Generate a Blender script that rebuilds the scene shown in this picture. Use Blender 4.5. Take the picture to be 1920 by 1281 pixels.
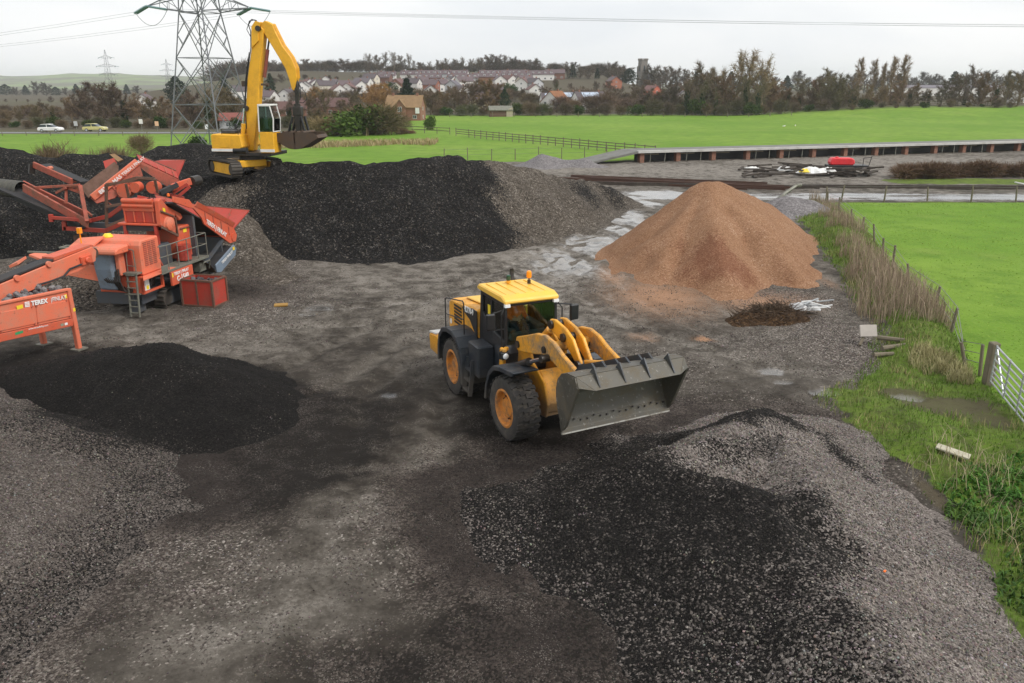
import bpy, bmesh, math, random
import numpy as np
from mathutils import Vector, Matrix
random.seed(7)
rng = np.random.default_rng(7)
R = math.radians
scene = bpy.context.scene
for o in list(bpy.data.objects):
    bpy.data.objects.remove(o)
COL = scene.collection

# ---------------------------------------------------------------- camera
FPX, HORIZON, CAMH = 1500.0, 160.0, 8.8
PITCH = math.atan((640.5 - HORIZON) / FPX)
cam = bpy.data.cameras.new('camera')
cam.sensor_width = 36.0
cam.lens = 36.0 * FPX / 1920.0
cam.clip_start = 0.1
cam.clip_end = 30000.0
camo = bpy.data.objects.new('camera', cam)
COL.objects.link(camo)
camo.location = (0, 0, CAMH)
camo.rotation_euler = (math.pi / 2 - PITCH, 0, 0)
scene.camera = camo

# ---------------------------------------------------------------- sky, sun, exposure
SUN_EL, SUN_AZ = 46.0, 118.0       # degrees; azimuth from +Y (straight ahead) towards +X: the bright part of the overcast is to the right, a little behind the camera
world = bpy.data.worlds.new('World')
scene.world = world
world.use_nodes = True
wn, wl = world.node_tree.nodes, world.node_tree.links
wn.clear()
w_out = wn.new('ShaderNodeOutputWorld')
w_bg = wn.new('ShaderNodeBackground')
w_sky = wn.new('ShaderNodeTexSky')
w_sky.sky_type = 'NISHITA'
w_sky.sun_disc = False
w_sky.sun_elevation = R(SUN_EL)
w_sky.sun_rotation = R(SUN_AZ)
w_sky.air_density = 1.0
w_sky.dust_density = 3.0
w_tc = wn.new('ShaderNodeTexCoord')
w_map = wn.new('ShaderNodeMapping')
w_map.inputs['Scale'].default_value = (1.0, 1.0, 3.6)
w_no = wn.new('ShaderNodeTexNoise')
w_no.inputs['Scale'].default_value = 2.6
w_no.inputs['Detail'].default_value = 6.0
w_no.inputs['Roughness'].default_value = 0.52
w_no.inputs['Distortion'].default_value = 0.4
w_rp = wn.new('ShaderNodeValToRGB')
w_rp.color_ramp.elements[0].position = 0.36
w_rp.color_ramp.elements[0].color = (6.3, 6.5, 6.75, 1)
w_rp.color_ramp.elements[1].position = 0.62
w_rp.color_ramp.elements[1].color = (7.6, 7.6, 7.58, 1)
w_mx = wn.new('ShaderNodeMixRGB')
w_mx.inputs['Fac'].default_value = 0.93      # a closed cloud deck in front of the blue
wl.new(w_tc.outputs['Generated'], w_map.inputs['Vector'])
wl.new(w_map.outputs['Vector'], w_no.inputs['Vector'])
wl.new(w_no.outputs['Fac'], w_rp.inputs['Fac'])
wl.new(w_sky.outputs['Color'], w_mx.inputs['Color1'])
wl.new(w_rp.outputs['Color'], w_mx.inputs['Color2'])
wl.new(w_mx.outputs['Color'], w_bg.inputs['Color'])
w_bg.inputs['Strength'].default_value = 0.1
wl.new(w_bg.outputs['Background'], w_out.inputs['Surface'])

sun = bpy.data.lights.new('sun', 'SUN')
sun.energy = 1.5
sun.angle = R(16)
sun.color = (1.0, 0.965, 0.92)
suno = bpy.data.objects.new('sun', sun)
COL.objects.link(suno)
_d = Vector((math.sin(R(SUN_AZ)) * math.cos(R(SUN_EL)), math.cos(R(SUN_AZ)) * math.cos(R(SUN_EL)), math.sin(R(SUN_EL))))
suno.rotation_euler = _d.to_track_quat('Z', 'Y').to_euler()
suno.location = (0, 0, 60)
scene.view_settings.view_transform = 'Standard'
scene.view_settings.look = 'None'
scene.view_settings.gamma = 1.0
scene.view_settings.use_curve_mapping = False
scene.view_settings.exposure = 0.56
scene.cycles.max_bounces = 6
scene.cycles.diffuse_bounces = 3
scene.cycles.glossy_bounces = 3
scene.cycles.transmission_bounces = 4
scene.cycles.transparent_max_bounces = 8
scene.cycles.volume_bounces = 1
scene.cycles.use_adaptive_sampling = True
scene.cycles.sample_clamp_indirect = 4.0

# ---------------------------------------------------------------- survey helpers: where a sight line meets a level or an upright plane
def at(px, py, z=0.0):
    u, v = px - 960.0, py - 640.5
    y = FPX * math.cos(PITCH) - v * math.sin(PITCH)
    d = FPX * math.sin(PITCH) + v * math.cos(PITCH)
    t = (CAMH - z) / d
    return (u * t, y * t)

def A(px, py, Y):
    u, v = px - 960.0, py - 640.5
    y = FPX * math.cos(PITCH) - v * math.sin(PITCH)
    d = FPX * math.sin(PITCH) + v * math.cos(PITCH)
    t = Y / y
    return Vector((u * t, Y, CAMH - d * t))

# ---------------------------------------------------------------- mesh builder
class MB:
    def __init__(self, off=(0, 0, 0)):
        self.v, self.f, self.off = [], [], Vector(off)
    def add(self, vs, fs):
        n = len(self.v)
        o = self.off
        self.v += [(p[0] - o[0], p[1] - o[1], p[2] - o[2]) for p in vs]
        self.f += [tuple(i + n for i in f) for f in fs]
        return self
    def box(self, c, s, rot=None):
        hx, hy, hz = s[0] / 2, s[1] / 2, s[2] / 2
        vs = [Vector((x, y, z)) for x in (-hx, hx) for y in (-hy, hy) for z in (-hz, hz)]
        if rot is not None:
            m = rot if isinstance(rot, Matrix) else Matrix.Rotation(rot, 3, 'Z')
            vs = [m @ p for p in vs]
        c = Vector(c)
        return self.add([p + c for p in vs], [(0, 1, 3, 2), (4, 6, 7, 5), (0, 4, 5, 1), (2, 3, 7, 6), (0, 2, 6, 4), (1, 5, 7, 3)])
    def b(self, x0, x1, y0, y1, z0, z1):
        return self.box(((x0 + x1) / 2, (y0 + y1) / 2, (z0 + z1) / 2), (abs(x1 - x0), abs(y1 - y0), abs(z1 - z0)))
    def beam(self, p, q, w, h=None, up=(0, 0, 1)):
        p, q = Vector(p), Vector(q)
        h = w if h is None else h
        d = (q - p).normalized()
        up = Vector(up)
        s = d.cross(up)
        if s.length < 1e-4:
            s = d.cross(Vector((0, 1, 0)))
        s.normalize()
        t = s.cross(d)
        s, t = s * (w / 2), t * (h / 2)
        vs = [p - s - t, p + s - t, p + s + t, p - s + t, q - s - t, q + s - t, q + s + t, q - s + t]
        return self.add(vs, [(0, 3, 2, 1), (4, 5, 6, 7), (0, 1, 5, 4), (1, 2, 6, 5), (2, 3, 7, 6), (3, 0, 4, 7)])
    def tube(self, p, q, r, r2=None, n=10, cap=True):
        p, q = Vector(p), Vector(q)
        r2 = r if r2 is None else r2
        d = (q - p).normalized()
        a = d.orthogonal().normalized()
        c = d.cross(a)
        vs, fs = [], []
        for k in range(n):
            t = 2 * math.pi * k / n
            e = a * math.cos(t) + c * math.sin(t)
            vs += [p + e * r, q + e * r2]
        for k in range(n):
            j = (k + 1) % n
            fs.append((2 * k, 2 * j, 2 * j + 1, 2 * k + 1))
        if cap:
            fs.append(tuple(2 * k for k in reversed(range(n))))
            fs.append(tuple(2 * k + 1 for k in range(n)))
        return self.add(vs, fs)
    def pipe(self, pts, r, n=6):
        for i in range(len(pts) - 1):
            self.tube(pts[i], pts[i + 1], r, n=n)
        return self
    def prism(self, pts, vec):
        pts = [Vector(p) for p in pts]
        vec = Vector(vec)
        n = len(pts)
        nrm = Vector((0, 0, 0))
        for i in range(n):
            nrm += pts[i].cross(pts[(i + 1) % n])
        if nrm.dot(vec) < 0:
            pts.reverse()
        vs = pts + [p + vec for p in pts]
        fs = [tuple(reversed(range(n))), tuple(range(n, 2 * n))]
        fs += [(i, (i + 1) % n, n + (i + 1) % n, n + i) for i in range(n)]
        return self.add(vs, fs)
    def plate(self, pts, t):
        pts = [Vector(p) for p in pts]
        nrm = (pts[1] - pts[0]).cross(pts[2] - pts[0]).normalized()
        return self.prism([p - nrm * (t / 2) for p in pts], nrm * t)
    def xz(self, prof, y0, y1):
        return self.prism([(x, y0, z) for x, z in prof], (0, y1 - y0, 0))
    def yz(self, prof, x0, x1):
        return self.prism([(x0, y, z) for y, z in prof], (x1 - x0, 0, 0))
    def lathe(self, prof, o, axis, n=24):
        """prof: list of (radius, distance along axis)"""
        o, d = Vector(o), Vector(axis).normalized()
        a = d.orthogonal().normalized()
        c = d.cross(a)
        vs, fs = [], []
        m = len(prof)
        for k in range(n):
            t = 2 * math.pi * k / n
            e = a * math.cos(t) + c * math.sin(t)
            vs += [o + d * h + e * r for r, h in prof]
        for k in range(n):
            j = (k + 1) % n
            for i in range(m - 1):
                fs.append((k * m + i, j * m + i, j * m + i + 1, k * m + i + 1))
        return self.add(vs, fs)
    def strip(self, prof, y0, y1, t):
        """a bent sheet: xz centre-line swept along y, thickness t"""
        n = len(prof)
        out, inn = [], []
        for i in range(n):
            a = Vector(prof[max(0, i - 1)])
            c = Vector(prof[min(n - 1, i + 1)])
            d = (c - a).normalized()
            nn = Vector((-d[1], d[0])) * (t / 2)
            p = Vector(prof[i])
            out.append(p + nn)
            inn.append(p - nn)
        for i in range(n - 1):
            self.xz([out[i], out[i + 1], inn[i + 1], inn[i]], y0, y1)
        return self
    def build(self, name, mat, parent=None, smooth=False, bevel=0.0, loc=None, rotz=None, rot=None):
        me = bpy.data.meshes.new(name)
        me.from_pydata(self.v, [], self.f)
        me.update()
        if mat:
            me.materials.append(mat)
        if smooth:
            me.polygons.foreach_set('use_smooth', [True] * len(me.polygons))
            if smooth == 'auto':
                try:
                    me.set_sharp_from_angle(angle=R(35))
                except Exception:
                    pass
        o = bpy.data.objects.new(name, me)
        COL.objects.link(o)
        if parent:
            o.parent = parent
        if loc is not None:
            o.location = loc
        if rotz is not None:
            o.rotation_euler = (0, 0, rotz)
        if rot is not None:
            o.rotation_euler = rot
        if bevel:
            m = o.modifiers.new('bevel', 'BEVEL')
            m.width = bevel
            m.segments = 1
            m.limit_method = 'ANGLE'
            m.angle_limit = R(40)
        return o

def tag(o, label=None, cat=None, group=None, kind=None):
    if label: o['label'] = label
    if cat: o['category'] = cat
    if group: o['group'] = group
    if kind: o['kind'] = kind
    return o

def empty(name, loc=(0, 0, 0), rz=0.0, label=None, cat=None, group=None):
    o = bpy.data.objects.new(name, None)
    o.empty_display_size = 0.3
    COL.objects.link(o)
    o.location = loc
    o.rotation_euler = (0, 0, rz)
    return tag(o, label, cat, group)

def copy_tree(o, parent=None):
    c = o.copy()
    COL.objects.link(c)
    c.parent = parent
    for ch in list(o.children):
        copy_tree(ch, c)
    return c

def text(body, size, mat, parent, loc, rot, bold=0.0, ext=0.004, align='LEFT', name='lettering', sx=1.0):
    cu = bpy.data.curves.new(name, 'FONT')
    cu.body = body
    cu.size = size
    cu.extrude = ext
    cu.offset = bold
    cu.align_x = align
    cu.resolution_u = 2
    t = bpy.data.objects.new(name, cu)
    COL.objects.link(t)
    bpy.context.view_layer.update()
    me = bpy.data.meshes.new_from_object(t)
    bpy.data.objects.remove(t)
    me.materials.clear()
    me.materials.append(mat)
    o = bpy.data.objects.new(name, me)
    COL.objects.link(o)
    o.parent = parent
    o.location = loc
    o.rotation_euler = rot
    o.scale = (sx, 1, 1)
    return o

ORD = ['', 'first', 'second', 'third', 'fourth', 'fifth', 'sixth', 'seventh', 'eighth', 'ninth', 'tenth', 'eleventh', 'twelfth', 'thirteenth', 'fourteenth', 'fifteenth', 'sixteenth', 'seventeenth', 'eighteenth', 'nineteenth', 'twentieth']
def nth(k):
    if k <= 20: return ORD[k]
    tens = {2: 'twenty', 3: 'thirty', 4: 'forty', 5: 'fifty', 6: 'sixty'}[k // 10]
    return tens + '-' + ORD[k % 10] if k % 10 else tens[:-1] + 'ieth'

# ---------------------------------------------------------------- materials
def new_mat(name):
    m = bpy.data.materials.new(name)
    m.use_nodes = True
    nt = m.node_tree
    return m, nt.nodes, nt.links, nt.nodes['Principled BSDF']

def ramp(n, stops):
    r = n.new('ShaderNodeValToRGB')
    e = r.color_ramp.elements
    e[0].position, e[0].color = stops[0][0], (*stops[0][1], 1)
    e[1].position, e[1].color = stops[-1][0], (*stops[-1][1], 1)
    for p, c in stops[1:-1]:
        x = e.new(p)
        x.color = (*c, 1)
    return r

def noise(n, l, vec, scale, detail=4.0, rough=0.55):
    t = n.new('ShaderNodeTexNoise')
    t.inputs['Scale'].default_value = scale
    t.inputs['Detail'].default_value = detail
    t.inputs['Roughness'].default_value = rough
    l.new(vec, t.inputs['Vector'])
    return t.outputs['Fac']

def mix(n, l, fac, a, b, mode='MIX'):
    m = n.new('ShaderNodeMixRGB')
    m.blend_type = mode
    for s, v in ((m.inputs['Fac'], fac), (m.inputs['Color1'], a), (m.inputs['Color2'], b)):
        if isinstance(v, (int, float)): s.default_value = v
        elif isinstance(v, tuple): s.default_value = (*v, 1)
        else: l.new(v, s)
    return m.outputs['Color']

def math_(n, l, op, a, b=0.0, clamp=False):
    m = n.new('ShaderNodeMath')
    m.operation = op
    m.use_clamp = clamp
    for s, v in ((m.inputs[0], a), (m.inputs[1], b)):
        if isinstance(v, (int, float)): s.default_value = v
        else: l.new(v, s)
    return m.outputs[0]

def sstep(n, l, v, lo, hi):
    m = n.new('ShaderNodeMapRange')
    m.interpolation_type = 'SMOOTHSTEP'
    l.new(v, m.inputs[0])
    m.inputs[1].default_value = lo
    m.inputs[2].default_value = hi
    return m.outputs[0]

def attr(n, name, kind='GEOMETRY'):
    a = n.new('ShaderNodeAttribute')
    a.attribute_name = name
    a.attribute_type = kind
    return a

def bump(n, l, p, h, strength, dist):
    b = n.new('ShaderNodeBump')
    b.inputs['Strength'].default_value = strength
    b.inputs['Distance'].default_value = dist
    l.new(h, b.inputs['Height'])
    l.new(b.outputs['Normal'], p.inputs['Normal'])
    return b

def paint(name, col, rough=0.45, metal=0.0, dirt=(0.12, 0.095, 0.07), dirt_amt=0.35, scale=1.6, chips=None, chip_amt=0.0, mud=None):
    """painted or bare metal with dust and wear"""
    m, n, l, p = new_mat(name)
    tc = n.new('ShaderNodeTexCoord')
    v = tc.outputs['Object']
    f1 = noise(n, l, v, scale, 6, 0.62)
    f2 = noise(n, l, v, scale * 9, 3, 0.6)
    f = math_(n, l, 'ADD', math_(n, l, 'MULTIPLY', f1, 0.7), math_(n, l, 'MULTIPLY', f2, 0.3))
    fac = math_(n, l, 'MULTIPLY', sstep(n, l, f, 0.42, 0.68), dirt_amt)
    base = mix(n, l, math_(n, l, 'MULTIPLY', f1, 0.35), tuple(c * 1.08 for c in col), tuple(c * 0.82 for c in col))
    c = mix(n, l, fac, base, dirt)
    if chips:
        f3 = noise(n, l, v, scale * 5, 5, 0.7)
        c = mix(n, l, math_(n, l, 'MULTIPLY', sstep(n, l, f3, 0.60, 0.66), chip_amt), c, chips)
    if mud:                                  # splashed and caked mud on the lower parts
        sp = n.new('ShaderNodeSeparateXYZ')
        l.new(v, sp.inputs[0])
        zz = math_(n, l, 'ADD', sp.outputs[2], math_(n, l, 'MULTIPLY', math_(n, l, 'SUBTRACT', f, 0.5), mud[1] * 3.0))
        mk = math_(n, l, 'SUBTRACT', 1.0, sstep(n, l, zz, mud[0], mud[0] + mud[1]))
        mk = math_(n, l, 'MULTIPLY', mk, mud[2])
        c = mix(n, l, mk, c, (0.105, 0.088, 0.068))
        fac = math_(n, l, 'MAXIMUM', fac, mk)
    l.new(c, p.inputs['Base Color'])
    rr = math_(n, l, 'ADD', math_(n, l, 'MULTIPLY', fac, 0.5), rough, True)
    l.new(rr, p.inputs['Roughness'])
    p.inputs['Metallic'].default_value = metal
    bump(n, l, p, f2, 0.08, 0.01)
    return m

def plain(name, col, rough=0.6, metal=0.0, var=0.25, scale=3.0, objcol=False):
    m, n, l, p = new_mat(name)
    tc = n.new('ShaderNodeTexCoord')
    f = noise(n, l, tc.outputs['Object'], scale, 5, 0.6)
    c = mix(n, l, f, tuple(min(1, x * (1 + var)) for x in col), tuple(x * (1 - var) for x in col))
    if objcol:
        oi = n.new('ShaderNodeObjectInfo')
        c = mix(n, l, 1.0, c, oi.outputs['Color'], 'MULTIPLY')
    l.new(c, p.inputs['Base Color'])
    p.inputs['Roughness'].default_value = rough
    p.inputs['Metallic'].default_value = metal
    return m

def glass(name, col=(0.75, 0.88, 0.85), rough=0.03):
    m, n, l, p = new_mat(name)
    gl = n.new('ShaderNodeBsdfGlossy')
    gl.inputs['Roughness'].default_value = rough
    tr = n.new('ShaderNodeBsdfTransparent')
    tr.inputs['Color'].default_value = (*col, 1)
    fr = n.new('ShaderNodeFresnel')
    fr.inputs['IOR'].default_value = 1.5
    ms = n.new('ShaderNodeMixShader')
    l.new(fr.outputs[0], ms.inputs[0])
    l.new(tr.outputs[0], ms.inputs[1])
    l.new(gl.outputs[0], ms.inputs[2])
    l.new(ms.outputs[0], n['Material Output'].inputs['Surface'])
    return m

# ---------------------------------------------------------------- numpy noise and distance tools
_T = rng.random((256, 256))
def vn(x, y, seed=0):
    x = np.asarray(x, float) + seed * 17.31
    y = np.asarray(y, float) + seed * 9.77
    xi, yi = np.floor(x).astype(int), np.floor(y).astype(int)
    fx, fy = x - xi, y - yi
    fx, fy = fx * fx * (3 - 2 * fx), fy * fy * (3 - 2 * fy)
    a, b = _T[xi % 256, yi % 256], _T[(xi + 1) % 256, yi % 256]
    c, d = _T[xi % 256, (yi + 1) % 256], _T[(xi + 1) % 256, (yi + 1) % 256]
    return (a * (1 - fx) + b * fx) * (1 - fy) + (c * (1 - fx) + d * fx) * fy - 0.5
def fbm(x, y, seed=0, oct=4):
    s, a, f = 0, 1.0, 1.0
    for k in range(oct):
        s = s + a * vn(x * f, y * f, seed + k * 3)
        a *= 0.5
        f *= 2.03
    return s
def smooth(e0, e1, x):
    t = np.clip((x - e0) / (e1 - e0), 0, 1)
    return t * t * (3 - 2 * t)
def seg_d(x, y, p, q):
    px, py, qx, qy = p[0], p[1], q[0], q[1]
    dx, dy = qx - px, qy - py
    t = np.clip(((x - px) * dx + (y - py) * dy) / (dx * dx + dy * dy + 1e-9), 0, 1)
    return np.hypot(x - px - t * dx, y - py - t * dy), t
def line_d(x, y, pts):
    d = np.full(np.shape(x), 1e9)
    for i in range(len(pts) - 1):
        d = np.minimum(d, seg_d(x, y, pts[i], pts[i + 1])[0])
    return d
def line_ds(x, y, pts):
    """distance to a polyline and the way gone along it"""
    d, s, acc = np.full(np.shape(x), 1e9), np.zeros(np.shape(x)), 0.0
    for p, q in zip(pts[:-1], pts[1:]):
        dd, t = seg_d(x, y, p, q)
        ln = math.hypot(q[0] - p[0], q[1] - p[1])
        s = np.where(dd < d, acc + t * ln, s)
        d = np.minimum(d, dd)
        acc += ln
    return d, s
def poly_sd(x, y, pts):
    """signed distance, positive inside"""
    d = line_d(x, y, list(pts) + [pts[0]])
    ins = np.zeros(np.shape(x), bool)
    n = len(pts)
    for i in range(n):
        (x0, y0), (x1, y1) = pts[i][:2], pts[(i + 1) % n][:2]
        if y0 == y1: continue
        c = ((y0 > y) != (y1 > y)) & (x < (x1 - x0) * (y - y0) / (y1 - y0) + x0)
        ins ^= c
    return np.where(ins, d, -d)
def ell(x, y, px, py, rx, ry, z=0.0):
    """a soft round patch on the ground: centre and extent surveyed from the photograph"""
    c = at(px, py, z)
    ex = at(px + rx, py, z)[0] - c[0]
    ey = (at(px, py - ry, z)[1] - at(px, py + ry, z)[1]) / 2
    return np.exp(-(((x - c[0]) / ex) ** 2 + ((y - c[1]) / ey) ** 2))

def grid_obj(name, X, Y, Z, mat, keep=None, attrs=None, smooth_sh=True):
    nr, nc = X.shape
    idx = np.arange(nr * nc).reshape(nr, nc)
    f = np.stack([idx[:-1, :-1], idx[:-1, 1:], idx[1:, 1:], idx[1:, :-1]], -1).reshape(-1, 4)
    if keep is not None:
        k = keep.ravel()
        f = f[k[f].any(1)]
    used, inv = np.unique(f, return_inverse=True)
    f = inv.reshape(-1, 4)
    v = np.stack([X.ravel(), Y.ravel(), Z.ravel()], 1)[used]
    me = bpy.data.meshes.new(name)
    me.vertices.add(len(v))
    me.vertices.foreach_set('co', v.ravel())
    me.loops.add(len(f) * 4)
    me.loops.foreach_set('vertex_index', f.ravel().astype(np.int32))
    me.polygons.add(len(f))
    me.polygons.foreach_set('loop_start', np.arange(0, len(f) * 4, 4, dtype=np.int32))
    me.polygons.foreach_set('use_smooth', np.ones(len(f), bool))
    me.update(calc_edges=True)
    for k, a in (attrs or {}).items():
        at_ = me.attributes.new(k, 'FLOAT', 'POINT')
        at_.data.foreach_set('value', a.ravel()[used].astype(np.float32))
    me.materials.append(mat)
    o = bpy.data.objects.new(name, me)
    COL.objects.link(o)
    return o

# ---------------------------------------------------------------- ground materials
def grass_color(n, l, v):
    f1 = noise(n, l, v, 0.03, 5, 0.65)
    f2 = noise(n, l, v, 0.45, 6, 0.7)
    f3 = noise(n, l, v, 7.0, 4, 0.7)
    f5 = noise(n, l, v, 0.11, 5, 0.6)
    a = mix(n, l, sstep(n, l, f1, 0.35, 0.65), (0.118, 0.232, 0.018), (0.190, 0.295, 0.038))
    b = mix(n, l, sstep(n, l, f2, 0.38, 0.72), a, (0.095, 0.185, 0.016))
    b = mix(n, l, math_(n, l, 'MULTIPLY', sstep(n, l, f5, 0.54, 0.72), 0.55), b, (0.20, 0.255, 0.055))
    c = mix(n, l, math_(n, l, 'MULTIPLY', sstep(n, l, f3, 0.45, 0.75), 0.5), b, (0.215, 0.31, 0.062))
    return c, f3

def make_grass():
    m, n, l, p = new_mat('pasture_grass')
    g = n.new('ShaderNodeNewGeometry')
    c, f3 = grass_color(n, l, g.outputs['Position'])
    far = attr(n, 'far')
    f4 = noise(n, l, g.outputs['Position'], 0.004, 5, 0.6)
    farc = ramp(n, [(0.34, (0.075, 0.062, 0.040)), (0.48, (0.095, 0.090, 0.045)), (0.56, (0.16, 0.22, 0.06)), (0.62, (0.19, 0.26, 0.07)), (0.72, (0.09, 0.085, 0.045))])
    l.new(f4, farc.inputs['Fac'])
    scrub = mix(n, l, f4, (0.060, 0.050, 0.036), (0.105, 0.088, 0.055))
    fc_ = mix(n, l, attr(n, 'meadow').outputs['Fac'], scrub, farc.outputs['Color'])
    cc = mix(n, l, far.outputs['Fac'], c, fc_)
    l.new(cc, p.inputs['Base Color'])
    p.inputs['Roughness'].default_value = 0.9
    p.inputs['Specular IOR Level'].default_value = 0.15
    bump(n, l, p, f3, 0.5, 0.05)
    return m

def stone_cells(n, l, v, scale):
    vo = n.new('ShaderNodeTexVoronoi')
    vo.inputs['Scale'].default_value = scale
    l.new(v, vo.inputs['Vector'])
    sp = n.new('ShaderNodeSeparateColor')
    l.new(vo.outputs['Color'], sp.inputs[0])
    return vo.outputs['Distance'], sp.outputs[0], sp.outputs[1]

def gravel(name, stops, scale=20.0, dark=None, rough=0.85, relief=0.03):
    """loose stones; 'dark' blends in the attribute dusk = damp fine planings, darker chippings, shade painted in the hollow"""
    m, n, l, p = new_mat(name)
    g = n.new('ShaderNodeNewGeometry')
    v = g.outputs['Position']
    d, r1, r2 = stone_cells(n, l, v, scale)
    d2, r3, r4 = stone_cells(n, l, v, scale * 2.1)
    big = noise(n, l, v, 0.8, 5, 0.6)
    rp = ramp(n, stops)
    s = math_(n, l, 'ADD', math_(n, l, 'MULTIPLY', r1, 0.62), math_(n, l, 'MULTIPLY', r3, 0.38))
    s = math_(n, l, 'ADD', s, math_(n, l, 'MULTIPLY', math_(n, l, 'SUBTRACT', big, 0.5), 0.5))
    l.new(s, rp.inputs['Fac'])
    c = rp.outputs['Color']
    if dark:
        at_ = attr(n, 'dusk')
        ed = noise(n, l, v, 1.7, 5, 0.7)
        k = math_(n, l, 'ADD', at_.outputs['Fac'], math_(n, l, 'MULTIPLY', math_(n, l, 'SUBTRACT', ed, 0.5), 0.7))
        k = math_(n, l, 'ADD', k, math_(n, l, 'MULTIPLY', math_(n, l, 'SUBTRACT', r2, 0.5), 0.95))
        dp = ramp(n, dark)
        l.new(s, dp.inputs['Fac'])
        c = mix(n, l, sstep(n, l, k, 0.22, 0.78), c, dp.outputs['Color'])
    l.new(c, p.inputs['Base Color'])
    p.inputs['Roughness'].default_value = rough
    p.inputs['Specular IOR Level'].default_value = 0.08
    h = math_(n, l, 'ADD', math_(n, l, 'MULTIPLY', d, -1.0), math_(n, l, 'MULTIPLY', d2, -0.5))
    bump(n, l, p, h, 0.9, relief)
    return m

def make_yard():
    m, n, l, p = new_mat('yard_surface')
    g = n.new('ShaderNodeNewGeometry')
    v = g.outputs['Position']
    d, r1, r2 = stone_cells(n, l, v, 24.0)
    d2, r3, r4 = stone_cells(n, l, v, 55.0)
    n1 = noise(n, l, v, 0.22, 6, 0.6)
    n2 = noise(n, l, v, 1.3, 6, 0.65)
    n3 = noise(n, l, v, 9.0, 5, 0.7)
    base = ramp(n, [(0.27, (0.017, 0.0145, 0.0125)), (0.42, (0.043, 0.0365, 0.030)), (0.56, (0.098, 0.086, 0.072)), (0.78, (0.225, 0.203, 0.176))])
    s = math_(n, l, 'ADD', math_(n, l, 'MULTIPLY', n1, 0.45), math_(n, l, 'MULTIPLY', n2, 0.35))
    s = math_(n, l, 'ADD', s, math_(n, l, 'MULTIPLY', n3, 0.2))
    lt = attr(n, 'light').outputs['Fac']
    wet = attr(n, 'wet').outputs['Fac']
    org = attr(n, 'orange').outputs['Fac']
    grs = attr(n, 'grass').outputs['Fac']
    dusk = attr(n, 'dusk').outputs['Fac']
    mud = attr(n, 'mud').outputs['Fac']
    s = math_(n, l, 'ADD', s, math_(n, l, 'MULTIPLY', math_(n, l, 'MULTIPLY', lt, 0.16), math_(n, l, 'ADD', math_(n, l, 'MULTIPLY', sstep(n, l, n2, 0.36, 0.62), 0.75), math_(n, l, 'MULTIPLY', sstep(n, l, n3, 0.35, 0.62), 0.55))))
    s = math_(n, l, 'SUBTRACT', s, math_(n, l, 'MULTIPLY', math_(n, l, 'MULTIPLY', dusk, 0.28), math_(n, l, 'ADD', 0.45, math_(n, l, 'MULTIPLY', sstep(n, l, n3, 0.3, 0.65), 1.0))))
    l.new(s, base.inputs['Fac'])
    c = base.outputs['Color']
    # stones lying in the dirt
    gdk = math_(n, l, 'SUBTRACT', 1.0, math_(n, l, 'MULTIPLY', dusk, 0.68), True)
    st = ramp(n, [(0.0, (0.026, 0.021, 0.019)), (0.4, (0.072, 0.058, 0.050)), (0.8, (0.17, 0.145, 0.125)), (1.0, (0.40, 0.36, 0.32))])
    l.new(math_(n, l, 'MULTIPLY', r1, gdk), st.inputs['Fac'])
    gm = attr(n, 'gravelly').outputs['Fac']
    gk = math_(n, l, 'ADD', gm, math_(n, l, 'MULTIPLY', math_(n, l, 'SUBTRACT', n2, 0.5), 1.6))
    gk = math_(n, l, 'ADD', gk, math_(n, l, 'MULTIPLY', math_(n, l, 'SUBTRACT', r2, 0.5), 0.9))
    gs = sstep(n, l, gk, 0.35, 0.75)
    c = mix(n, l, math_(n, l, 'MULTIPLY', gs, 0.9), c, st.outputs['Color'])
    small = math_(n, l, 'MULTIPLY', sstep(n, l, r3, 0.84, 0.97), math_(n, l, 'MULTIPLY', sstep(n, l, n2, 0.42, 0.66), 0.6))
    c = mix(n, l, small, c, (0.24, 0.215, 0.19))
    # red chippings spilled round the red heap
    ok = math_(n, l, 'ADD', org, math_(n, l, 'MULTIPLY', math_(n, l, 'SUBTRACT', r4, 0.5), 0.8))
    oc = mix(n, l, r3, (0.25, 0.13, 0.075), (0.42, 0.25, 0.15))
    c = mix(n, l, math_(n, l, 'MULTIPLY', sstep(n, l, ok, 0.35, 0.8), math_(n, l, 'MULTIPLY', org, 1.0, True)), c, oc)
    # grass and moss
    gc, gf = grass_color(n, l, v)
    gc = mix(n, l, sstep(n, l, n2, 0.42, 0.7), mix(n, l, 0.35, gc, (0.13, 0.16, 0.035)), (0.085, 0.115, 0.028))
    gc = mix(n, l, math_(n, l, 'MULTIPLY', sstep(n, l, n3, 0.46, 0.66), 0.6), mix(n, l, 0.25, gc, (0.04, 0.05, 0.02)), (0.085, 0.072, 0.042))
    k = math_(n, l, 'ADD', grs, math_(n, l, 'MULTIPLY', math_(n, l, 'SUBTRACT', n2, 0.5), 0.9))
    c = mix(n, l, sstep(n, l, k, 0.42, 0.62), c, gc)
    mk = math_(n, l, 'ADD', mud, math_(n, l, 'MULTIPLY', math_(n, l, 'SUBTRACT', n2, 0.5), 0.8))
    c = mix(n, l, math_(n, l, 'MULTIPLY', sstep(n, l, mk, 0.35, 0.7), 0.85), c, (0.085, 0.07, 0.045))
    l.new(c, p.inputs['Base Color'])
    # water lies in the low places
    wk = math_(n, l, 'ADD', wet, math_(n, l, 'MULTIPLY', math_(n, l, 'SUBTRACT', n2, 0.5), 1.1))
    wk = math_(n, l, 'ADD', wk, math_(n, l, 'MULTIPLY', math_(n, l, 'SUBTRACT', n3, 0.5), 0.35))
    ws = sstep(n, l, wk, 0.28, 0.95)
    l.new(math_(n, l, 'SUBTRACT', 0.88, math_(n, l, 'MULTIPLY', ws, 0.83)), p.inputs['Roughness'])
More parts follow.
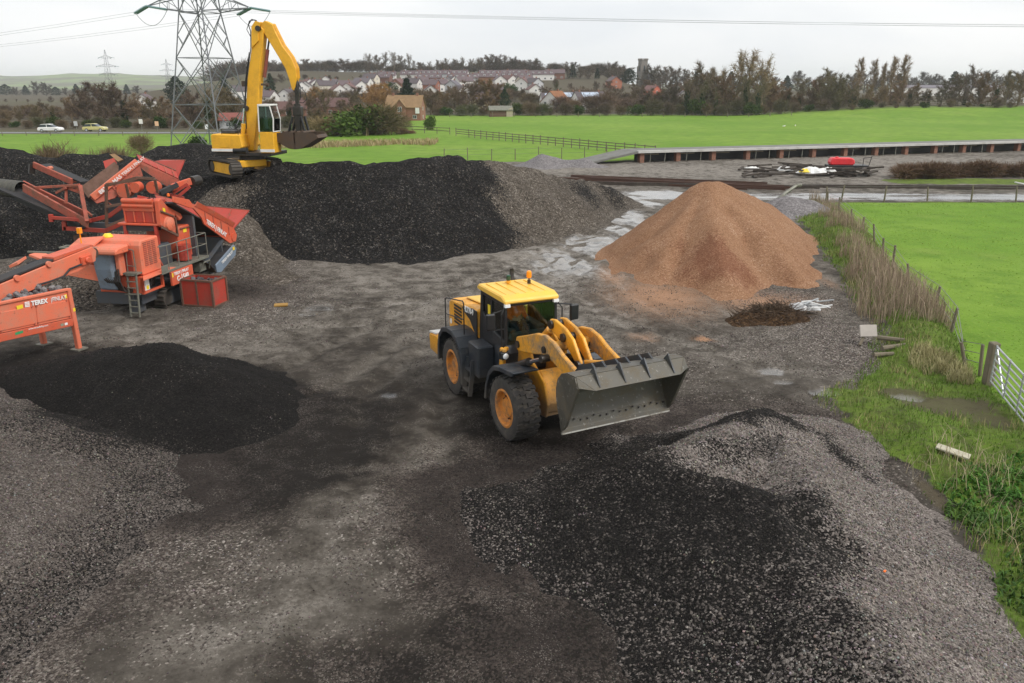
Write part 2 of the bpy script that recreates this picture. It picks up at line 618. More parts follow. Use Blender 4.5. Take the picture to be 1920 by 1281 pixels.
    l.new(math_(n, l, 'ADD', 0.10, math_(n, l, 'MULTIPLY', ws, 0.45)), p.inputs['Specular IOR Level'])
    h = math_(n, l, 'ADD', math_(n, l, 'MULTIPLY', math_(n, l, 'MULTIPLY', d, -0.55), gs), math_(n, l, 'MULTIPLY', n3, 0.5))
    h = math_(n, l, 'MULTIPLY', h, math_(n, l, 'SUBTRACT', 1.0, math_(n, l, 'MULTIPLY', ws, 0.93)))
    bump(n, l, p, h, 0.9, 0.05)
    return m

M_GRASS = make_grass()
M_YARD = make_yard()
DARK = [(0.0, (0.0055, 0.0052, 0.005)), (0.5, (0.0135, 0.0125, 0.012)), (0.85, (0.024, 0.0215, 0.0195)), (0.97, (0.055, 0.048, 0.043)), (1.0, (0.16, 0.14, 0.125))]
GREY = [(0.0, (0.040, 0.033, 0.030)), (0.5, (0.108, 0.091, 0.080)), (0.85, (0.172, 0.149, 0.132)), (1.0, (0.34, 0.305, 0.275))]
M_MIXED = gravel('mixed_gravel', GREY, 30.0, DARK)
GREYL = [(0.0, (0.065, 0.055, 0.050)), (0.5, (0.195, 0.168, 0.150)), (0.85, (0.30, 0.263, 0.237)), (1.0, (0.50, 0.455, 0.415))]
M_LIGHT = gravel('light_grey_gravel', GREYL, 28.0, DARK)
M_DARK = gravel('dark_planings', DARK, 32.0)
M_BACK = gravel('heap_gravel', [(0.0, (0.032, 0.026, 0.021)), (0.5, (0.088, 0.074, 0.060)), (0.8, (0.155, 0.134, 0.110)), (1.0, (0.36, 0.32, 0.28))], 13.0,
                [(0.0, (0.007, 0.0068, 0.0068)), (0.6, (0.0155, 0.0148, 0.0145)), (0.85, (0.026, 0.0245, 0.0235)), (1.0, (0.14, 0.13, 0.12))], relief=0.05)
M_ORANGE = gravel('red_chippings', [(0.0, (0.20, 0.095, 0.050)), (0.5, (0.325, 0.180, 0.102)), (0.85, (0.41, 0.245, 0.150)), (1.0, (0.56, 0.40, 0.29))], 22.0,
                  [(0.0, (0.14, 0.058, 0.032)), (0.5, (0.225, 0.102, 0.058)), (0.85, (0.29, 0.143, 0.085)), (1.0, (0.44, 0.28, 0.19))], relief=0.045)
M_PALE = gravel('pale_grey_gravel', [(0.0, (0.10, 0.092, 0.092)), (0.5, (0.17, 0.158, 0.158)), (1.0, (0.30, 0.28, 0.28))], 10.0)

# ---------------------------------------------------------------- terrain
YARD_POLY = [(-75, 2), (14.6, 2), (14.3, 20), (14.7, 23.2), (15.05, 24.7), (16.4, 28.5), (17.3, 31.4), (18.9, 38.8), (21.0, 45.7), (23.6, 57), (24.6, 62.6), (45, 63.4), (110, 62.0),
             (110, 130), (72.7, 118.5), (9.0, 99.2), (-8, 98.4), (-24, 88), (-40, 78), (-75, 74)]
def terrain_h(x, y):
    h = np.clip((y - 320) * 0.071, 0, 17) * smooth(-215, -165, x) * smooth(100, 45, x)
    h = h + np.clip((y - 340) * .035, 0, 4.5) * smooth(45, 100, x) * smooth(330, 180, x)
    h = np.where(y > 610, h * smooth(1100, 640, y), h)
    h = h + fbm(x / 60, y / 60, 5) * smooth(200, 400, y) * 1.6
    h = h + 2.6 * smooth(62, 120, x) * smooth(205, 262, y) * smooth(520, 300, y)
    u = x / (np.abs(y) + 1.0)
    hill = smooth(2300, 4200, y) * (40 + 22 * fbm(u * 9 + 3, y * 0 + .5, 71) + 14 * fbm(u * 30, y / 900, 72)) * smooth(-.05, -.40, u)
    h = h + hill + 12 * smooth(2300, 4200, y)
    return h
def build_terrain():
    yr = np.concatenate([np.linspace(-120, 0, 7)[:-1], np.geomspace(6, 5300, 200)])
    s = np.linspace(-1.15, 1.15, 260)
    Y = np.repeat(yr[:, None], len(s), 1)
    X = s[None, :] * (np.abs(Y) * 1.05 + 130)
    Z = terrain_h(X, Y) + fbm(X / 7, Y / 7, 8) * 0.10
    sd = poly_sd(X, Y, YARD_POLY)
    Z = Z - 0.45 * smooth(0.0, 2.5, sd)
    far = smooth(246, 262, Y + 8 * fbm(X / 12, Y / 12, 15))
    far = np.maximum(far, smooth(150, 172, Y) * smooth(-28, -40, X))
    meadow = np.exp(-(((X + 285) / 60) ** 2 + ((Y - 430) / 45) ** 2)) + .8 * np.exp(-(((X + 150) / 40) ** 2 + ((Y - 490) / 50) ** 2)) + smooth(1400, 2000, Y)
    tag(grid_obj('terrain', X, Y, Z, M_GRASS, attrs={'far': far, 'meadow': np.clip(meadow, 0, 1)}), kind='structure')
build_terrain()

def W(pts, z=0.0):
    return [at(p[0], p[1], z) for p in pts]
VERGE = W([(1486, 380), (1500, 412), (1538, 458), (1572, 505), (1598, 548), (1622, 582), (1650, 605), (1655, 645), (1645, 690), (1600, 722), (1548, 735),
           (1562, 768), (1612, 802), (1652, 846), (1735, 886), (1790, 960), (1838, 1020), (1862, 1100), (1900, 1180), (1925, 1240), (1950, 1281)]) + \
        [(8.6, 5), (20, 4), (20, 20), (16, 24), (18, 28.5), (19, 31.4), (21, 38.8), (23, 46), (26, 63.5), (24, 63.2)]
PATH = W([(900, 640), (1000, 540), (1080, 470), (1150, 425), (1215, 385), (1260, 362)])
ROAD = [(7.5, 68.3), (18, 67.2), (30, 67.0), (45, 66.3), (110, 64.5)]
TRACKS = [W([(820, 1100), (800, 960), (740, 850), (760, 740), (900, 620), (1030, 520), (1120, 450), (1200, 395)]),
          W([(300, 620), (520, 600), (720, 590), (920, 560), (1060, 500), (1160, 425)]),
          W([(1350, 690), (1230, 650), (1120, 590), (1080, 540), (1120, 460)]),
          W([(1300, 640), (1180, 585), (1100, 520), (1130, 450)]),
          W([(560, 720), (700, 640), (900, 545), (1040, 480)])]
def yard_fields(X, Y):
    sd = poly_sd(X, Y, YARD_POLY)
    ver = poly_sd(X, Y, VERGE)
    wob = fbm(X * 1.3, Y * 1.3, 21) * 0.9
    a = {}
    back = smooth(0, 1.6, np.minimum(Y - 74.5, 80.8 - Y)) * smooth(34, 38, X)
    edge = 1 - smooth(0.1, 1.2, sd) * 1.0
    a['grass'] = np.clip(np.maximum.reduce([smooth(-0.4, 0.5, ver + wob * 0.6), back, edge]), 0, 1)
    def es(lst):
        o = np.zeros_like(X)
        for (px, py, rx, ry, w) in lst:
            o = np.maximum(o, w * ell(X, Y, px, py, rx, ry))
        return o
    a['light'] = es([(700, 940, 120, 110, 1.0), (790, 850, 70, 50, .9), (640, 890, 90, 40, .9), (560, 1120, 150, 90, .7), (420, 1200, 160, 80, .6), (850, 690, 120, 40, .4), (480, 650, 160, 30, .7), (900, 480, 160, 40, .5),
                     (1560, 640, 90, 60, 1.6), (1480, 575, 90, 30, 1.2), (1400, 660, 110, 30, .9), (1330, 320, 300, 14, 1.7), (1000, 318, 160, 10, 1.8), (1700, 300, 260, 14, 1.7), (1540, 320, 200, 22, 1.7), (250, 660, 200, 40, .6), (1050, 1000, 90, 80, .2), (700, 520, 200, 20, .5)])
    a['dusk'] = es([(420, 900, 150, 60, 1.0), (700, 760, 90, 60, .8), (1030, 790, 170, 70, 1.3), (960, 850, 60, 40, .9), (640, 660, 100, 40, .5), (880, 1080, 60, 160, .7), (1040, 1200, 260, 130, 1.25), (800, 1250, 300, 50, .8), (200, 1150, 120, 100, .4),
                    (670, 890, 55, 10, 1.3), (110, 670, 120, 20, 1.2), (40, 690, 80, 12, 1.3), (450, 545, 70, 18, .9)])
    wob2 = fbm(X * .9, Y * .9, 23)
    dl = line_d(X, Y, [(-19, 21.0), (-14.5, 21.4), (-10, 21.4), (-8.3, 19.8), (-6.6, 18.2)])
    dr_ = line_d(X, Y, [(0.2, 15.5), (2.9, 15.1), (6.4, 18.4)])
    a['dusk'] = np.maximum(a['dusk'], np.maximum(1.25 * smooth(4.6, 2.4, dl + wob2 * 1.2), 1.1 * smooth(3.8, 2.0, dr_ + wob2 * 1.2)))
    a['gravelly'] = np.clip(es([(1090, 1020, 60, 50, .5), (880, 1000, 60, 90, .9), (420, 1060, 120, 160, .7), (560, 780, 60, 90, .5), (500, 560, 100, 60, .9), (520, 500, 60, 60, 1.1), (1560, 640, 90, 70, 1.4), (1430, 650, 90, 40, .7),
                         (1240, 690, 90, 40, .8), (60, 520, 130, 60, 1.3), (340, 1090, 100, 140, .6), (1500, 560, 80, 30, 1.0), (640, 1230, 200, 60, .5), (870, 610, 60, 40, .3)]), 0, 1.4)
    dg = line_d(X, Y, [(-17, 18.0), (-13.2, 16.6), (-11.2, 15.6), (-12.6, 13.0), (-13, 9)])
    a['gravelly'] = np.maximum(a['gravelly'], np.maximum(1.15 * smooth(7.2, 4.4, dg + wob2 * 1.5), 1.1 * smooth(4.6, 2.2, dr_ + wob2)))
    a['gravelly'] = np.maximum(a['gravelly'], 1.0 * ell(X, Y, 1010, 1210, 190, 110))
    org = es([(1240, 555, 130, 45, .95), (1420, 565, 130, 26, .9), (1320, 635, 26, 7, 1.0), (1205, 632, 40, 12, .7), (1150, 520, 40, 30, .8), (1550, 530, 25, 20, .6)])
    a['orange'] = np.clip(org, 0, 1)
    mud = np.maximum.reduce([ell(X, Y, 1780, 765, 110, 24), .9 * ell(X, Y, 1690, 742, 60, 18), .9 * ell(X, Y, 1860, 790, 60, 20), .9 * ell(X, Y, 1880, 930, 60, 30), .7 * ell(X, Y, 1790, 700, 40, 16), .8 * ell(X, Y, 1750, 930, 25, 40)])
    a['mud'] = mud
    dp = line_d(X, Y, PATH)
    dr = line_d(X, Y, ROAD)
    streak = fbm(X * 1.1 + Y * .5, Y * .22, 31)
    tr = np.full(X.shape, 1e9)
    tread = np.zeros(X.shape)
    for t in TRACKS:
        dt, st_ = line_ds(X, Y, t)
        e = np.abs(dt - 1.15)
        tread = np.where(e < tr, np.sin(2 * np.pi * (st_ + e * .6) / .42), tread)
        tr = np.minimum(tr, e)
    rut = np.exp(-(tr / 0.3) ** 2)
    wet = 1.1 * np.exp(-(dp / 3.0) ** 2) * smooth(24, 42, Y) * (0.66 + streak * 1.5) + 1.05 * np.exp(-(dr / 2.7) ** 4) * (.85 + 1.1 * fbm(X * .25, Y * 1.6, 35))
    wet = np.maximum(wet, rut * 0.42 * smooth(20, 34, Y))
    pud = es([(1448, 697, 26, 9, 1.5), (1545, 738, 34, 9, 1.5), (600, 578, 30, 8, 1.5), (580, 590, 24, 5, 1.3), (1470, 718, 30, 6, 1.0), (1700, 748, 45, 12, 1.0), (730, 740, 40, 18, .7), (560, 573, 12, 4, 1.1), (640, 628, 50, 8, .6)])
    wet = np.maximum(wet, np.where(pud > 0.62, pud, pud * 0.55))
    a['light'] = a['light'] + .62 * smooth(20, 34, Y) * (1 + 1.2 * streak) + .5 * np.exp(-(dp / 4.0) ** 2) * smooth(26, 40, Y) + rut * .35 * smooth(15, 22, Y)
    a['wet'] = np.clip(wet, 0, 1.5)
    lump = fbm(X * .45, Y * .45, 3) * 0.16 + fbm(X * 2.3, Y * 2.3, 4) * 0.05
    z = lump * 0.8 + 0.015 - 0.075 * rut * smooth(14, 20, Y) + 0.05 * np.exp(-((tr - .5) / 0.2) ** 2) + 0.022 * rut * tread * smooth(42, 26, Y) * smooth(-.25, .25, fbm(X * .3, Y * .3, 33) + .1)
    flat = np.clip(np.maximum(smooth(.4, .8, pud), 0.9 * np.exp(-(dr / 3.2) ** 4)), 0, 1)
    z = z * (1 - flat) - 0.03 * flat
    g = smooth(-0.2, 1.2, ver)
    z = z + g * (0.10 + fbm(X * .7, Y * .7, 12) * 0.30 + fbm(X * 3, Y * 3, 13) * 0.12) * (1 - 0.8 * np.clip(mud, 0, 1))
    bank = smooth(24.5, 27.5, Y) * smooth(60, 50, Y) * smooth(0, 1.4, ver) * smooth(-0.6, 1.6, sd)
    z = z + bank * 0.45
    z = z - 0.30 * (1 - smooth(-0.6, 0.6, sd))
    a['_sd'] = sd
    a['_ver'] = ver
    return z, a
def build_yard():
    yr = [4.0]
    while yr[-1] < 131:
        yr.append(yr[-1] + 0.075 + 0.0052 * max(0, yr[-1] - 8))
    yr = np.array(yr)
    s = np.linspace(-1, 1, 460)
    Y = np.repeat(yr[:, None], len(s), 1)
    X = s[None, :] * (0.78 * Y + 9)
    Z, a = yard_fields(X, Y)
    sd = a.pop('_sd')
    a.pop('_ver')
    tag(grid_obj('yard', X, Y, Z, M_YARD, keep=sd > -0.5, attrs=a), kind='structure')
build_yard()

# ---------------------------------------------------------------- stockpiles
HEAPS = {}
def heap(name, ridges, mat, label, step=0.3, slope=0.7, seed=1, lump=0.12, r0=0.6, dusk=None, ext=None, floor=0.0, lump_s=0.8, foot=0.5, wob=1.1):
    pts = np.array([p for r in ridges for p in r])
    m = pts[:, 2].max() / slope + 1.5
    x0, x1, y0, y1 = pts[:, 0].min() - m, pts[:, 0].max() + m, pts[:, 1].min() - m, pts[:, 1].max() + m
    if ext: x0, x1, y0, y1 = max(x0, ext[0]), min(x1, ext[1]), max(y0, ext[2]), min(y1, ext[3])
    def hf(X, Y):
        wx = fbm(X * .35, Y * .35, seed) * wob
        h = np.full(X.shape, -9.0)
        for r in ridges:
            segs = [(r[0], r[0])] if len(r) == 1 else list(zip(r[:-1], r[1:]))
            for p, q in segs:
                d, t = seg_d(X, Y, p, q)
                d = np.sqrt(d * d + r0 * r0) - r0
                hh = p[2] * (1 - t) + q[2] * t - slope * (d + wx * np.minimum(1, d / 1.5) * 0.55)
                h = np.where(h > hh, h, hh)
        k = smooth(-0.2, 0.8, h)
        gul = fbm(X * lump_s, Y * lump_s, seed + 2) * lump + fbm(X * 3, Y * 3, seed + 5, 3) * lump * 0.3
        h = h + gul * k
        # the foot runs out in a thin skirt
        return np.where(h < foot, foot * np.exp((h - foot) / foot) if foot > 0 else h, h) - (0.12 if foot > 0 else 0) + floor
    xs, ys = np.arange(x0, x1, step), np.arange(y0, y1, step)
    X, Y = np.meshgrid(xs, ys)
    Z = hf(X, Y)
    at_ = {'dusk': dusk(X, Y, Z) if dusk else np.zeros_like(X)}
    o = grid_obj(name, X, Y, Z, mat, keep=Z > -0.06 + floor, attrs=at_)
    tag(o, label, 'gravel heap', 'stockpiles of loose stone')
    HEAPS[label] = hf
    return hf, (x0, x1, y0, y1)

def dk_back(X, Y, Z):
    n = fbm(X * .5, Y * .5, 44) * 2.0
    k = smooth(0.6, -1.2, X + 0.32 * (Y - 44) - 1.2 + n)               # black to the left, brown grey to the right
    k = np.maximum(k, 0.9 * np.exp(-(((X - 5.2) / 1.1) ** 2 + ((Y - 57.2) / 2.2) ** 2)))
    k = np.maximum(k, 0.9 * np.exp(-(((X - 7.6) / 1.0) ** 2 + ((Y - 61.5) / 3.0) ** 2)))
    grey = smooth(-13.2, -15.8, X + 0.5 * n) * smooth(47.5, 46.0, Y) * smooth(3.8, 3.2, Z)
    return np.clip(k * (1 - 0.85 * grey), 0, 1)
big_h, _ = heap('gravel_heap', [[(-16.5, 47.0, 3.7), (-13.2, 47.6, 4.45), (-10.4, 48.0, 4.55), (-7.5, 48.0, 4.8), (-5, 49.6, 4.75), (-2.7, 51.6, 4.6), (-0.6, 53.4, 4.1), (1.4, 55.0, 3.5), (3.4, 57.6, 2.7), (5.2, 60.0, 2.1), (7.4, 62.0, 1.7)],
                                [(-16.8, 50.5, 3.75), (-12.5, 51.0, 3.7)], [(-22, 49.5, 3.6), (-16, 49, 3.8)]], M_BACK,
      'long black and brown stockpile the yellow crane stands on', 0.28, 0.74, 3, 0.5, 0.5, dk_back, lump_s=0.55)
heap('gravel_heap', [[(-46, 44, 4.6), (-38, 47, 5.2), (-33.5, 49, 5.45), (-31, 50.5, 5.3), (-28.8, 52, 4.6), (-26.5, 53.5, 4.7), (-24.6, 54.5, 4.2)]], M_BACK,
     'black stockpile behind the red machines at the left edge', 0.35, 0.66, 9, 0.35, 1.2, lambda X, Y, Z: np.ones_like(X))
heap('gravel_heap', [[(-25.5, 60, 4.6), (-23.6, 60.5, 5.0), (-21.5, 60, 4.5), (-18, 60, 3.2)]], M_BACK,
     'black mound behind the red screener below the pylon', 0.35, 0.62, 13, 0.25, 1.0, lambda X, Y, Z: np.ones_like(X))
heap('gravel_heap', [[(-21.5, 38.4, 1.0), (-19.2, 39.5, 1.35), (-17.5, 41, 1.2)], [(-18.5, 34, 0.9), (-21, 34.5, 0.8)]], M_BACK,
     'low brown rubble mound under the red crusher and screener', 0.22, 0.6, 17, 0.3, 0.5, lambda X, Y, Z: 0.25 + 0 * X)
heap('gravel_heap', [[(-15.2, 43.0, 2.6), (-13.6, 41.2, 1.15)], [(-12.6, 39.0, 0.5), (-11, 37.4, 0.25)]], M_BACK,
     'grey gravel slope below the flared hopper of the red crusher', 0.22, 0.62, 19, 0.2, 0.5, lambda X, Y, Z: 0 * X)
heap('gravel_heap', [[(10.3, 43.0, 4.1), (11.1, 43.6, 4.0), (13.0, 45.6, 3.2), (15.4, 48.8, 2.1)], [(10.4, 42.6, 4.0), (10.1, 40.2, 3.0), (9.7, 37.2, 1.85), (9.5, 34.4, .7)], [(10.6, 42.4, 3.7), (12.4, 39.0, 2.1), (13.2, 36.4, .7)], [(10.2, 42.6, 3.9), (8.2, 40.0, 2.2), (7.2, 37.6, .9)]], M_ORANGE,
     'tall orange red stockpile of chippings beside the green verge', 0.16, 0.80, 23, 0.10, 0.35,
     lambda X, Y, Z: np.clip(smooth(1.1, 0.2, np.hypot((X - 9.4) / 2.6, (Y - 36.4) / 3.4) + fbm(X * .6, Y * .6, 50) * .6) * smooth(3.0, 2.0, Z) + .5 * fbm(X * 2.4, Y * .45, 58), 0, 1), foot=.35, lump_s=1.1, wob=.35)
heap('gravel_heap', [[(3.4, 93, 1.5), (6.0, 93.4, 0.8), (8.2, 92.6, 1.0)]], M_PALE, 'small pale grey gravel heap before the platform ramp', 0.4, 0.6, 27, 0.12, 0.6, ext=(-3, 14, 86, 99))
heap('gravel_heap', [[(19.6, 57.8, 1.3), (21.2, 57.6, 1.1)]], M_PALE, 'small grey gravel heap behind the orange stockpile', 0.3, 0.6, 29, 0.12, 0.6)
nl_h, nl_e = heap('gravel_heap', [[(-19, 21.0, 0.9), (-14.5, 21.4, 1.25), (-11.6, 21.6, 1.75), (-10.0, 21.4, 1.95), (-8.9, 20.9, 1.55), (-8.3, 19.8, .8)]], M_DARK,
     'low black heap in the left foreground', 0.12, 0.58, 33, 0.16, 0.5, foot=.22, wob=.6)
def dk_left(X, Y, Z):
    rid = np.exp(-(np.abs(line_d(X, Y, [(-17, 18.0), (-13.2, 16.6), (-11.2, 15.6), (-9.2, 14.6)])) / 0.55) ** 2)
    k = 0.40 + fbm(X * .45, Y * .45, 52) * .7 - 0.6 * rid - 0.25 * smooth(-12, -14, X) * smooth(13, 15, Y)
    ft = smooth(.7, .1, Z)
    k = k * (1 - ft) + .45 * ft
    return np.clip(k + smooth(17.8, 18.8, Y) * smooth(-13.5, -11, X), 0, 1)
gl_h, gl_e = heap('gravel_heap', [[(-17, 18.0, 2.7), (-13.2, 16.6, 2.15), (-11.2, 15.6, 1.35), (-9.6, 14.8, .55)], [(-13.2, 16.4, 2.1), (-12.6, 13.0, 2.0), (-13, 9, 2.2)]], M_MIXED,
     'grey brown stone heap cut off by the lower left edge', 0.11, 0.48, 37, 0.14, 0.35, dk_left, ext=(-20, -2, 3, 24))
DKR1 = W([(905, 885), (1000, 925), (1100, 895), (1215, 872), (1345, 930), (1420, 900), (1530, 950), (1600, 1060), (1560, 1130), (1640, 1200), (1610, 1300), (850, 1300), (880, 1100), (900, 940)], 0.85)
DKR2 = W([(1100, 890), (1060, 820), (1180, 765), (1330, 760), (1480, 755), (1600, 800), (1640, 850), (1520, 800), (1330, 835), (1215, 880)], 0.8)  # shade of the dug hollow painted into the colour, plus arcs of dark stone
DKR4 = W([(1240, 860), (1340, 905), (1430, 880), (1480, 820), (1330, 840)], 0.95)
def dk_right(X, Y, Z):
    w = fbm(X * 1.2, Y * 1.2, 55) * .7
    near = smooth(13.2, 11.0, Y)
    k = smooth(-1.3, 1.0, poly_sd(X, Y, DKR1) + w) * (1 - .18 * near)
    k = np.maximum(k, 0.95 * smooth(-0.3, 0.4, poly_sd(X, Y, DKR2) + w * .8))
    k = np.maximum(k, 0.62 * smooth(-0.3, 0.4, poly_sd(X, Y, DKR4) + w * .8))
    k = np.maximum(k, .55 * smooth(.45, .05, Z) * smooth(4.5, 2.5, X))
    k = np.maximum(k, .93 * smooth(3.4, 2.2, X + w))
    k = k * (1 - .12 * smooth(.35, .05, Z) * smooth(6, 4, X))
    return np.maximum(k, .10 + .3 * np.clip(fbm(X * .7, Y * .7, 57), 0, 1))
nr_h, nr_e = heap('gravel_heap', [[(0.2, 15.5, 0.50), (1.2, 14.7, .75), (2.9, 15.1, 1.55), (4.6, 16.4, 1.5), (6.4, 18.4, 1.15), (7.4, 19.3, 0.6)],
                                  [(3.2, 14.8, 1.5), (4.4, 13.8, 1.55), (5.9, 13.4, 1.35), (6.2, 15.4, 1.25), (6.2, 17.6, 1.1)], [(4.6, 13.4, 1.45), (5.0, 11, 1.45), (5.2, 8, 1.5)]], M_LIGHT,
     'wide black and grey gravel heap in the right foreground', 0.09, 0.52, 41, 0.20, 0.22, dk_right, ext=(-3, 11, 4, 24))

# ---------------------------------------------------------------- loose stones (real geometry, uncountable)
def stone_mat():
    m, n, l, p = new_mat('loose_stone')
    a = attr(n, 'tint', 'INSTANCER')
    oi = n.new('ShaderNodeObjectInfo')
    g = n.new('ShaderNodeNewGeometry')
    f = noise(n, l, g.outputs['Position'], 30, 3, 0.6)
    c = mix(n, l, math_(n, l, 'MULTIPLY', f, 0.5), a.outputs['Color'], (0.05, 0.045, 0.04))
    l.new(c, p.inputs['Base Color'])
    p.inputs['Roughness'].default_value = 0.8
    p.inputs['Specular IOR Level'].default_value = 0.12
    return m
M_STONE = stone_mat()
def stones(name, P, S, C, label):
    """P points, S sizes, C colours: a stone on every point"""
    N = len(P)
    me = bpy.data.meshes.new(name)
    me.vertices.add(N)
    me.vertices.foreach_set('co', P.astype(np.float32).ravel())
    def put(k, ty, arr, fld):
        a = me.attributes.new(k, ty, 'POINT')
        a.data.foreach_set(fld, arr.astype(np.float32).ravel())
    put('tint', 'FLOAT_COLOR', np.concatenate([C, np.ones((N, 1))], 1), 'color')
    put('rot', 'FLOAT_VECTOR', rng.random((N, 3)) * 6.283, 'vector')
    sc = S[:, None] * (0.62 + 0.6 * rng.random((N, 3)))
    put('scl', 'FLOAT_VECTOR', sc, 'vector')
    o = bpy.data.objects.new(name, me)
    COL.objects.link(o)
    ng = bpy.data.node_groups.new(name + '_nodes', 'GeometryNodeTree')
    ng.interface.new_socket('Geometry', in_out='INPUT', socket_type='NodeSocketGeometry')
    ng.interface.new_socket('Geometry', in_out='OUTPUT', socket_type='NodeSocketGeometry')
    nn, nl = ng.nodes, ng.links
    gi, go = nn.new('NodeGroupInput'), nn.new('NodeGroupOutput')
    ip = nn.new('GeometryNodeInstanceOnPoints')
    ico = nn.new('GeometryNodeMeshIcoSphere')
    ico.inputs['Radius'].default_value = 0.5
    ico.inputs['Subdivisions'].default_value = 1
    sm = nn.new('GeometryNodeSetMaterial')
    sm.inputs['Material'].default_value = M_STONE
    fl = nn.new('GeometryNodeSetShadeSmooth')
    fl.inputs['Shade Smooth'].default_value = False
    r_ = nn.new('GeometryNodeInputNamedAttribute')
    r_.data_type = 'FLOAT_VECTOR'
    r_.inputs['Name'].default_value = 'rot'
    s_ = nn.new('GeometryNodeInputNamedAttribute')
    s_.data_type = 'FLOAT_VECTOR'
    s_.inputs['Name'].default_value = 'scl'
    nl.new(ico.outputs['Mesh'], fl.inputs['Geometry'])
    nl.new(fl.outputs['Geometry'], sm.inputs['Geometry'])
    nl.new(gi.outputs[0], ip.inputs['Points'])
    nl.new(sm.outputs['Geometry'], ip.inputs['Instance'])
    nl.new(r_.outputs['Attribute'], ip.inputs['Rotation'])
    nl.new(s_.outputs['Attribute'], ip.inputs['Scale'])
    nl.new(ip.outputs['Instances'], go.inputs[0])
    md = o.modifiers.new('stones', 'NODES')
    md.node_group = ng
    tag(o, label, 'gravel', kind='stuff')
    return o

def pick(stops, t):
    ps = np.array([s[0] for s in stops])
    cs = np.array([s[1] for s in stops])
    return np.stack([np.interp(t, ps, cs[:, k]) for k in range(3)], 1)
def on_heap(hf, e, n, dusk, size, seed, ylim=60, grey=GREY):
    x = rng.uniform(e[0], e[1], n)
    y = rng.uniform(e[2], min(e[3], ylim), n)
    z = hf(x, y)
    d = dusk(x, y, z) + fbm(x * 1.7, y * 1.7, seed) * .4 + (rng.random(n) - .5) * .7
    keep = (z > 0.04) & (np.abs(x) < 0.72 * y + 3) & (rng.random(n) < np.where(d > .5, 0.6, 1.0))
    x, y, z, d = x[keep], y[keep], z[keep], d[keep]
    t = rng.random(len(x)) ** 1.1
    c = np.where((d > .5)[:, None], pick(DARK, t), pick(grey, t))
    c = c * (1 + 0.30 * (rng.random((len(x), 3)) - .5))
    s = size * (0.5 + 0.9 * rng.random(len(x)) ** 2.2) * np.where(d > .5, 0.85, 1.0)
    return np.stack([x, y, z + s * 0.12], 1), s, c
def yard_stones(n, x0, x1, y0, y1, size):
    x, y = rng.uniform(x0, x1, n), rng.uniform(y0, y1, n)
    z, a = yard_fields(x, y)
    k = a['gravelly'] + fbm(x * 1.3, y * 1.3, 61) * 1.6 - a['dusk'] * .3
    keep = (rng.random(n) < np.clip(k, 0.03, 1)) & (a['grass'] < .4) & (a['wet'] < .6) & (np.abs(x) < 0.72 * y + 3)
    for h in (nl_h, gl_h, nr_h):
        keep &= h(x, y) < z + .03
    x, y, z = x[keep], y[keep], z[keep]
    s = size * (0.4 + 0.9 * rng.random(len(x)) ** 2)
    t = rng.random(len(x)) * .95
    dk = (rng.random(len(x)) < .4)[:, None]
    return np.stack([x, y, z + s * .1], 1), s, np.where(dk, pick(GREY, t) * .75, pick(GREY, t) * 1.15) * np.where(a['light'][keep] > .9, 1.4, 1.0)[:, None] * (1 - .72 * np.clip(a['dusk'][keep], 0, 1))[:, None] * (1 + .3 * (rng.random((len(x), 3)) - .5))
def join(*a):
    return [np.concatenate(z) for z in zip(*a)]
P_, S_, C_ = join(on_heap(nr_h, nr_e, 150000, dk_right, 0.036, 63, grey=GREYL), on_heap(gl_h, gl_e, 140000, dk_left, 0.033, 64, 20), on_heap(nl_h, nl_e, 30000, lambda x, y, z: .93 + 0 * x, 0.045, 65))
stones('heap_stones', P_, S_, C_, 'loose grey and black stones lying on the foreground heaps')
P_, S_, C_ = join(yard_stones(100000, -10, 10, 8, 24, 0.032), yard_stones(70000, -17, 15, 24, 38, 0.045))
stones('yard_stones', P_, S_, C_, 'loose stones strewn over the yard floor')

# ---------------------------------------------------------------- machine paints
M_YEL = paint('machine_yellow', (0.80, 0.36, 0.018), 0.42, dirt=(0.27, 0.18, 0.09), dirt_amt=0.75, scale=2.2, chips=(0.10, 0.07, 0.05), chip_amt=.45, mud=(.55, .55, .75))
M_YELD = paint('dusty_yellow', (0.74, 0.33, 0.02), 0.5, dirt=(0.24, 0.18, 0.12), dirt_amt=1.0, scale=1.3, chips=(.1, .07, .05), chip_amt=.4, mud=(.8, .6, .8))
M_ROOF = paint('pale_yellow', (0.86, 0.50, 0.06), 0.4, dirt=(0.6, 0.42, 0.15), dirt_amt=0.35)
M_NAVY = paint('dark_slate_paint', (0.020, 0.026, 0.035), 0.42, dirt=(0.10, 0.09, 0.08), dirt_amt=0.6, scale=2.4, mud=(.8, .5, .7))
M_BLACK = paint('black_paint', (0.012, 0.013, 0.015), 0.4, dirt=(0.05, 0.045, 0.04), dirt_amt=0.3)
M_STEEL = paint('worn_bucket_steel', (0.090, 0.084, 0.070), 0.45, metal=0.3, dirt=(0.15, 0.12, 0.08), dirt_amt=0.75, scale=2.2, chips=(0.27, 0.26, 0.235), chip_amt=0.7)
M_STEELD = paint('dark_bucket_steel', (0.05, 0.056, 0.065), 0.45, metal=0.3, dirt=(0.10, 0.09, 0.075), dirt_amt=0.5)
M_LIP = paint('scoured_steel_edge', (0.34, 0.33, 0.30), 0.35, metal=0.6, dirt=(0.13, 0.11, 0.08), dirt_amt=0.8, scale=5)
M_CHROME = paint('piston_rod', (0.55, 0.56, 0.58), 0.15, metal=1.0, dirt_amt=0.15)
M_RUBBER = paint('dusty_rubber', (0.040, 0.037, 0.034), 0.85, dirt=(0.135, 0.115, 0.095), dirt_amt=0.75, scale=3.0)
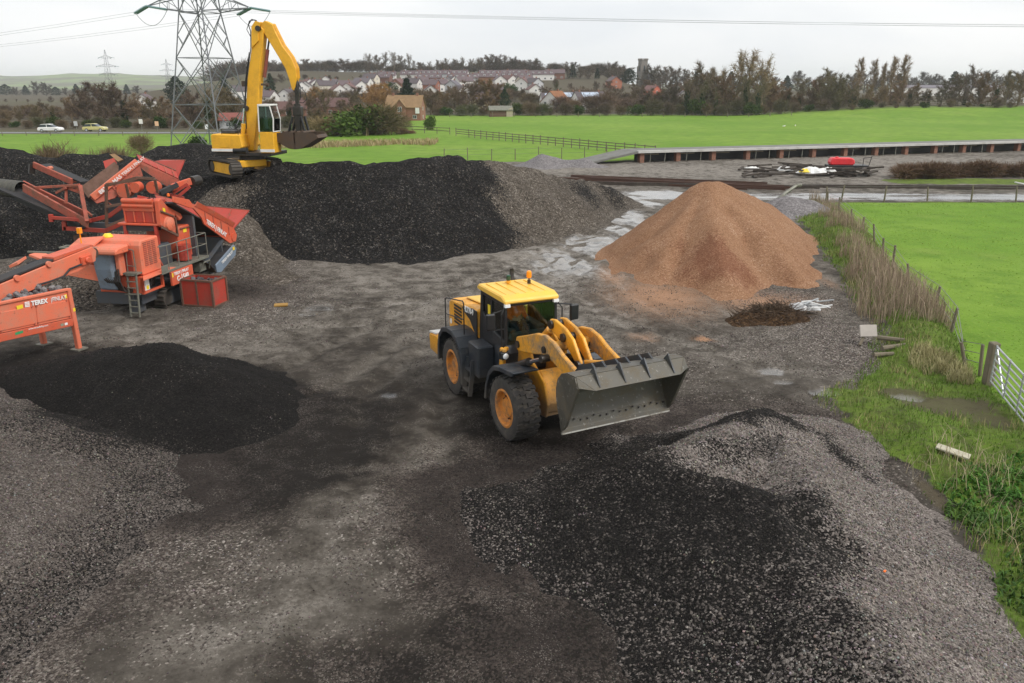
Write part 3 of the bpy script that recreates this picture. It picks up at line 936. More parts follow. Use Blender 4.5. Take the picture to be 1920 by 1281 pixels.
M_TREAD = paint('tyre_tread', (0.030, 0.028, 0.027), 0.85, dirt=(0.085, 0.072, 0.062), dirt_amt=0.8, scale=4.0)
M_RIM = paint('orange_rim', (0.60, 0.22, 0.03), 0.6, dirt=(0.20, 0.135, 0.085), dirt_amt=1.0, scale=5.0)
M_WHITE = paint('white_paint', (0.78, 0.77, 0.74), 0.45, dirt=(0.4, 0.36, 0.3), dirt_amt=0.3)
M_LETTER = plain('white_lettering', (0.80, 0.79, 0.77), 0.5, var=0.06)
M_GLASS = glass("cab_glass", (0.78, 0.90, 0.87))
M_GREASE = paint('greasy_black', (0.020, 0.017, 0.015), 0.35, dirt=(0.06, 0.045, 0.035), dirt_amt=0.6, scale=5)
M_HIVIS = plain('hivis_orange', (0.90, 0.17, 0.02), 0.75, var=0.15)
M_SKIN = plain('skin', (0.50, 0.30, 0.21), 0.55, var=0.1)
M_TROUSER = plain('dark_cloth', (0.03, 0.035, 0.05), 0.85)
M_HAIR = plain('dark_hair', (0.05, 0.035, 0.025), 0.7)
M_AMBER = plain('amber_lens', (0.95, 0.32, 0.02), 0.2, var=0.05)
M_GREENL = plain('green_lens', (0.02, 0.07, 0.045), 0.25, var=0.05)
M_LAMP = plain('lamp_glass', (0.85, 0.87, 0.88), 0.12, var=0.05)
M_YSTK = plain('yellow_sticker', (0.85, 0.62, 0.03), 0.5, var=0.1)
M_SEAT = plain('seat_cloth', (0.10, 0.105, 0.11), 0.85)

# ---------------------------------------------------------------- wheel loader
def tyre_mesh(mb, r, w, c, lugs=22):
    """tyre with a tread of staggered lugs; the axle lies along y"""
    hw = w / 2
    prof = [(r * .55, -hw * .80), (r * .60, -hw * .93), (r * .78, -hw * 1.0), (r * .90, -hw * .97), (r * .955, -hw * .86), (r * .955, hw * .86), (r * .90, hw * .97), (r * .78, hw), (r * .60, hw * .93), (r * .55, hw * .80)]
    mb.lathe(prof, c, (0, 1, 0), 40)
def tread_mesh(mb, r, w, c, lugs=24):
    c = Vector(c)
    hw = w / 2
    for k in range(lugs):
        for s in (-1, 1):
            a0 = 2 * math.pi * (k + (0.5 if s > 0 else 0)) / lugs
            pts = []
            for (yy, da) in ((s * hw * 1.0, -0.085), (s * hw * .52, -0.03), (s * hw * .48, -0.10), (s * hw * -0.06, -0.055)):
                pts.append((yy, a0 + da))
            for (yy, da) in ((s * hw * -0.06, 0.075), (s * hw * .40, 0.035), (s * hw * .56, 0.11), (s * hw * 1.0, 0.065)):
                pts.append((yy, a0 + da))
            def P(rr, yy, a):
                return c + Vector((math.cos(a) * rr, yy, math.sin(a) * rr))
            def rad(yy):
                return r * (1.0 if abs(yy) < hw * .9 else 0.965)
            n = len(pts)
            vs = [P(rad(yy), yy, a) for yy, a in pts] + [P(r * .93, yy * .99, a) for yy, a in pts]
            fs = [tuple(range(n)) if s > 0 else tuple(reversed(range(n)))]
            fs += [(i, (i + 1) % n, n + (i + 1) % n, n + i) for i in range(n)]
            mb.add(vs, fs)
def wheel(parent, c, r, w, side, loc=None, rz=None):
    o = MB()
    tyre_mesh(o, r, w, c)
    t = o.build('wheel', M_RUBBER, parent, smooth='auto', loc=loc, rotz=rz)
    m = MB()
    tread_mesh(m, r, w, c)
    m.build('tread', M_TREAD, t)
    m = MB()
    cx = Vector(c)
    hw = w / 2 * side
    m.lathe([(r * .575, hw * .80), (r * .60, hw * .92), (r * .54, hw * .97), (r * .50, hw * .90), (r * .47, hw * .55), (r * .40, hw * .40), (r * .30, hw * .42), (r * .29, hw * .66), (r * .20, hw * .70), (0.001, hw * .70)], c, (0, 1, 0), 32)
    rim = m.build('rim', M_RIM, t, smooth='auto')
    m = MB()
    for k in range(12):
        a = k * math.pi / 6
        p = cx + Vector((math.cos(a) * r * .35, hw * .40, math.sin(a) * r * .35))
        m.tube(p, p + Vector((0, .05 * side, 0)), 0.022, n=6)
    m.build('wheel_nuts', M_GREASE, t)['kind'] = 'stuff'
    # back of the rim
    m = MB()
    m.lathe([(r * .575, -hw * .8), (r * .3, -hw * .3), (0.001, -hw * .3)], c, (0, 1, 0), 24)
    m.build('rim_back', M_RIM, t)
    return t

LA, LART = 0.425, 0.05
LX, LY = -0.487, 22.906
L = empty('wheel_loader', (LX, LY, 0.0), LA - math.pi / 2, 'yellow wheel loader with raised empty bucket in the middle of the yard', 'wheel loader')
PIV = (1.79, 0, 0)
def fp(m, name, mat, **k):   # a part of the front frame: hinged at the articulation joint
    return m.build(name, mat, L, loc=PIV, rotz=LART, **k)

for s in (-1, 1):
    wheel(L, (0, 1.10 * s, .87), .87, .66, s)
    wheel(L, (1.72, 1.10 * s, .87), .87, .66, s, PIV, LART)
# rear frame and engine house
m = MB().b(-1.7, 1.55, -.55, .55, .62, 1.35).b(-.18, .18, -1.0, 1.0, .68, 1.05)
m.build('rear_frame', M_NAVY, L, bevel=.02)
m = MB().xz([(-1.72, 1.30), (-1.80, 1.9), (-1.74, 2.42), (-1.55, 2.52), (.62, 2.70), (.62, 1.30)], -.84, .84)
hood = m.build('engine_hood', M_YEL, L, bevel=.06)
m = MB().xz([(-1.3, 2.56), (-1.2, 2.62), (.1, 2.73), (.3, 2.69)], -.45, .45)
m.build('hood_cover', M_ROOF, hood, bevel=.03)
for s in (-1, 1):
    for k in range(6):
        z = 1.86 + k * .105
        MB().b(-1.22, -.62, s * .845, s * .865, z, z + .06).build('louvre', M_BLACK, hood)
    MB().xz([(-.52, 2.52), (.30, 2.66), (.64, 2.66), (.64, 1.45), (.50, 1.95), (.10, 2.28), (-.45, 2.42)], s * .842, s * .866).build('hood_side_panel', M_BLACK, hood)
text('HL770-9', .235, M_LETTER, hood, (-.36, -.872, 2.44), (math.pi / 2, -.06, 0), bold=.012, sx=.92)
text('HL770-9', .235, M_LETTER, hood, (.5, .872, 2.42), (math.pi / 2, .06, math.pi), bold=.012, sx=.92)
MB().lathe([(.001, 0), (.085, 0), (.085, .01)], (-1.56, -.842, 1.80), (0, -1, 0), 16).build('round_sticker', M_WHITE, hood)
m = MB().b(-1.83, -1.77, -.62, .62, 1.45, 2.35)
m.build('radiator_grille', M_BLACK, hood)
# counterweight
m = MB().xz([(-2.25, .72), (-2.30, 1.28), (-1.55, 1.40), (-1.30, 1.25), (-1.30, .72)], -1.34, 1.34)
cw = m.build('counterweight', M_YEL, L, bevel=.05)
for s in (-1, 1):
    MB().box((-1.95, s * 1.12, 1.37), (.62, .42, .05), Matrix.Rotation(-.15, 3, 'Y')).build('white_cover', M_WHITE, cw)
    MB().b(-2.33, -2.29, s * .85, s * 1.3, .82, 1.2).build('tail_reflector', M_HIVIS, cw)
# fenders
for s in (-1, 1):
    arc = [(-1.12, .78), (-1.10, 1.25), (-.98, 1.62), (-.70, 1.88), (-.3, 1.99), (.15, 2.0), (.52, 1.90), (.80, 1.66), (.93, 1.30), (.96, .62)]
    m = MB()
    m.strip(arc, s * .72, s * 1.47, .05)
    fd = m.build('rear_fender', M_NAVY, L, bevel=.015)
    m = MB()
    for i in range(len(arc) - 1):
        p, q = Vector(arc[i]), Vector(arc[i + 1])
        c = Vector((-.02, .95))
        m.xz([p, q, q + (c - q) * .10, p + (c - p) * .10], s * 1.44, s * 1.475)
    m.build('fender_lip', M_NAVY, fd)
    # boarding steps
    m = MB()
    m.xz([(.99, 1.95), (1.75, 1.95), (1.75, 1.05), (1.10, 1.05)], s * .80, s * 1.28)
    m.build('battery_box', M_NAVY, L, bevel=.03)
    m = MB()
    for k in range(3):
        z = .55 + k * .30
        m.b(1.02, 1.42, s * (1.16 + .08 * (2 - k)), s * (1.40 + .04 * (2 - k)), z, z + .05)
    m.beam((1.0, s * 1.42, .45), (1.05, s * 1.30, 1.5), .05, .12)
    m.beam((1.44, s * 1.42, .45), (1.44, s * 1.30, 1.5), .05, .12)
    m.build('boarding_steps', M_NAVY, L)
    m = MB()
    m.pipe([(-.55, s * 1.38, 1.95), (-.55, s * 1.38, 2.78), (-.50, s * 1.36, 2.85), (.42, s * 1.2, 2.95), (.5, s * 1.2, 2.9), (.5, s * 1.2, 1.98)], .02)
    m.pipe([(-.55, s * 1.38, 2.36), (.5, s * 1.2, 2.42)], .016)
    m.build('handrail', M_BLACK, L)
# cab
m = MB().xz([(.62, 1.35), (.62, 1.98), (.72, 2.15), (2.42, 2.25), (2.55, 1.95), (2.48, 1.35)], -.78, .78)
m.build('cab_base', M_NAVY, L, bevel=.04)
m = MB()
for s in (-1, 1):
    m.xz([(2.40, 2.2), (2.48, 2.2), (2.42, 3.32), (2.33, 3.32)], s * .70, s * .78)
    m.xz([(1.50, 2.1), (1.58, 2.1), (1.58, 3.32), (1.50, 3.32)], s * .72, s * .79)
    m.xz([(.66, 1.95), (.92, 1.95), (.92, 3.32), (.78, 3.32)], s * .70, s * .79)
    m.xz([(.78, 3.22), (2.42, 3.22), (2.42, 3.32), (.78, 3.32)], s * .70, s * .785)
    m.xz([(.70, 1.9), (1.55, 1.85), (1.9, 2.05), (2.44, 2.1), (2.44, 2.25), (1.6, 2.36), (1.2, 2.5), (.9, 2.75)], s * .72, s * .785)
m.b(.68, .78, -.72, .72, 3.2, 3.32).b(2.34, 2.42, -.72, .72, 3.22, 3.32)
m.build('cab_frame', M_BLACK, L, bevel=.012)
MB().plate([(2.475, -.72, 2.18), (2.475, .72, 2.18), (2.405, .72, 3.26), (2.405, -.72, 3.26)], .012).build('windscreen', M_GLASS, L)
for s in (-1, 1):
    MB().plate([(1.58, s * .752, 2.18), (2.42, s * .752, 2.18), (2.36, s * .752, 3.24), (1.58, s * .752, 3.24)], .012).build('door_pane', M_GLASS, L)
    MB().plate([(.90, s * .752, 2.3), (1.5, s * .752, 2.3), (1.5, s * .752, 3.24), (.86, s * .752, 3.24)], .012).build('side_pane', M_GLASS, L)
MB().plate([(.72, -.7, 2.2), (.72, .7, 2.2), (.74, .7, 3.2), (.74, -.7, 3.2)], .012).build('rear_pane', M_GLASS, L)
m = MB().xz([(.58, 3.30), (.55, 3.40), (.66, 3.47), (2.25, 3.49), (2.48, 3.41), (2.50, 3.30)], -.81, .81)
roof = m.build('cab_roof', M_ROOF, L, bevel=.035)
for yy in (-.58, -.29, 0, .29, .58):
    MB().b(.8, 2.2, yy - .06, yy + .06, 3.47, 3.505).build('roof_rib', M_ROOF, roof, bevel=.012)
m = MB().tube((1.30, .47, 3.5), (1.30, .47, 3.60), .05, n=12).tube((1.30, .47, 3.6), (1.30, .47, 3.66), .022)
m.build('beacon_mount', M_GREASE, roof)
MB().lathe([(.06, 0), (.075, .03), (.07, .17), (.045, .2), (.001, .2)], (1.30, .47, 3.66), (0, 0, 1), 14).build('amber_beacon', M_AMBER, roof, smooth='auto')
m = MB().tube((1.05, -.05, 3.5), (1.05, -.05, 3.58), .06, n=12)
m.build('beacon_base', M_YEL, roof)
MB().lathe([(.055, 0), (.06, .02), (.058, .14), (.03, .16), (.001, .16)], (1.05, -.05, 3.58), (0, 0, 1), 14).build('green_beacon', M_GREENL, roof, smooth='auto')
for y in (-.72, .72):
    MB().box((2.46, y, 3.26), (.10, .15, .08)).build('work_lamp', M_LAMP, roof)
m = MB().lathe([(.10, 0), (.13, .05), (.13, .75), (.07, .85), (.06, 1.1)], (.32, .38, 2.62), (0, 0, 1), 14)
m.build('exhaust_stack', M_GREASE, L, smooth='auto')
MB().lathe([(.16, 0), (.17, .22), (.10, .27), (.08, .34), (.15, .38), (.13, .47), (.001, .48)], (.25, -.3, 2.66), (0, 0, 1), 16).build('air_intake', M_BLACK, L, smooth='auto')
# mirrors
for s in (-1, 1):
    m = MB().pipe([(2.40, s * .76, 3.15), (2.55, s * 1.18, 3.12), (2.55, s * 1.22, 3.0)], .018).pipe([(2.42, s * .76, 2.62), (2.55, s * 1.15, 2.66), (2.55, s * 1.2, 2.8)], .018)
    m.pipe([(2.44, s * .80, 3.2), (2.5, s * .9, 3.05), (2.5, s * .9, 2.2), (2.48, s * .80, 2.1)], .018)
    mi = m.build('mirror_arm', M_BLACK, L)
    MB().box((2.56, s * 1.24, 2.90), (.10, .26, .44)).build('mirror', M_BLACK, mi, bevel=.03)
# cab inside
m = MB().box((1.35, 0, 2.25), (.50, .52, .14)).box((1.10, 0, 2.62), (.14, .50, .70), Matrix.Rotation(-.12, 3, 'Y')).b(1.15, 1.5, -.2, .2, 1.95, 2.2)
m.build('driver_seat', M_SEAT, L, bevel=.04)
m = MB().tube((2.05, 0, 2.1), (1.93, 0, 2.52), .035)
t_ = [(1.92 + .02 * 0, .19 * math.cos(k * math.pi / 8), 2.54 + .07 * math.sin(k * math.pi / 8)) for k in range(17)]
t_ = [(1.90 + .16 * math.sin(k * math.pi / 8) * .8, .19 * math.cos(k * math.pi / 8), 2.55 + .10 * math.sin(k * math.pi / 8)) for k in range(17)]
m.pipe(t_, .016)
m.build('steering_wheel', M_BLACK, L)
m = MB().xz([(2.05, 2.1), (2.40, 2.1), (2.40, 2.42), (2.2, 2.45)], -.55, .55).b(.95, 1.9, .42, .68, 2.1, 2.45)
m.build('dashboard', M_SEAT, L, bevel=.03)
MB().beam((2.50, .05, 2.2), (2.45, -.25, 2.75), .02, .03).build('wiper', M_BLACK, L)
MB().plate([(1.25, -.765, 2.75), (1.42, -.765, 2.75), (1.42, -.765, 3.02), (1.25, -.765, 3.02)], .006).build('window_sticker', M_YSTK, L)
# front frame
m = MB()
for s in (-1, 1):
    m.xz([(.15, .75), (.10, 1.25), (.45, 1.75), (.78, 2.42), (1.05, 2.50), (1.35, 2.30), (1.55, 1.9), (2.15, 1.55), (2.35, 1.0), (2.25, .62), (.8, .55)], s * .40, s * .47)
m.b(.2, 2.2, -.40, .40, .62, .95).b(1.54, 1.90, -1.0, 1.0, .68, 1.06)
m.xz([(1.5, .9), (2.25, .75), (2.3, 1.0), (1.9, 1.7), (1.7, 1.75)], -.40, .40)
fp(m, 'front_frame', M_YELD, bevel=.02)
m = MB()
for z0, z1, y1 in ((.7, .95, .3), (1.3, 1.5, .25)):
    m.b(-.35, .4, -y1, y1, z0, z1)
m.tube((0, 0, .6), (0, 0, 1.6), .11, n=14)
m.build('articulation_joint', M_GREASE, L, loc=PIV)
for s in (-1, 1):
    arc = [(.66, .80), (.72, 1.2), (.92, 1.62), (1.20, 1.86), (1.6, 1.95), (2.35, 2.02)]
    m = MB().strip(arc, s * .74, s * 1.46, .045)
    f2 = fp(m, 'front_fender', M_NAVY, bevel=.012)
    m = MB()
    for i in range(len(arc) - 1):
        p, q = Vector(arc[i]), Vector(arc[i + 1])
        c = Vector((1.72, .95))
        m.xz([p, q, q + (c - q) * .09, p + (c - p) * .09], s * 1.43, s * 1.465)
    m.build('fender_lip', M_NAVY, f2)
    m = MB().beam((.70, s * .45, 1.55), (.70, s * 1.0, 1.62), .12, .16).beam((.72, s * .95, 1.55), (.78, s * .95, 2.15), .10, .22).beam((.68, s * .80, 2.10), (.98, s * 1.02, 2.16), .12, .10).beam((.5, s * .5, 1.3), (.62, s * .92, 1.36), .10, .18)
    lb = fp(m, 'lamp_bracket', M_YEL, bevel=.02)
    m = MB().box((.93, s * .98, 2.0), (.14, .22, .20)).box((.86, s * .98, 2.0), (.05, .25, .23))
    m.build('headlamp_housing', M_BLACK, lb, bevel=.02)
    MB().lathe([(.001, .03), (.06, .028), (.085, .0)], (1.005, s * .98, 2.0), (1, 0, 0), 14).build('headlamp', M_LAMP, lb, smooth=True)
    # lift arm
    prof = [(.98, 2.30), (1.05, 2.52), (1.45, 2.66), (2.1, 2.90), (2.55, 2.97), (2.95, 2.90), (3.35, 2.72), (3.98, 2.52), (4.10, 2.38), (4.05, 2.22), (3.85, 2.15), (3.35, 2.30), (2.85, 2.42), (2.45, 2.44), (2.0, 2.32), (1.45, 2.20), (1.1, 2.16)]
    m = MB().xz(prof, s * .58, s * .70)
    arm = fp(m, 'lift_arm', M_YELD, bevel=.025)
    for (x, z, r) in ((1.15, 2.34, .10), (4.0, 2.32, .11), (2.55, 2.6, .09)):
        MB().tube((x, s * .54, z), (x, s * .74, z), r, n=14).build('pin', M_GREASE, arm, smooth='auto')
    m = MB().tube((.95, s * .86, 1.62), (2.05, s * .84, 2.16), .105, n=14)
    cy = fp(m, 'lift_cylinder', M_GREASE, smooth='auto')
    MB().tube((2.0, s * .84, 2.13), (2.72, s * .82, 2.44), .055, n=12).build('piston_rod', M_CHROME, cy, smooth='auto')
    MB().tube((2.75, s * .68, 2.45), (2.75, s * .92, 2.45), .095, n=12).build('rod_eye', M_GREASE, cy, smooth='auto')
MB_ = MB().tube((2.5, -.62, 2.62), (2.5, .62, 2.62), .13, n=16)
fp(MB_, 'cross_tube', M_YEL, smooth='auto')
# Z linkage
m = MB()
prof = [(1.85, 2.98), (1.92, 3.16), (2.15, 3.20), (2.65, 3.10), (3.02, 2.92), (3.40, 2.45), (3.45, 2.30), (3.30, 2.24), (3.14, 2.40), (2.75, 2.66), (2.4, 2.75), (2.1, 2.82)]
for s in (-1, 1):
    m.xz(prof, s * .10, s * .19)
bc = fp(m, 'bell_crank', M_YEL, bevel=.02)
for (x, z) in ((2.02, 3.04), (2.62, 2.86), (3.32, 2.36)):
    MB().tube((x, -.25, z), (x, .25, z), .11, n=14).build('pin', M_GREASE, bc, smooth='auto')
m = MB().tube((.95, 0, 2.15), (1.65, 0, 2.78), .12, n=14)
tc_ = fp(m, 'tilt_cylinder', M_YELD, smooth='auto')
MB().tube((1.6, 0, 2.72), (2.02, 0, 3.04), .06, n=12).build('piston_rod', M_CHROME, tc_, smooth='auto')
m = MB().beam((3.32, 0, 2.36), (4.25, 0, 2.62), .14, .20)
fp(m, 'tilt_link', M_YELD, bevel=.03)
m = MB()
for s in (-1, 1):
    m.pipe([(.3, s * .25, 1.7), (.6, s * .3, 2.2), (.9, s * .3, 2.35), (1.2, s * .25, 2.1)], .025)
m.pipe([(1.0, .05, 2.3), (1.3, .18, 2.72), (1.7, .15, 2.95), (1.95, .1, 3.05)], .022)
fp(m, 'hydraulic_hoses', M_BLACK)
# bucket: rolled forward, the open mouth looks ahead
BW = 1.47
back = [(4.58, 1.40), (4.46, 1.60), (4.34, 1.84), (4.28, 2.09), (4.27, 2.30), (4.33, 2.52), (4.48, 2.68), (4.70, 2.77), (5.08, 2.80), (5.22, 2.66)]
m = MB().strip(back[:7], -BW, BW, .045)
bk = m.build('bucket', M_STEEL, L, loc=(PIV[0] - .12 * math.sin(LART), .12 * math.cos(LART), 0), rotz=LART)
m = MB().strip([(4.47, 2.685), (4.72, 2.775), (5.05, 2.80)], -BW, BW, .045)
m.build('bucket_roof', M_STEEL, bk)
# spill guard: bent sheet leaning forward, corners cut
m = MB().plate([(5.05, -BW + .02, 2.80), (5.05, BW - .02, 2.80), (5.36, 1.14, 2.54), (5.36, -1.14, 2.54)], .03)
m.plate([(5.05, BW - .02, 2.80), (5.20, BW, 2.60), (5.36, 1.14, 2.54)], .03).plate([(5.05, -BW + .02, 2.80), (5.36, -1.14, 2.54), (5.20, -BW, 2.60)], .03)
sg = m.build('spill_guard', M_STEEL, bk)
for y in (-1.0, -.33, .33, 1.0):
    m = MB().prism([(4.92, y - .015, 2.82), (5.06, y - .015, 2.98), (5.34, y - .015, 2.60), (5.30, y - .015, 2.57), (5.06, y - .015, 2.79)], (0, .03, 0))
    m.build('spill_guard_rib', M_STEELD, sg)
for s in (-1, 1):
    side = [(4.60, 1.37)] + back[1:7] + [(4.70, 2.77), (5.06, 2.79), (5.20, 2.58), (4.72, 1.54)]
    m = MB().xz(side, s * (BW - .02), s * (BW + .015))
    sp = m.build('bucket_side', M_STEEL, bk)
    MB().xz([(4.56, 1.34), (4.74, 1.54), (5.22, 2.60), (5.14, 2.62), (4.66, 1.62), (4.54, 1.48)], s * (BW - .035), s * (BW + .03)).build('side_cutter', M_STEEL, sp)
m = MB().strip([(4.60, 1.32), (4.50, 1.58)], -BW - .03, BW + .03, .06)
ce = m.build('cutting_edge', M_STEEL, bk)
MB().strip([(4.606, 1.285), (4.585, 1.335)], -BW - .035, BW + .035, .065).build('worn_lip', M_LIP, ce)
for k in range(16):
    y = -1.34 + k * 2.68 / 15
    MB().tube((4.555, y, 1.54 + .05 * (k % 3 == 1)), (4.595, y, 1.56 + .05 * (k % 3 == 1)), .022, n=6).build('bolt', M_GREASE, ce)
for y in (-.78, -.50, .50, .78, -.14, .14):
    z0 = 2.62
    m = MB().prism([(3.92, y - .025, 2.22), (3.94, y - .025, 2.48), (4.15, y - .025, 2.70), (4.62, y - .025, 2.90), (4.80, y - .025, 2.80), (4.5, y - .025, 2.70), (4.3, y - .025, 2.40), (4.24, y - .025, 2.0), (4.1, y - .025, 2.02)], (0, .05, 0))
    m.build('bucket_lug', M_STEELD, bk)
m = MB().b(4.35, 4.6, -.78, -.50, 2.60, 2.66)
m.build('hinge_plate', M_STEELD, bk)

# driver: a seated figure in an orange jacket
def skin_body(name, chains, mat, parent, root=0, sub=1):
    vs, es, rad = [], [], []
    idx = {}
    for ch in chains:
        prev = None
        for (p, r) in ch:
            key = tuple(round(c, 4) for c in p)
            if key not in idx:
                idx[key] = len(vs)
                vs.append(p)
                rad.append(r)
            i = idx[key]
            if prev is not None:
                es.append((prev, i))
            prev = i
    me = bpy.data.meshes.new(name)
    me.from_pydata(vs, es, [])
    o = bpy.data.objects.new(name, me)
    COL.objects.link(o)
    o.parent = parent
    sk = o.modifiers.new('skin', 'SKIN')
    sv = me.skin_vertices[0].data if me.skin_vertices else None
    if sv is None:
        bm = bmesh.new()
        bm.from_mesh(me)
        bm.verts.layers.skin.verify()
        bm.to_mesh(me)
        bm.free()
        sv = me.skin_vertices[0].data
    for i, r in enumerate(rad):
        sv[i].radius = (r, r) if not isinstance(r, tuple) else r
    sv[root].use_root = True
    ss = o.modifiers.new('subdivision', 'SUBSURF')
    ss.levels = ss.render_levels = sub
    me.materials.append(mat)
    sk.use_smooth_shade = True
    return o
def ico(mb, c, r, sub=2):
    bm = bmesh.new()
    bmesh.ops.create_icosphere(bm, subdivisions=sub, radius=1)
    vs = [Vector((v.co.x * r[0], v.co.y * r[1], v.co.z * r[2])) + Vector(c) for v in bm.verts]
    fs = [tuple(v.index for v in f.verts) for f in bm.faces]
    bm.free()
    return mb.add(vs, fs)
seat_w = Matrix.Rotation(LA - math.pi / 2, 3, 'Z') @ Vector((1.42, 0, 2.36)) + Vector((LX, LY, 0))
D = empty('person', seat_w, LA - math.pi / 2, 'person in an orange hi-vis jacket seated at the wheel of the yellow loader', 'person')
pel = (0.0, 0.0, 0.12)
che = (-.04, 0, .46)
nek = (-.02, 0, .60)
torso = [(pel, (.17, .14)), ((-.03, 0, .28), (.16, .13)), (che, (.18, .13)), (nek, .065), ((0.0, 0, .68), .055), ((.03, 0, .76), .085), ((.03, 0, .84), .08)]
def armc(s):
    return [(che, (.18, .13)), ((-.03, .20 * s, .52), .075), ((.08, .25 * s, .30), .055), ((.36, .20 * s, .28), .042), ((.46, .17 * s, .30), .036), ((.52, .16 * s, .30), .025)]
def legc(s):
    return [(pel, (.17, .14)), ((.12, .11 * s, .07), .095), ((.48, .13 * s, .10), .07), ((.56, .13 * s, -.28), .05), ((.66, .13 * s, -.32), .035)]
bo = skin_body('body', [torso, armc(1), armc(-1), legc(1), legc(-1)], M_SKIN, D)
jk = skin_body('jacket', [[(pel, (.185, .155)), ((-.03, 0, .28), (.175, .145)), (che, (.195, .15)), ((-.02, 0, .57), .09)]] + [[(che, (.195, .15)), ((-.03, .20 * s, .52), .09), ((.08, .25 * s, .30), .07), ((.34, .20 * s, .28), .055)] for s in (1, -1)], M_HIVIS, D)
skin_body('trousers', [[(pel, (.18, .15)), ((.12, .11 * s, .07), .11), ((.48, .13 * s, .10), .085), ((.56, .13 * s, -.26), .06)] for s in (1, -1)], M_TROUSER, D)
m = MB()
ico(m, (.045, 0, .80), (.095, .075, .12))
hd = m.build('head', M_SKIN, D, smooth=True)
m = MB()
ico(m, (.02, 0, .845), (.10, .083, .095))
m.build('hair', M_HAIR, hd, smooth=True)
m = MB()
ico(m, (.145, 0, .79), (.02, .014, .022), 1)
for s in (-1, 1):
    ico(m, (.04, .078 * s, .79), (.022, .012, .03), 1)
m.build('nose_and_ears', M_SKIN, hd, smooth=True)['kind'] = 'stuff'
m = MB()
for s in (-1, 1):
    ico(m, (.128, .032 * s, .81), (.012, .014, .008), 1)
m.b(.130, .137, -.024, .024, .745, .752)
m.build('eyes_and_mouth', M_HAIR, hd)['kind'] = 'stuff'
for s in (1, -1):     # five fingers closed on the rim of the wheel
    for k in range(4):
        c = Vector((.53, (.155 - .0 * k) * s, .27 + k * .02))
        MB().pipe([c, c + Vector((.045 - .006 * abs(k - 1.5), -.01 * s, .005)), c + Vector((.05, -.035 * s, 0)), c + Vector((.02, -.045 * s, -.004))], .0085, 6).build('finger', M_SKIN, bo)
    MB().pipe([(.49, .15 * s, .32), (.52, .125 * s, .335), (.545, .11 * s, .32)], .0095, 6).build('thumb', M_SKIN, bo)

# ---------------------------------------------------------------- grab crane on the stockpile
M_CRANE = paint('crane_yellow', (0.82, 0.42, 0.018), 0.45, dirt=(0.42, 0.21, 0.03), dirt_amt=0.4, scale=1.2)
M_RUSTB = paint('rusty_brown_steel', (0.075, 0.052, 0.038), 0.6, metal=0.2, dirt=(0.14, 0.085, 0.05), dirt_amt=0.7, scale=3)
M_TRACK = paint('track_steel', (0.05, 0.045, 0.04), 0.6, metal=0.3, dirt=(0.13, 0.11, 0.09), dirt_amt=0.8, scale=3)
EB = (-15.9, 48.6, 3.78)
E = empty('grab_crane', EB, R(-8), 'yellow crawler crane with clamshell grab standing on the long stockpile', 'crane')
tr_ang = R(-42)
def crawler(mb_b, mb_f, y, ln, r, w):
    n = 8
    prof = [(ln / 2 + r * math.sin(math.pi * k / n), r + r * math.cos(math.pi * k / n)) for k in range(n + 1)]
    prof += [(-ln / 2 - r * math.sin(math.pi * k / n), r - r * math.cos(math.pi * k / n)) for k in range(n + 1)]
    prof.append(prof[0])
    mb_b.strip(prof, y - w / 2, y + w / 2, .07)
    nsh = int((2 * ln + 2 * math.pi * r) / .2)
    mb_f.xz([(-ln / 2, .12), (ln / 2, .12), (ln / 2 + r * .4, r), (ln / 2, 2 * r - .14), (-ln / 2, 2 * r - .14), (-ln / 2 - r * .4, r)], y - w * .28, y + w * .28)
    return nsh
def crawler_parts(parent, y, ln, r, w, rz, loc=(0, 0, 0), frame_mat=None):
    a, b = MB(), MB()
    crawler(a, b, y, ln, r, w)
    t = a.build('track', M_TRACK, parent, loc=loc, rotz=rz)
    b.build('track_frame', frame_mat or M_RUSTB, t)
    m = MB()
    for k in range(int(ln / .17)):      # grousers on the upper and lower run
        x = -ln / 2 + k * .17
        for z in (2 * r + .045, -.0):
            m.b(x, x + .05, y - w / 2, y + w / 2, z - .02, z + .03)
    for k in range(1, 8):
        an = math.pi * k / 8
        for s in (-1, 1):
            c = Vector((s * (ln / 2 + (r + .04) * math.sin(an)), y, r + (r + .04) * math.cos(an)))
            m.box(c, (.05, w, .07), Matrix.Rotation(s * an, 3, 'Y'))
    m.build('grousers', M_TRACK, t)
    for x in (-ln / 2, ln / 2):
        MB().tube((x, y - w * .34, r), (x, y + w * .34, r), r * .72, n=16).build('sprocket', M_TRACK, t, smooth='auto')
for s in (-1, 1):
    crawler_parts(E, 1.25 * s, 2.9, .42, .6, tr_ang, frame_mat=M_CRANE)
m = MB().b(-1.1, 1.1, -.9, .9, .45, .85)
m.build('undercarriage', M_CRANE, E, rotz=tr_ang, bevel=.04)
MB().lathe([(.001, .85), (.75, .85), (.75, 1.15), (.001, 1.15)], (0.5, 0, 0), (0, 0, 1), 24).build('slewing_ring', M_GREASE, E)
m = MB().b(-1.2, 2.2, -1.15, 1.15, 1.12, 1.32)
m.build('turntable', M_GREASE, E, bevel=.02)
m = MB().xz([(-1.35, 1.42), (-1.35, 2.28), (-1.2, 2.34), (.45, 2.30), (.55, 1.6), (.1, 1.34), (-1.25, 1.34)], -1.22, 1.22)
hs = m.build('engine_house', M_CRANE, E, bevel=.05)
MB().b(-1.36, -.02, -1.235, -1.222, 1.37, 1.52).build('white_stripe', M_WHITE, hs)
MB().b(-.8, -.2, -1.24, -1.224, 1.6, 2.15).build('service_door', M_CRANE, hs, bevel=.01)
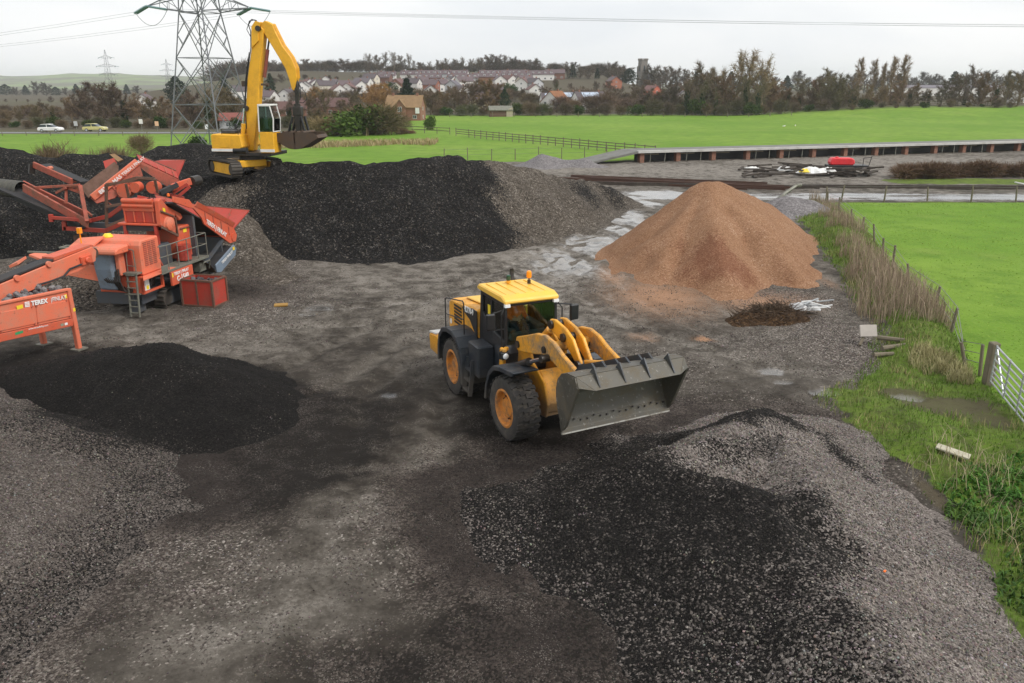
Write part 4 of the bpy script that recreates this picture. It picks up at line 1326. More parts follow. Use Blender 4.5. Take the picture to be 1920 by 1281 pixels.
m = MB().b(-1.0, -.2, -.6, .3, 2.34, 2.52).b(.0, .35, -.3, .1, 2.34, 2.6).tube((-.6, .5, 2.3), (-.6, .5, 2.85), .07)
m.build('engine_top', M_NAVY, hs, bevel=.03)
m = MB().pipe([(-.7, -1.1, 2.32), (-.7, -1.1, 2.62), (.3, -1.1, 2.6), (.3, -1.1, 2.3)], .02)
m.build('handrail', M_BLACK, hs)
MB().tube((-.05, -1.1, 1.42), (.75, -1.1, 1.42), .18, n=14).build('air_tank', M_BLACK, E, smooth='auto')
# cab
m = MB().xz([(1.62, 1.30), (1.66, 2.48), (2.50, 2.48), (2.48, 1.30)], -1.25, -.25)
cb = m.build('cab_base', M_CRANE, E, bevel=.04)
MB().b(1.64, 2.50, -1.265, -1.252, 1.36, 1.52).build('white_stripe', M_WHITE, cb)
m = MB()
for y in (-1.22, -.28):
    m.beam((1.66, y, 2.48), (1.72, y, 3.92), .07, .07, (0, 1, 0)).beam((2.50, y, 2.48), (2.56, y, 3.2), .06, .06, (0, 1, 0)).beam((2.56, y, 3.2), (2.40, y, 3.92), .06, .06, (0, 1, 0))
    m.beam((1.72, y, 3.92), (2.42, y, 3.92), .07, .07)
m.beam((2.50, -1.2, 2.50), (2.50, -.3, 2.5), .06).beam((1.68, -1.2, 2.50), (1.68, -.3, 2.5), .06)
m.b(1.68, 2.46, -1.25, -.25, 3.92, 4.0)
m.build('cab_frame', M_WHITE, E, bevel=.01)
M_CGL = glass('crane_glass', (0.45, 0.62, 0.58))
MB().plate([(1.70, -1.23, 2.5), (2.50, -1.23, 2.5), (2.55, -1.23, 3.2), (2.40, -1.23, 3.9), (1.72, -1.23, 3.9)], .012).build('side_pane', M_CGL, E)
MB().plate([(2.51, -1.2, 2.5), (2.51, -.3, 2.5), (2.57, -.3, 3.2), (2.57, -1.2, 3.2)], .012).build('windscreen', M_CGL, E)
MB().plate([(1.67, -1.2, 2.5), (1.67, -.3, 2.5), (1.73, -.3, 3.9), (1.73, -1.2, 3.9)], .012).build('rear_pane', M_CGL, E)
m = MB().b(1.8, 2.1, -.95, -.5, 2.5, 2.65).b(1.78, 1.9, -.95, -.5, 2.6, 3.25).b(2.25, 2.45, -1.0, -.45, 2.5, 2.85)
m.build('crane_seat', M_SEAT, E, bevel=.03)
# boom
m = MB().xz([(.30, 1.35), (.40, 2.5), (.55, 3.9), (.80, 5.4), (1.28, 7.3), (1.42, 7.95), (1.75, 8.25), (2.02, 8.0), (1.95, 7.5), (1.62, 6.0), (1.36, 4.4), (1.12, 3.0), (.85, 1.9), (.75, 1.35)], -.28, .28)
bm_ = m.build('boom', M_CRANE, E, bevel=.03)
m = MB().xz([(1.25, 7.0), (1.36, 8.15), (1.62, 8.45), (1.95, 8.35), (1.75, 7.95), (1.72, 7.4)], -.38, -.29).xz([(1.25, 7.0), (1.36, 8.15), (1.62, 8.45), (1.95, 8.35), (1.75, 7.95), (1.72, 7.4)], .29, .38)
m.build('boom_head', M_CRANE, bm_, bevel=.02)
for (x, z) in ((1.75, 8.05), (.58, 3.75)):
    MB().tube((x, -.44, z), (x, .44, z), .15, n=14).build('pin', M_GREASE, bm_, smooth='auto')
for s in (-1, 1):
    m = MB().tube((.15, .42 * s, 1.45), (.36, .42 * s, 2.9), .13, n=12)
    c_ = m.build('boom_cylinder', M_CRANE, E, smooth='auto')
    MB().tube((.36, .42 * s, 2.9), (.52, .42 * s, 3.75), .07, n=10).build('piston_rod', M_CHROME, c_, smooth='auto')
m = MB()
m.pipe([(.45, -.31, 2.6), (.55, -.33, 4.0), (.8, -.33, 5.5), (1.2, -.33, 7.0), (1.30, -.36, 7.9), (1.2, -.36, 8.25), (1.42, -.36, 8.52), (1.7, -.33, 8.45)], .03)
m.pipe([(.5, -.33, 3.9), (.72, -.37, 5.3), (1.1, -.37, 6.8)], .025)
m.pipe([(1.25, -.3, 7.6), (1.05, -.3, 8.0), (1.25, -.3, 8.45), (1.6, -.3, 8.5)], .02)
m.build('hydraulic_hoses', M_BLACK, bm_)
m = MB().tube((.62, .0, 5.0), (.78, 0, 5.7), .15, n=10).b(.42, .66, -.3, .3, 4.95, 5.25).tube((1.85, -.2, 5.05), (2.02, -.2, 5.05), .1, n=10).b(1.55, 1.85, -.22, -.1, 5.0, 5.12)
m.build('boom_fittings', M_RUSTB, bm_, smooth='auto')
M_RED_CYL = paint('faded_red_cylinder', (0.28, 0.07, 0.05), 0.5, dirt=(0.12, 0.07, 0.05), dirt_amt=0.6)
m = MB().tube((1.70, 0, 5.45), (2.05, 0, 6.95), .10, n=12)
c_ = m.build('stick_cylinder', M_RED_CYL, E, smooth='auto')
MB().tube((2.05, 0, 6.95), (2.18, 0, 7.45), .055, n=10).build('piston_rod', M_GREASE, c_, smooth='auto')
# goose-neck stick
m = MB().xz([(1.78, 8.30), (2.15, 8.46), (2.55, 8.26), (2.66, 7.95), (3.04, 7.12), (3.50, 6.50), (3.72, 5.92), (3.74, 5.45), (3.52, 4.72), (3.38, 4.78), (3.28, 5.3), (3.10, 5.90), (2.74, 6.55), (2.22, 7.45), (1.98, 7.85), (1.66, 7.9)], -.22, .22)
st = m.build('stick', M_CRANE, E, bevel=.03)
m = MB()
for y in (-.16, -.05, .06):
    m.pipe([(2.6, y, 8.3), (2.72, y, 8.02), (3.10, y, 7.2), (3.57, y, 6.55), (3.80, y, 5.95), (3.80, y, 5.4)], .022)
m.build('stick_pipes', M_CRANE, st)
m = MB().beam((3.55, 0, 5.6), (3.62, 0, 4.6), .20, .28, (0, 1, 0)).tube((3.58, -.2, 4.75), (3.58, .2, 4.75), .13, n=12).beam((3.60, 0, 4.75), (3.55, 0, 3.9), .16, .20, (0, 1, 0)).tube((3.54, 0, 4.0), (3.54, 0, 3.78), .19, n=14)
gh = m.build('grab_head', M_GREASE, E)
m = MB().pipe([(3.72, -.1, 5.3), (3.9, -.12, 4.9), (4.15, -.12, 4.6), (4.2, -.12, 4.25), (3.95, -.12, 4.05), (3.7, -.1, 4.1)], .02).pipe([(3.66, .1, 5.2), (3.78, .12, 4.8), (3.7, .1, 4.2)], .025)
m.build('grab_hoses', M_BLACK, gh)
m = MB().b(3.30, 3.82, -.22, .22, 3.35, 3.85).xz([(3.34, 3.4), (3.80, 3.4), (3.70, 2.45), (3.42, 2.45)], -.2, .2)
gb = m.build('grab_body', M_GREASE, E, bevel=.04)
m = MB()
for (a, b) in (((3.34, 3.3), (3.05, 2.5)), ((3.82, 3.3), (4.0, 2.5))):
    for y in (-.28, .28):
        m.tube((a[0], y, a[1]), (b[0], y, b[1]), .075, n=10)
m.build('grab_cylinder', M_BLACK, gb, smooth='auto')
MB().tube((3.28, -.36, 2.9), (3.20, -.36, 2.35), .035, n=8).build('grab_rod', M_CHROME, gb)
m = MB()
for x in (2.95, 3.35, 3.75, 4.1):
    m.tube((x - .12, -.62, 2.42), (x + .12, .62, 2.44), .09, n=10)
m.build('grab_shaft', M_RUSTB, gb, smooth='auto')
# two shells: clam halves with sloping sides
def shell(xm, x0, name):
    s = 1 if x0 > xm else -1
    w = .78
    m = MB()
    prof = [(xm + .02 * s, 1.52), (xm + .36 * s, 1.56), (xm + .80 * s, 1.80), (x0, 2.16), (x0 - .10 * s, 2.30)]
    m.strip(prof if s > 0 else prof, -w, w, .05)
    for sy in (-1, 1):
        m.xz([(xm + .02 * s, 1.52), (xm + .36 * s, 1.56), (xm + .80 * s, 1.80), (x0, 2.16), (x0 - .2 * s, 2.38), (xm + .45 * s, 2.46), (xm + .05 * s, 2.44)], sy * (w - .02), sy * (w + .02))
    m.build(name, M_RUSTB, gb)
shell(3.55, 4.95, 'grab_shell')
shell(3.52, 2.10, 'grab_shell')

# ---------------------------------------------------------------- red crushing plant
RED = (0.60, 0.098, 0.042)
M_RED = paint('faded_red_paint', RED, 0.5, dirt=(0.42, 0.16, 0.10), dirt_amt=0.7, scale=1.6, chips=(0.12, 0.065, 0.045), chip_amt=0.6)
M_RED2 = paint('deep_red_paint', (0.40, 0.042, 0.026), 0.5, dirt=(0.22, 0.09, 0.06), dirt_amt=0.5, scale=1.5, chips=(0.10, 0.05, 0.04), chip_amt=0.4)
M_REDD = paint('dirty_red_paint', (0.40, 0.085, 0.05), 0.6, dirt=(0.17, 0.10, 0.07), dirt_amt=0.9, scale=1.6, chips=(0.09, 0.05, 0.035), chip_amt=0.6)
M_PINK = paint('bleached_red_paint', (0.70, 0.165, 0.085), 0.5, dirt=(0.50, 0.24, 0.16), dirt_amt=0.6, scale=1.5, chips=(0.16, 0.08, 0.055), chip_amt=0.45)
M_BLUEG = paint('blue_grey_paint', (0.17, 0.22, 0.28), 0.5, dirt=(0.13, 0.12, 0.11), dirt_amt=0.5)
M_SLATE = paint('slate_chassis', (0.06, 0.068, 0.08), 0.55, dirt=(0.10, 0.085, 0.07), dirt_amt=0.7)
M_GALV = paint('grey_green_steel', (0.20, 0.20, 0.165), 0.5, metal=0.3, dirt=(0.12, 0.10, 0.075), dirt_amt=0.6, scale=2.4)
M_BELT = paint('conveyor_belt', (0.022, 0.022, 0.024), 0.7, dirt=(0.07, 0.06, 0.055), dirt_amt=0.6)
M_RUSTF = paint('rusty_frame', (0.13, 0.065, 0.042), 0.7, dirt=(0.09, 0.06, 0.045), dirt_amt=0.6, scale=4)
M_OLIVE = paint('pale_green_cabinet', (0.30, 0.33, 0.24), 0.5, dirt=(0.14, 0.12, 0.09), dirt_amt=0.5)
CO, CA = (-14.3, 31.3, 0.0), R(80)
C = empty('cone_crusher', CO, CA, 'red tracked crusher with louvred engine house, ladder and walkway', 'crusher')
# chassis
m = MB().b(-.6, 6.2, .55, .75, .55, .95).b(-.6, 6.2, 1.75, 1.95, .55, .95).b(-.75, -.45, .5, 2.2, .5, 1.0).b(2.0, 2.3, .3, 2.2, .55, .9).b(4.5, 4.8, .3, 2.2, .55, .9).b(-.5, .7, .34, .46, .45, 1.0)
m.b(-.5, -.1, .5, .9, .12, .5)
m.build('chassis', M_SLATE, C, bevel=.02)
for y in (.25, 2.25):
    crawler_parts(C, y, 2.9, .40, .45, 0, loc=(2.3, 0, 0), frame_mat=M_SLATE)
# engine house
m = MB().xz([(-.62, 1.68), (-.62, 2.86), (-.52, 3.06), (.62, 3.06), (.62, 1.68)], .04, 2.1)
eh = m.build('engine_house', M_PINK, C, bevel=.05)
for kx in range(3):
    for kz in range(13):
        x, z = -.44 + kx * .28, 2.02 + kz * .074
        MB().b(x, x + .22, .02, .045, z, z + .042).build('louvre', M_REDD, eh)
m = MB().b(-.645, -.625, .45, 1.0, 1.8, 2.7)
m.build('service_door', M_RED2, eh)
m = MB().pipe([(-.70, .30, 1.85), (-.70, .30, 2.70), (-.70, .62, 2.74), (-.70, .66, 1.72)], .022).pipe([(-.70, .30, 2.05), (-.70, .62, 2.08)], .018)
m.build('grab_rail', M_GALV, eh)
MB().b(-.63, -.61, 1.15, 1.5, 1.62, 2.62).build('side_cover', M_PINK, eh)
m = MB().xz([(-1.45, 2.62), (-1.45, 2.80), (-1.3, 2.88), (-.64, 2.92), (-.64, 2.62)], .5, 2.0)
m.build('front_bonnet', M_PINK, C, bevel=.05)
MB().lathe([(.001, .14), (.12, .13), (.19, .05), (.2, 0), (.001, 0)], (-.1, 1.75, 3.07), (0, 0, 1), 16).build('yellow_cap', M_YSTK, C, smooth='auto')
m = MB().plate([(-1.15, -.28, 1.62), (1.05, -.28, 1.66), (1.0, .1, 1.66), (-.6, .1, 1.66)], .04)
m.build('folding_shelf', M_PINK, C)
# open compartment below
m = MB().b(-.80, -.72, .0, .12, 1.0, 1.64).b(.5, .58, .0, .12, 1.0, 1.64).b(-.8, .58, .0, .12, .96, 1.04).b(-.8, .58, 0, 1.9, 1.6, 1.66).b(-.8, -.74, 0, 1.9, 1.0, 1.6)
m.build('compartment_frame', M_RED, C, bevel=.01)
m = MB().b(-.62, -.32, .05, .4, 1.05, 1.55)
wb = m.build('white_tank', M_WHITE, C, bevel=.02)
MB().b(-.55, -.40, .04, .049, 1.10, 1.25).build('yellow_label', M_YSTK, wb)
m = MB().b(-.2, .45, .35, 1.2, 1.04, 1.5).tube((-.15, .3, 1.2), (.4, .3, 1.35), .06).tube((0, .25, 1.1), (.2, .28, 1.5), .04)
m.build('pump_set', M_GREASE, C)
# name board
m = MB().b(.62, 2.18, -.34, -.24, .98, 1.55)
nb = m.build('name_board', M_RED, C, bevel=.01)
text('TEREX | FINLAY', .17, M_LETTER, nb, (.78, -.345, 1.38), (math.pi / 2, 0, 0), bold=.004, sx=.9)
text('C-1540', .30, M_LETTER, nb, (.95, -.345, 1.10), (math.pi / 2, 0, 0), bold=.010, sx=.95)
MB().b(.64, .72, -.348, -.342, 1.33, 1.5).build('yellow_label', M_YSTK, nb)
# ladder
m = MB().beam((-.98, .22, .08), (-.90, .18, 1.80), .06, .06).beam((-.98, .60, .08), (-.90, .56, 1.80), .06, .06)
ld = m.build('ladder', M_GALV, C)
for k in range(7):
    z = .25 + k * .25
    MB().beam((-.98 + .05 * k / 7, .22, z), (-.98 + .05 * k / 7, .60, z), .05, .035).build('rung', M_GALV, ld)
MB().b(-.9, -.5, .15, .8, .95, 1.0).b(-.95, -.6, .1, .7, 1.78, 1.84).build('step_plate', M_GALV, ld)
# blue grey box at the near end, hoses hanging from it
m = MB().xz([(-1.05, 1.15), (-1.2, 2.0), (-1.2, 2.80), (-.66, 2.84), (-.66, 1.10)], .98, 1.75)
bg = m.build('blue_side_box', M_BLUEG, C, bevel=.06)
m = MB()
for k in range(9):
    y = .75 + .07 * k
    m.pipe([(-1.0 - .02 * k, y + .1, 2.0 - .05 * k), (-1.12, y, 1.5), (-1.05 + .03 * k, y - .1, 1.12), (-.85, y - .25, 1.05 + .02 * k), (-.7, y - .3, 1.35)], .028)
m.build('hydraulic_hoses', M_GREASE, bg)
m = MB().b(-1.0, -.66, .72, .96, 1.7, 2.85)
m.build('narrow_tank', M_PINK, C, bevel=.05)
# outfeed belt frame reaching out to the near left
m = MB()
m.plate([(-.9, 1.1, 1.35), (-.9, 1.1, 2.0), (-1.3, 2.9, 2.3), (-1.3, 2.9, 1.75)], .06)
m.plate([(-.1, 1.1, 1.35), (-.1, 1.1, 2.0), (-.5, 2.9, 2.3), (-.5, 2.9, 1.75)], .06)
oc = m.build('outfeed_frame', M_PINK, C, bevel=.01)
m = MB().plate([(-.88, 1.1, 1.55), (-.12, 1.1, 1.55), (-.52, 4.6, 2.15), (-1.28, 4.6, 2.15)], .05)
m.build('outfeed_belt', M_BELT, oc)
m = MB().pipe([(-1.25, 1.4, 2.86), (-1.3, 3.0, 2.82), (-.9, 3.0, 2.82), (-.9, 1.4, 2.86)], .045).beam((-1.25, 2.95, 2.8), (-1.25, 3.1, 2.45), .05).beam((-1.3, 2.2, 2.62), (-1.45, 4.3, 2.65), .06)
m.build('outfeed_brace', M_GALV, oc)
m = MB().plate([(-1.3, 3.9, 2.30), (-1.2, 4.5, 2.45), (-.6, 4.5, 2.45), (-.6, 3.9, 2.28)], .08).plate([(-1.4, 4.9, 2.15), (-1.4, 5.3, 2.0), (-.9, 5.3, 2.0), (-.9, 4.9, 2.3)], .10).plate([(-1.3, 3.3, 2.28), (-1.3, 3.8, 2.25), (-.7, 3.8, 2.3), (-.7, 3.3, 2.4)], .1)
m.build('outfeed_hood', M_PINK, oc)
# crushing chamber and gearbox
m = MB().b(1.5, 2.35, .62, 2.05, 3.36, 4.30)
cc = m.build('crusher_head', M_RED2, C, bevel=.04)
m = MB().b(1.46, 1.50, .62, 2.05, 4.06, 4.30).b(1.46, 1.50, .62, 2.05, 3.86, 4.0)
for k in range(4):
    y = .68 + k * .43
    m.b(1.455, 1.50, y, y + .06, 3.4, 3.85)
m.build('head_ribs', M_RED, cc, bevel=.01)
m = MB().tube((1.48, .64, 4.28), (1.48, 2.03, 4.28), .10, n=12).tube((1.46, .64, 4.08), (1.46, 2.03, 4.08), .08, n=12)
m.build('head_roller', M_RED, cc, smooth='auto')
MB().b(1.40, 2.4, .5, 2.35, 3.28, 3.37).build('head_plate', M_RED, cc, bevel=.02)
m = MB().b(1.45, 2.3, .7, 2.0, 3.05, 3.28)
m.build('gap_shade', M_BELT, C)  # dark block put in for the shade under the head plate
m = MB().b(1.42, 1.55, .6, .72, 2.3, 3.3).b(1.42, 1.55, 2.0, 2.12, 2.3, 3.3).b(.7, 1.5, .62, 2.0, 2.1, 2.9)
m.build('head_support', M_RED2, C)
m = MB().xz([(1.40, 3.30), (1.42, 4.32), (1.60, 4.42), (2.0, 4.02), (2.9, 3.58), (3.0, 3.40), (2.75, 3.3), (2.45, 3.62), (2.35, 2.80)], .34, .56)
cs = m.build('crusher_side', M_RED, C, bevel=.03)
m = MB().lathe([(.001, .16), (.20, .15), (.28, .10), (.30, .0), (.34, -.02)], (1.90, .33, 3.30), (0, -1, 0), 20)
m.build('drive_cover', M_PINK, cs, smooth='auto')
m = MB().beam((1.35, .30, 3.25), (2.4, .30, 2.72), .07, .10).beam((2.4, .30, 2.72), (2.36, .3, 3.5), .06).beam((1.42, .3, 3.9), (2.3, .3, 3.55), .06)
m.build('guard_frame', M_RUSTF, cs)
MB().plate([(1.62, .332, 3.84), (1.78, .332, 3.76), (1.78, .332, 3.96), (1.62, .332, 4.02)], .006).build('yellow_label', M_YSTK, cs)
m = MB().b(.9, 2.2, .5, 2.1, 1.2, 2.5)
m.build('crusher_tub', M_SLATE, C, bevel=.1)
m = MB()
for s in range(3):
    m.tube((.65 + s * .12, .25, 1.75), (.55 + s * .1, .32, 2.8), .03)
m.beam((.9, .2, 1.75), (.45, .25, 2.7), .05, .05)
m.build('lance_pipes', M_REDD, C)
m = MB().xz([(2.4, 1.7), (2.42, 2.95), (2.55, 3.08), (3.45, 3.06), (3.72, 2.6), (3.72, 1.7)], .30, 1.8)
ft = m.build('fuel_tank', M_RED, C, bevel=.04)
MB().plate([(2.8, .29, 2.78), (3.05, .29, 2.78), (3.05, .29, 2.93), (2.8, .29, 2.93)], .008).build('yellow_label', M_YSTK, ft)
MB().pipe([(2.56, .26, 2.98), (3.4, .26, 2.96), (3.62, .26, 2.6)], .025).build('tank_rail', M_RUSTF, ft)
m = MB().tube((2.35, .1, 1.72), (2.35, .1, 2.35), .30, n=16).b(2.1, 2.6, -.1, .3, 1.70, 1.78)
m.build('pump_motor', M_RED2, C, smooth='auto')
# walkway
m = MB().b(.05, 3.6, -.30, .45, 1.56, 1.66).b(.05, .5, -.31, -.29, 1.66, 1.9)
wk = m.build('walkway', M_GALV, C, bevel=.008)
for x in (.62, 1.35, 2.05, 2.85, 3.55):
    MB().tube((x, -.27, 1.6), (x, -.27, 2.66), .022, n=8).build('rail_post', M_GALV, wk)
m = MB().pipe([(.05, -.27, 2.70), (.62, -.27, 2.66), (3.55, -.27, 2.66), (3.55, .3, 2.66)], .024).pipe([(.05, -.27, 2.25), (3.55, -.27, 2.18), (3.55, .3, 2.18)], .02)
m.build('handrail', M_GALV, wk)
m = MB().b(3.25, 3.75, .3, .55, 2.1, 2.75)
m.build('control_cabinet', M_OLIVE, C, bevel=.02)
# feed conveyor rising from the flared hopper
P0 = [(1.88, 4.22), (1.92, 4.45), (3.08, 4.15), (3.3, 3.9), (6.45, 2.42), (6.70, 2.0), (6.55, 1.72), (6.0, 1.72), (4.0, 2.95), (3.85, 3.25), (3.3, 3.75), (3.0, 3.82)]
m = MB().xz(P0, -.02, .05)
fc = m.build('feed_conveyor_side', M_RED, C, bevel=.01)
for k in range(4):
    x = 4.1 + k * .62
    z = 3.15 - k * .335
    MB().plate([(x, -.03, z), (x + .05, -.03, z - .03), (x + .05, -.03, z + .36), (x, -.03, z + .39)], .03).build('side_rib', M_REDD, fc)
text('TEREX | FINLAY', .27, M_LETTER, fc, (4.10, -.045, 2.99), (math.pi / 2, .525, 0), bold=.006, sx=.95)
m = MB().xz(P0, 1.55, 1.62)
m.build('feed_conveyor_far_side', M_RED2, C, bevel=.01)
m = MB().plate([(2.0, .05, 4.15), (2.0, 1.55, 4.15), (6.4, 1.55, 1.95), (6.4, .05, 1.95)], .06)
m.build('feed_belt', M_BELT, C)
m = MB().tube((6.35, -.05, 1.95), (6.35, 1.65, 1.95), .2, n=14)
m.build('tail_drum', M_RED, C, smooth='auto')
m = MB().b(3.3, 3.45, .1, 1.5, .9, 3.5).b(5.4, 5.5, .1, 1.5, .9, 2.1).beam((3.4, .1, 1.0), (5.6, .1, 2.0), .12).beam((3.4, 1.5, 1.0), (5.6, 1.5, 2.0), .12)
m.build('conveyor_support', M_SLATE, C)
# hopper of flared plates
def flare(name, pts, mat, par, ribs=3):
    m = MB().plate(pts, .05)
    o = m.build(name, mat, par)
    a, b, c, d = [Vector(p) for p in pts[:4]]
    for k in range(1, ribs + 1):
        t = k / (ribs + 1)
        p, q = a.lerp(b, t), d.lerp(c, t)
        nrm = (b - a).cross(d - a).normalized() * .04
        MB().beam(p - nrm, q - nrm, .05, .07).build('flare_rib', M_REDD, o)
        MB().beam(p + nrm, q + nrm, .02, .03).build('flare_seam', M_REDD, o)
    MB().beam(a.lerp(d, 1.0), c, .08, .06).build('flare_rim', M_RUSTF, o)
    return o
flare('hopper_wing', [(3.6, 1.62, 3.62), (6.55, 1.62, 2.34), (7.7, 2.45, 3.20), (4.4, 2.45, 4.12)], M_RED2, C, 4)
flare('hopper_end', [(6.55, 1.62, 2.34), (6.55, .02, 2.34), (7.9, -.15, 3.0), (7.7, 2.45, 3.20)], M_RED2, C, 2)
m = MB().plate([(3.4, -.03, 3.85), (6.4, -.03, 2.44), (6.45, -.12, 2.62), (3.5, -.12, 4.02)], .04)
m.build('hopper_lip', M_RED, C)
# tail conveyor in blue grey
m = MB().xz([(4.1, .75), (4.05, 1.12), (5.8, 1.72), (6.0, 1.5), (5.85, 1.2), (4.45, .70)], -.32, -.24)
tc2 = m.build('tail_conveyor_side', M_BLUEG, C, bevel=.02)
text('TEREX FINLAY', .17, M_LETTER, tc2, (4.55, -.335, 1.05), (math.pi / 2, -.31, 0), bold=.004)
MB().b(5.62, 5.78, -.34, -.325, 1.48, 1.62).build('yellow_label', M_YSTK, tc2)
m = MB().plate([(4.0, -.25, .95), (4.0, 1.0, .95), (6.0, 1.0, 1.6), (6.0, -.25, 1.6)], .05)
m.build('tail_belt', M_BELT, C)
m = MB().plate([(3.2, -.2, 1.5), (3.7, -.25, 1.2), (4.1, -.25, .75), (4.05, .5, .8), (3.2, .5, 1.5)], .04)
m.build('discharge_chute', M_RUSTB, C)
m = MB().pipe([(3.05, -.1, 1.0), (3.12, -.3, 1.42), (3.55, -.34, 1.45), (3.68, -.2, 1.05)], .03).b(3.1, 3.6, -.1, .2, 1.0, 1.4)
m.build('chute_guard', M_GALV, C)
m = MB().tube((-.95, 2.3, 2.0), (-.95, 2.3, 3.35), .025).box((-.95, 2.3, 3.45), (.14, .14, .22))
m.build('warning_lamp', M_AMBER, C)
m = MB().plate([(-1.2, 1.6, 2.92), (-1.2, 2.7, 2.80), (-.5, 2.7, 3.05), (-.5, 1.6, 3.15)], .06)
m.build('inlet_guard', M_PINK, C)
# stones riding on the top of the crusher
m = MB()
for k in range(70):
    x, y = random.uniform(2.0, 3.0), random.uniform(.6, 1.5)
    ico(m, (x, y, 4.25 - (x - 2) * .5 + random.uniform(-.03, .05)), [random.uniform(.05, .11)] * 3, 1)
st_ = m.build('stone_load', M_DARK, C)
st_['kind'] = 'stuff'
m = MB().b(2.0, 3.0, .56, 1.55, 3.5, 4.05)
m.build('screen_box', M_BELT, C)
MB().lathe([(.05, 0), (.06, .02), (.05, .12), (.001, .14)], (3.0, .9, 4.28), (0, 0, 1), 10).build('red_beacon', M_HIVIS, C)

# ---------------------------------------------------------------- red steel bin beside the crusher
B0 = at(338, 575)
BN = empty('steel_bin', (-13.75, 32.35, 0), R(-14), 'square red steel bin filled with scrap beside the crusher tracks', 'bin')
bw, bd, bh = 1.45, 1.0, 1.12
m = MB().b(0, bw, 0, .05, .06, bh).b(0, bw, bd - .05, bd, .06, bh).b(0, .05, .05, bd - .05, .06, bh).b(bw - .05, bw, .05, bd - .05, .06, bh).b(.05, bw - .05, .05, bd - .05, .06, .12)
m.build('bin_wall', M_RED2, BN)
m = MB()
for (x, y) in ((0, 0), (bw, 0), (0, bd), (bw, bd)):
    m.box((x, y, bh / 2), (.09, .09, bh + .02))
for z in (.05, bh):
    m.b(.04, bw - .04, -.035, .045, z - .04, z + .04).b(.04, bw - .04, bd - .045, bd + .035, z - .04, z + .04).b(-.035, .045, .04, bd - .04, z - .04, z + .04).b(bw - .045, bw + .035, .04, bd - .04, z - .04, z + .04)
m.b(bw * .5 - .04, bw * .5 + .04, -.03, .0, .1, bh - .05)
m.build('bin_frame', M_RUSTF, BN, bevel=.006)
m = MB()
for k in range(60):
    c = (random.uniform(.1, bw - .1), random.uniform(.1, bd - .1), random.uniform(.92, 1.06))
    m.box(c, (random.uniform(.05, .3), random.uniform(.05, .2), random.uniform(.03, .1)), Matrix.Rotation(random.uniform(0, 3), 3, Vector((random.random(), random.random(), 1)).normalized()))
sc_ = m.build('scrap_fill', paint('scrap', (0.06, 0.055, 0.06), 0.5, metal=.4, dirt=(0.2, 0.18, 0.17), dirt_amt=.6, scale=6), BN)
sc_['kind'] = 'stuff'

# ---------------------------------------------------------------- feed hopper unit at the left edge
H = empty('feed_hopper', (-15.15, 26.47, 0), R(70), 'red feed hopper on legs with a conveyor boom, cut by the left edge', 'hopper')
m = MB().xz([(-5.2, 1.35), (-5.2, 2.45), (-2.46, 2.28), (.02, 2.14), (0, 1.17), (-2.66, 1.39)], 0, .06)
pn = m.build('side_panel', M_PINK, H, bevel=.01)
for i, q in enumerate(([(-1.27, 1.92), (-.10, 1.82), (-.08, 1.26), (-1.32, 1.36)], [(-2.60, 2.05), (-1.45, 1.94), (-1.45, 1.36), (-2.66, 1.46)], [(-4.2, 2.18), (-2.85, 2.06), (-2.9, 1.5), (-4.2, 1.6)])):
    d = MB().xz(q, -.03, .0).build('panel_door', M_PINK, pn, bevel=.012)
    m = MB()
    for (x, z) in q:
        m.box((x * .98 - .02, -.035, z * .98 + .03), (.05, .03, .04))
    m.build('door_hinge', M_REDD, d)
m = MB().xz([(-5.2, 1.06), (-5.2, 1.36), (-2.66, 1.38), (.02, 1.16), (-.04, .90), (-2.66, 1.12)], -.05, .0)
bb = m.build('bottom_beam', M_RED, H, bevel=.015)
m = MB().beam((-5.2, .02, 2.47), (.05, .02, 2.17), .16, .08)
m.build('top_rim', M_PINK, H, bevel=.01)
for y in (0.02, 1.65):
    m = MB().beam((.05, y, 2.2), (.09, y, .04), .16, .18, (0, 1, 0))
    lg = m.build('leg', M_PINK, H, bevel=.02)
    MB().b(-.12, .30, y - .2, y + .2, .0, .05).build('foot_plate', M_GALV, lg)
    m = MB().beam((-4.4, y, 1.2), (-4.4, y, .04), .16, .18, (0, 1, 0))
    m.build('leg', M_PINK, H, bevel=.02)
m = MB().xz([(-5.2, 1.35), (-5.2, 2.40), (.0, 2.12), (0, 1.17)], 1.6, 1.66).b(-.02, .04, .06, 1.6, 1.2, 2.1).beam((-2, .8, 1.1), (.0, .8, 1.1), 1.5, .1)
m.build('hopper_box', M_RED2, H)
text('TEREX', .205, M_LETTER, pn, (-1.44, -.036, 1.985), (math.pi / 2, .085, 0), bold=.009)
text('|', .21, M_LETTER, pn, (-.72, -.036, 1.92), (math.pi / 2, .085, 0))
text('FINLAY', .205, M_LETTER, pn, (-.66, -.036, 1.925), (math.pi / 2, .085, 0), bold=.001, sx=.82)
m = MB().box((-1.58, -.033, 2.06), (.17, .006, .17), Matrix.Rotation(.085, 3, 'Y'))
lgm = m.build('square_emblem', M_LETTER, pn)
m = MB()
for k in range(3):
    m.box((-1.58, -.0375, 2.015 + k * .045), (.14, .004, .012), Matrix.Rotation(.085, 3, 'Y'))
m.build('emblem_bars', M_RED, lgm)
for (x, z, w, h) in ((-1.85, 2.04, .22, .12), (-.12, 1.97, .10, .13), (.09, 1.45, .09, .12)):
    MB().b(x - w / 2, x + w / 2, -.075 if x > 0 else -.036, -.068 if x > 0 else -.031, z - h / 2, z + h / 2).build('yellow_label', M_YSTK, pn)
text('www.terexfinlay.com', .085, M_LETTER, bb, (-1.72, -.055, 1.235), (math.pi / 2, .085, 0))
M_GRN = plain('green_label', (0.03, 0.30, 0.12), 0.5, var=.1)
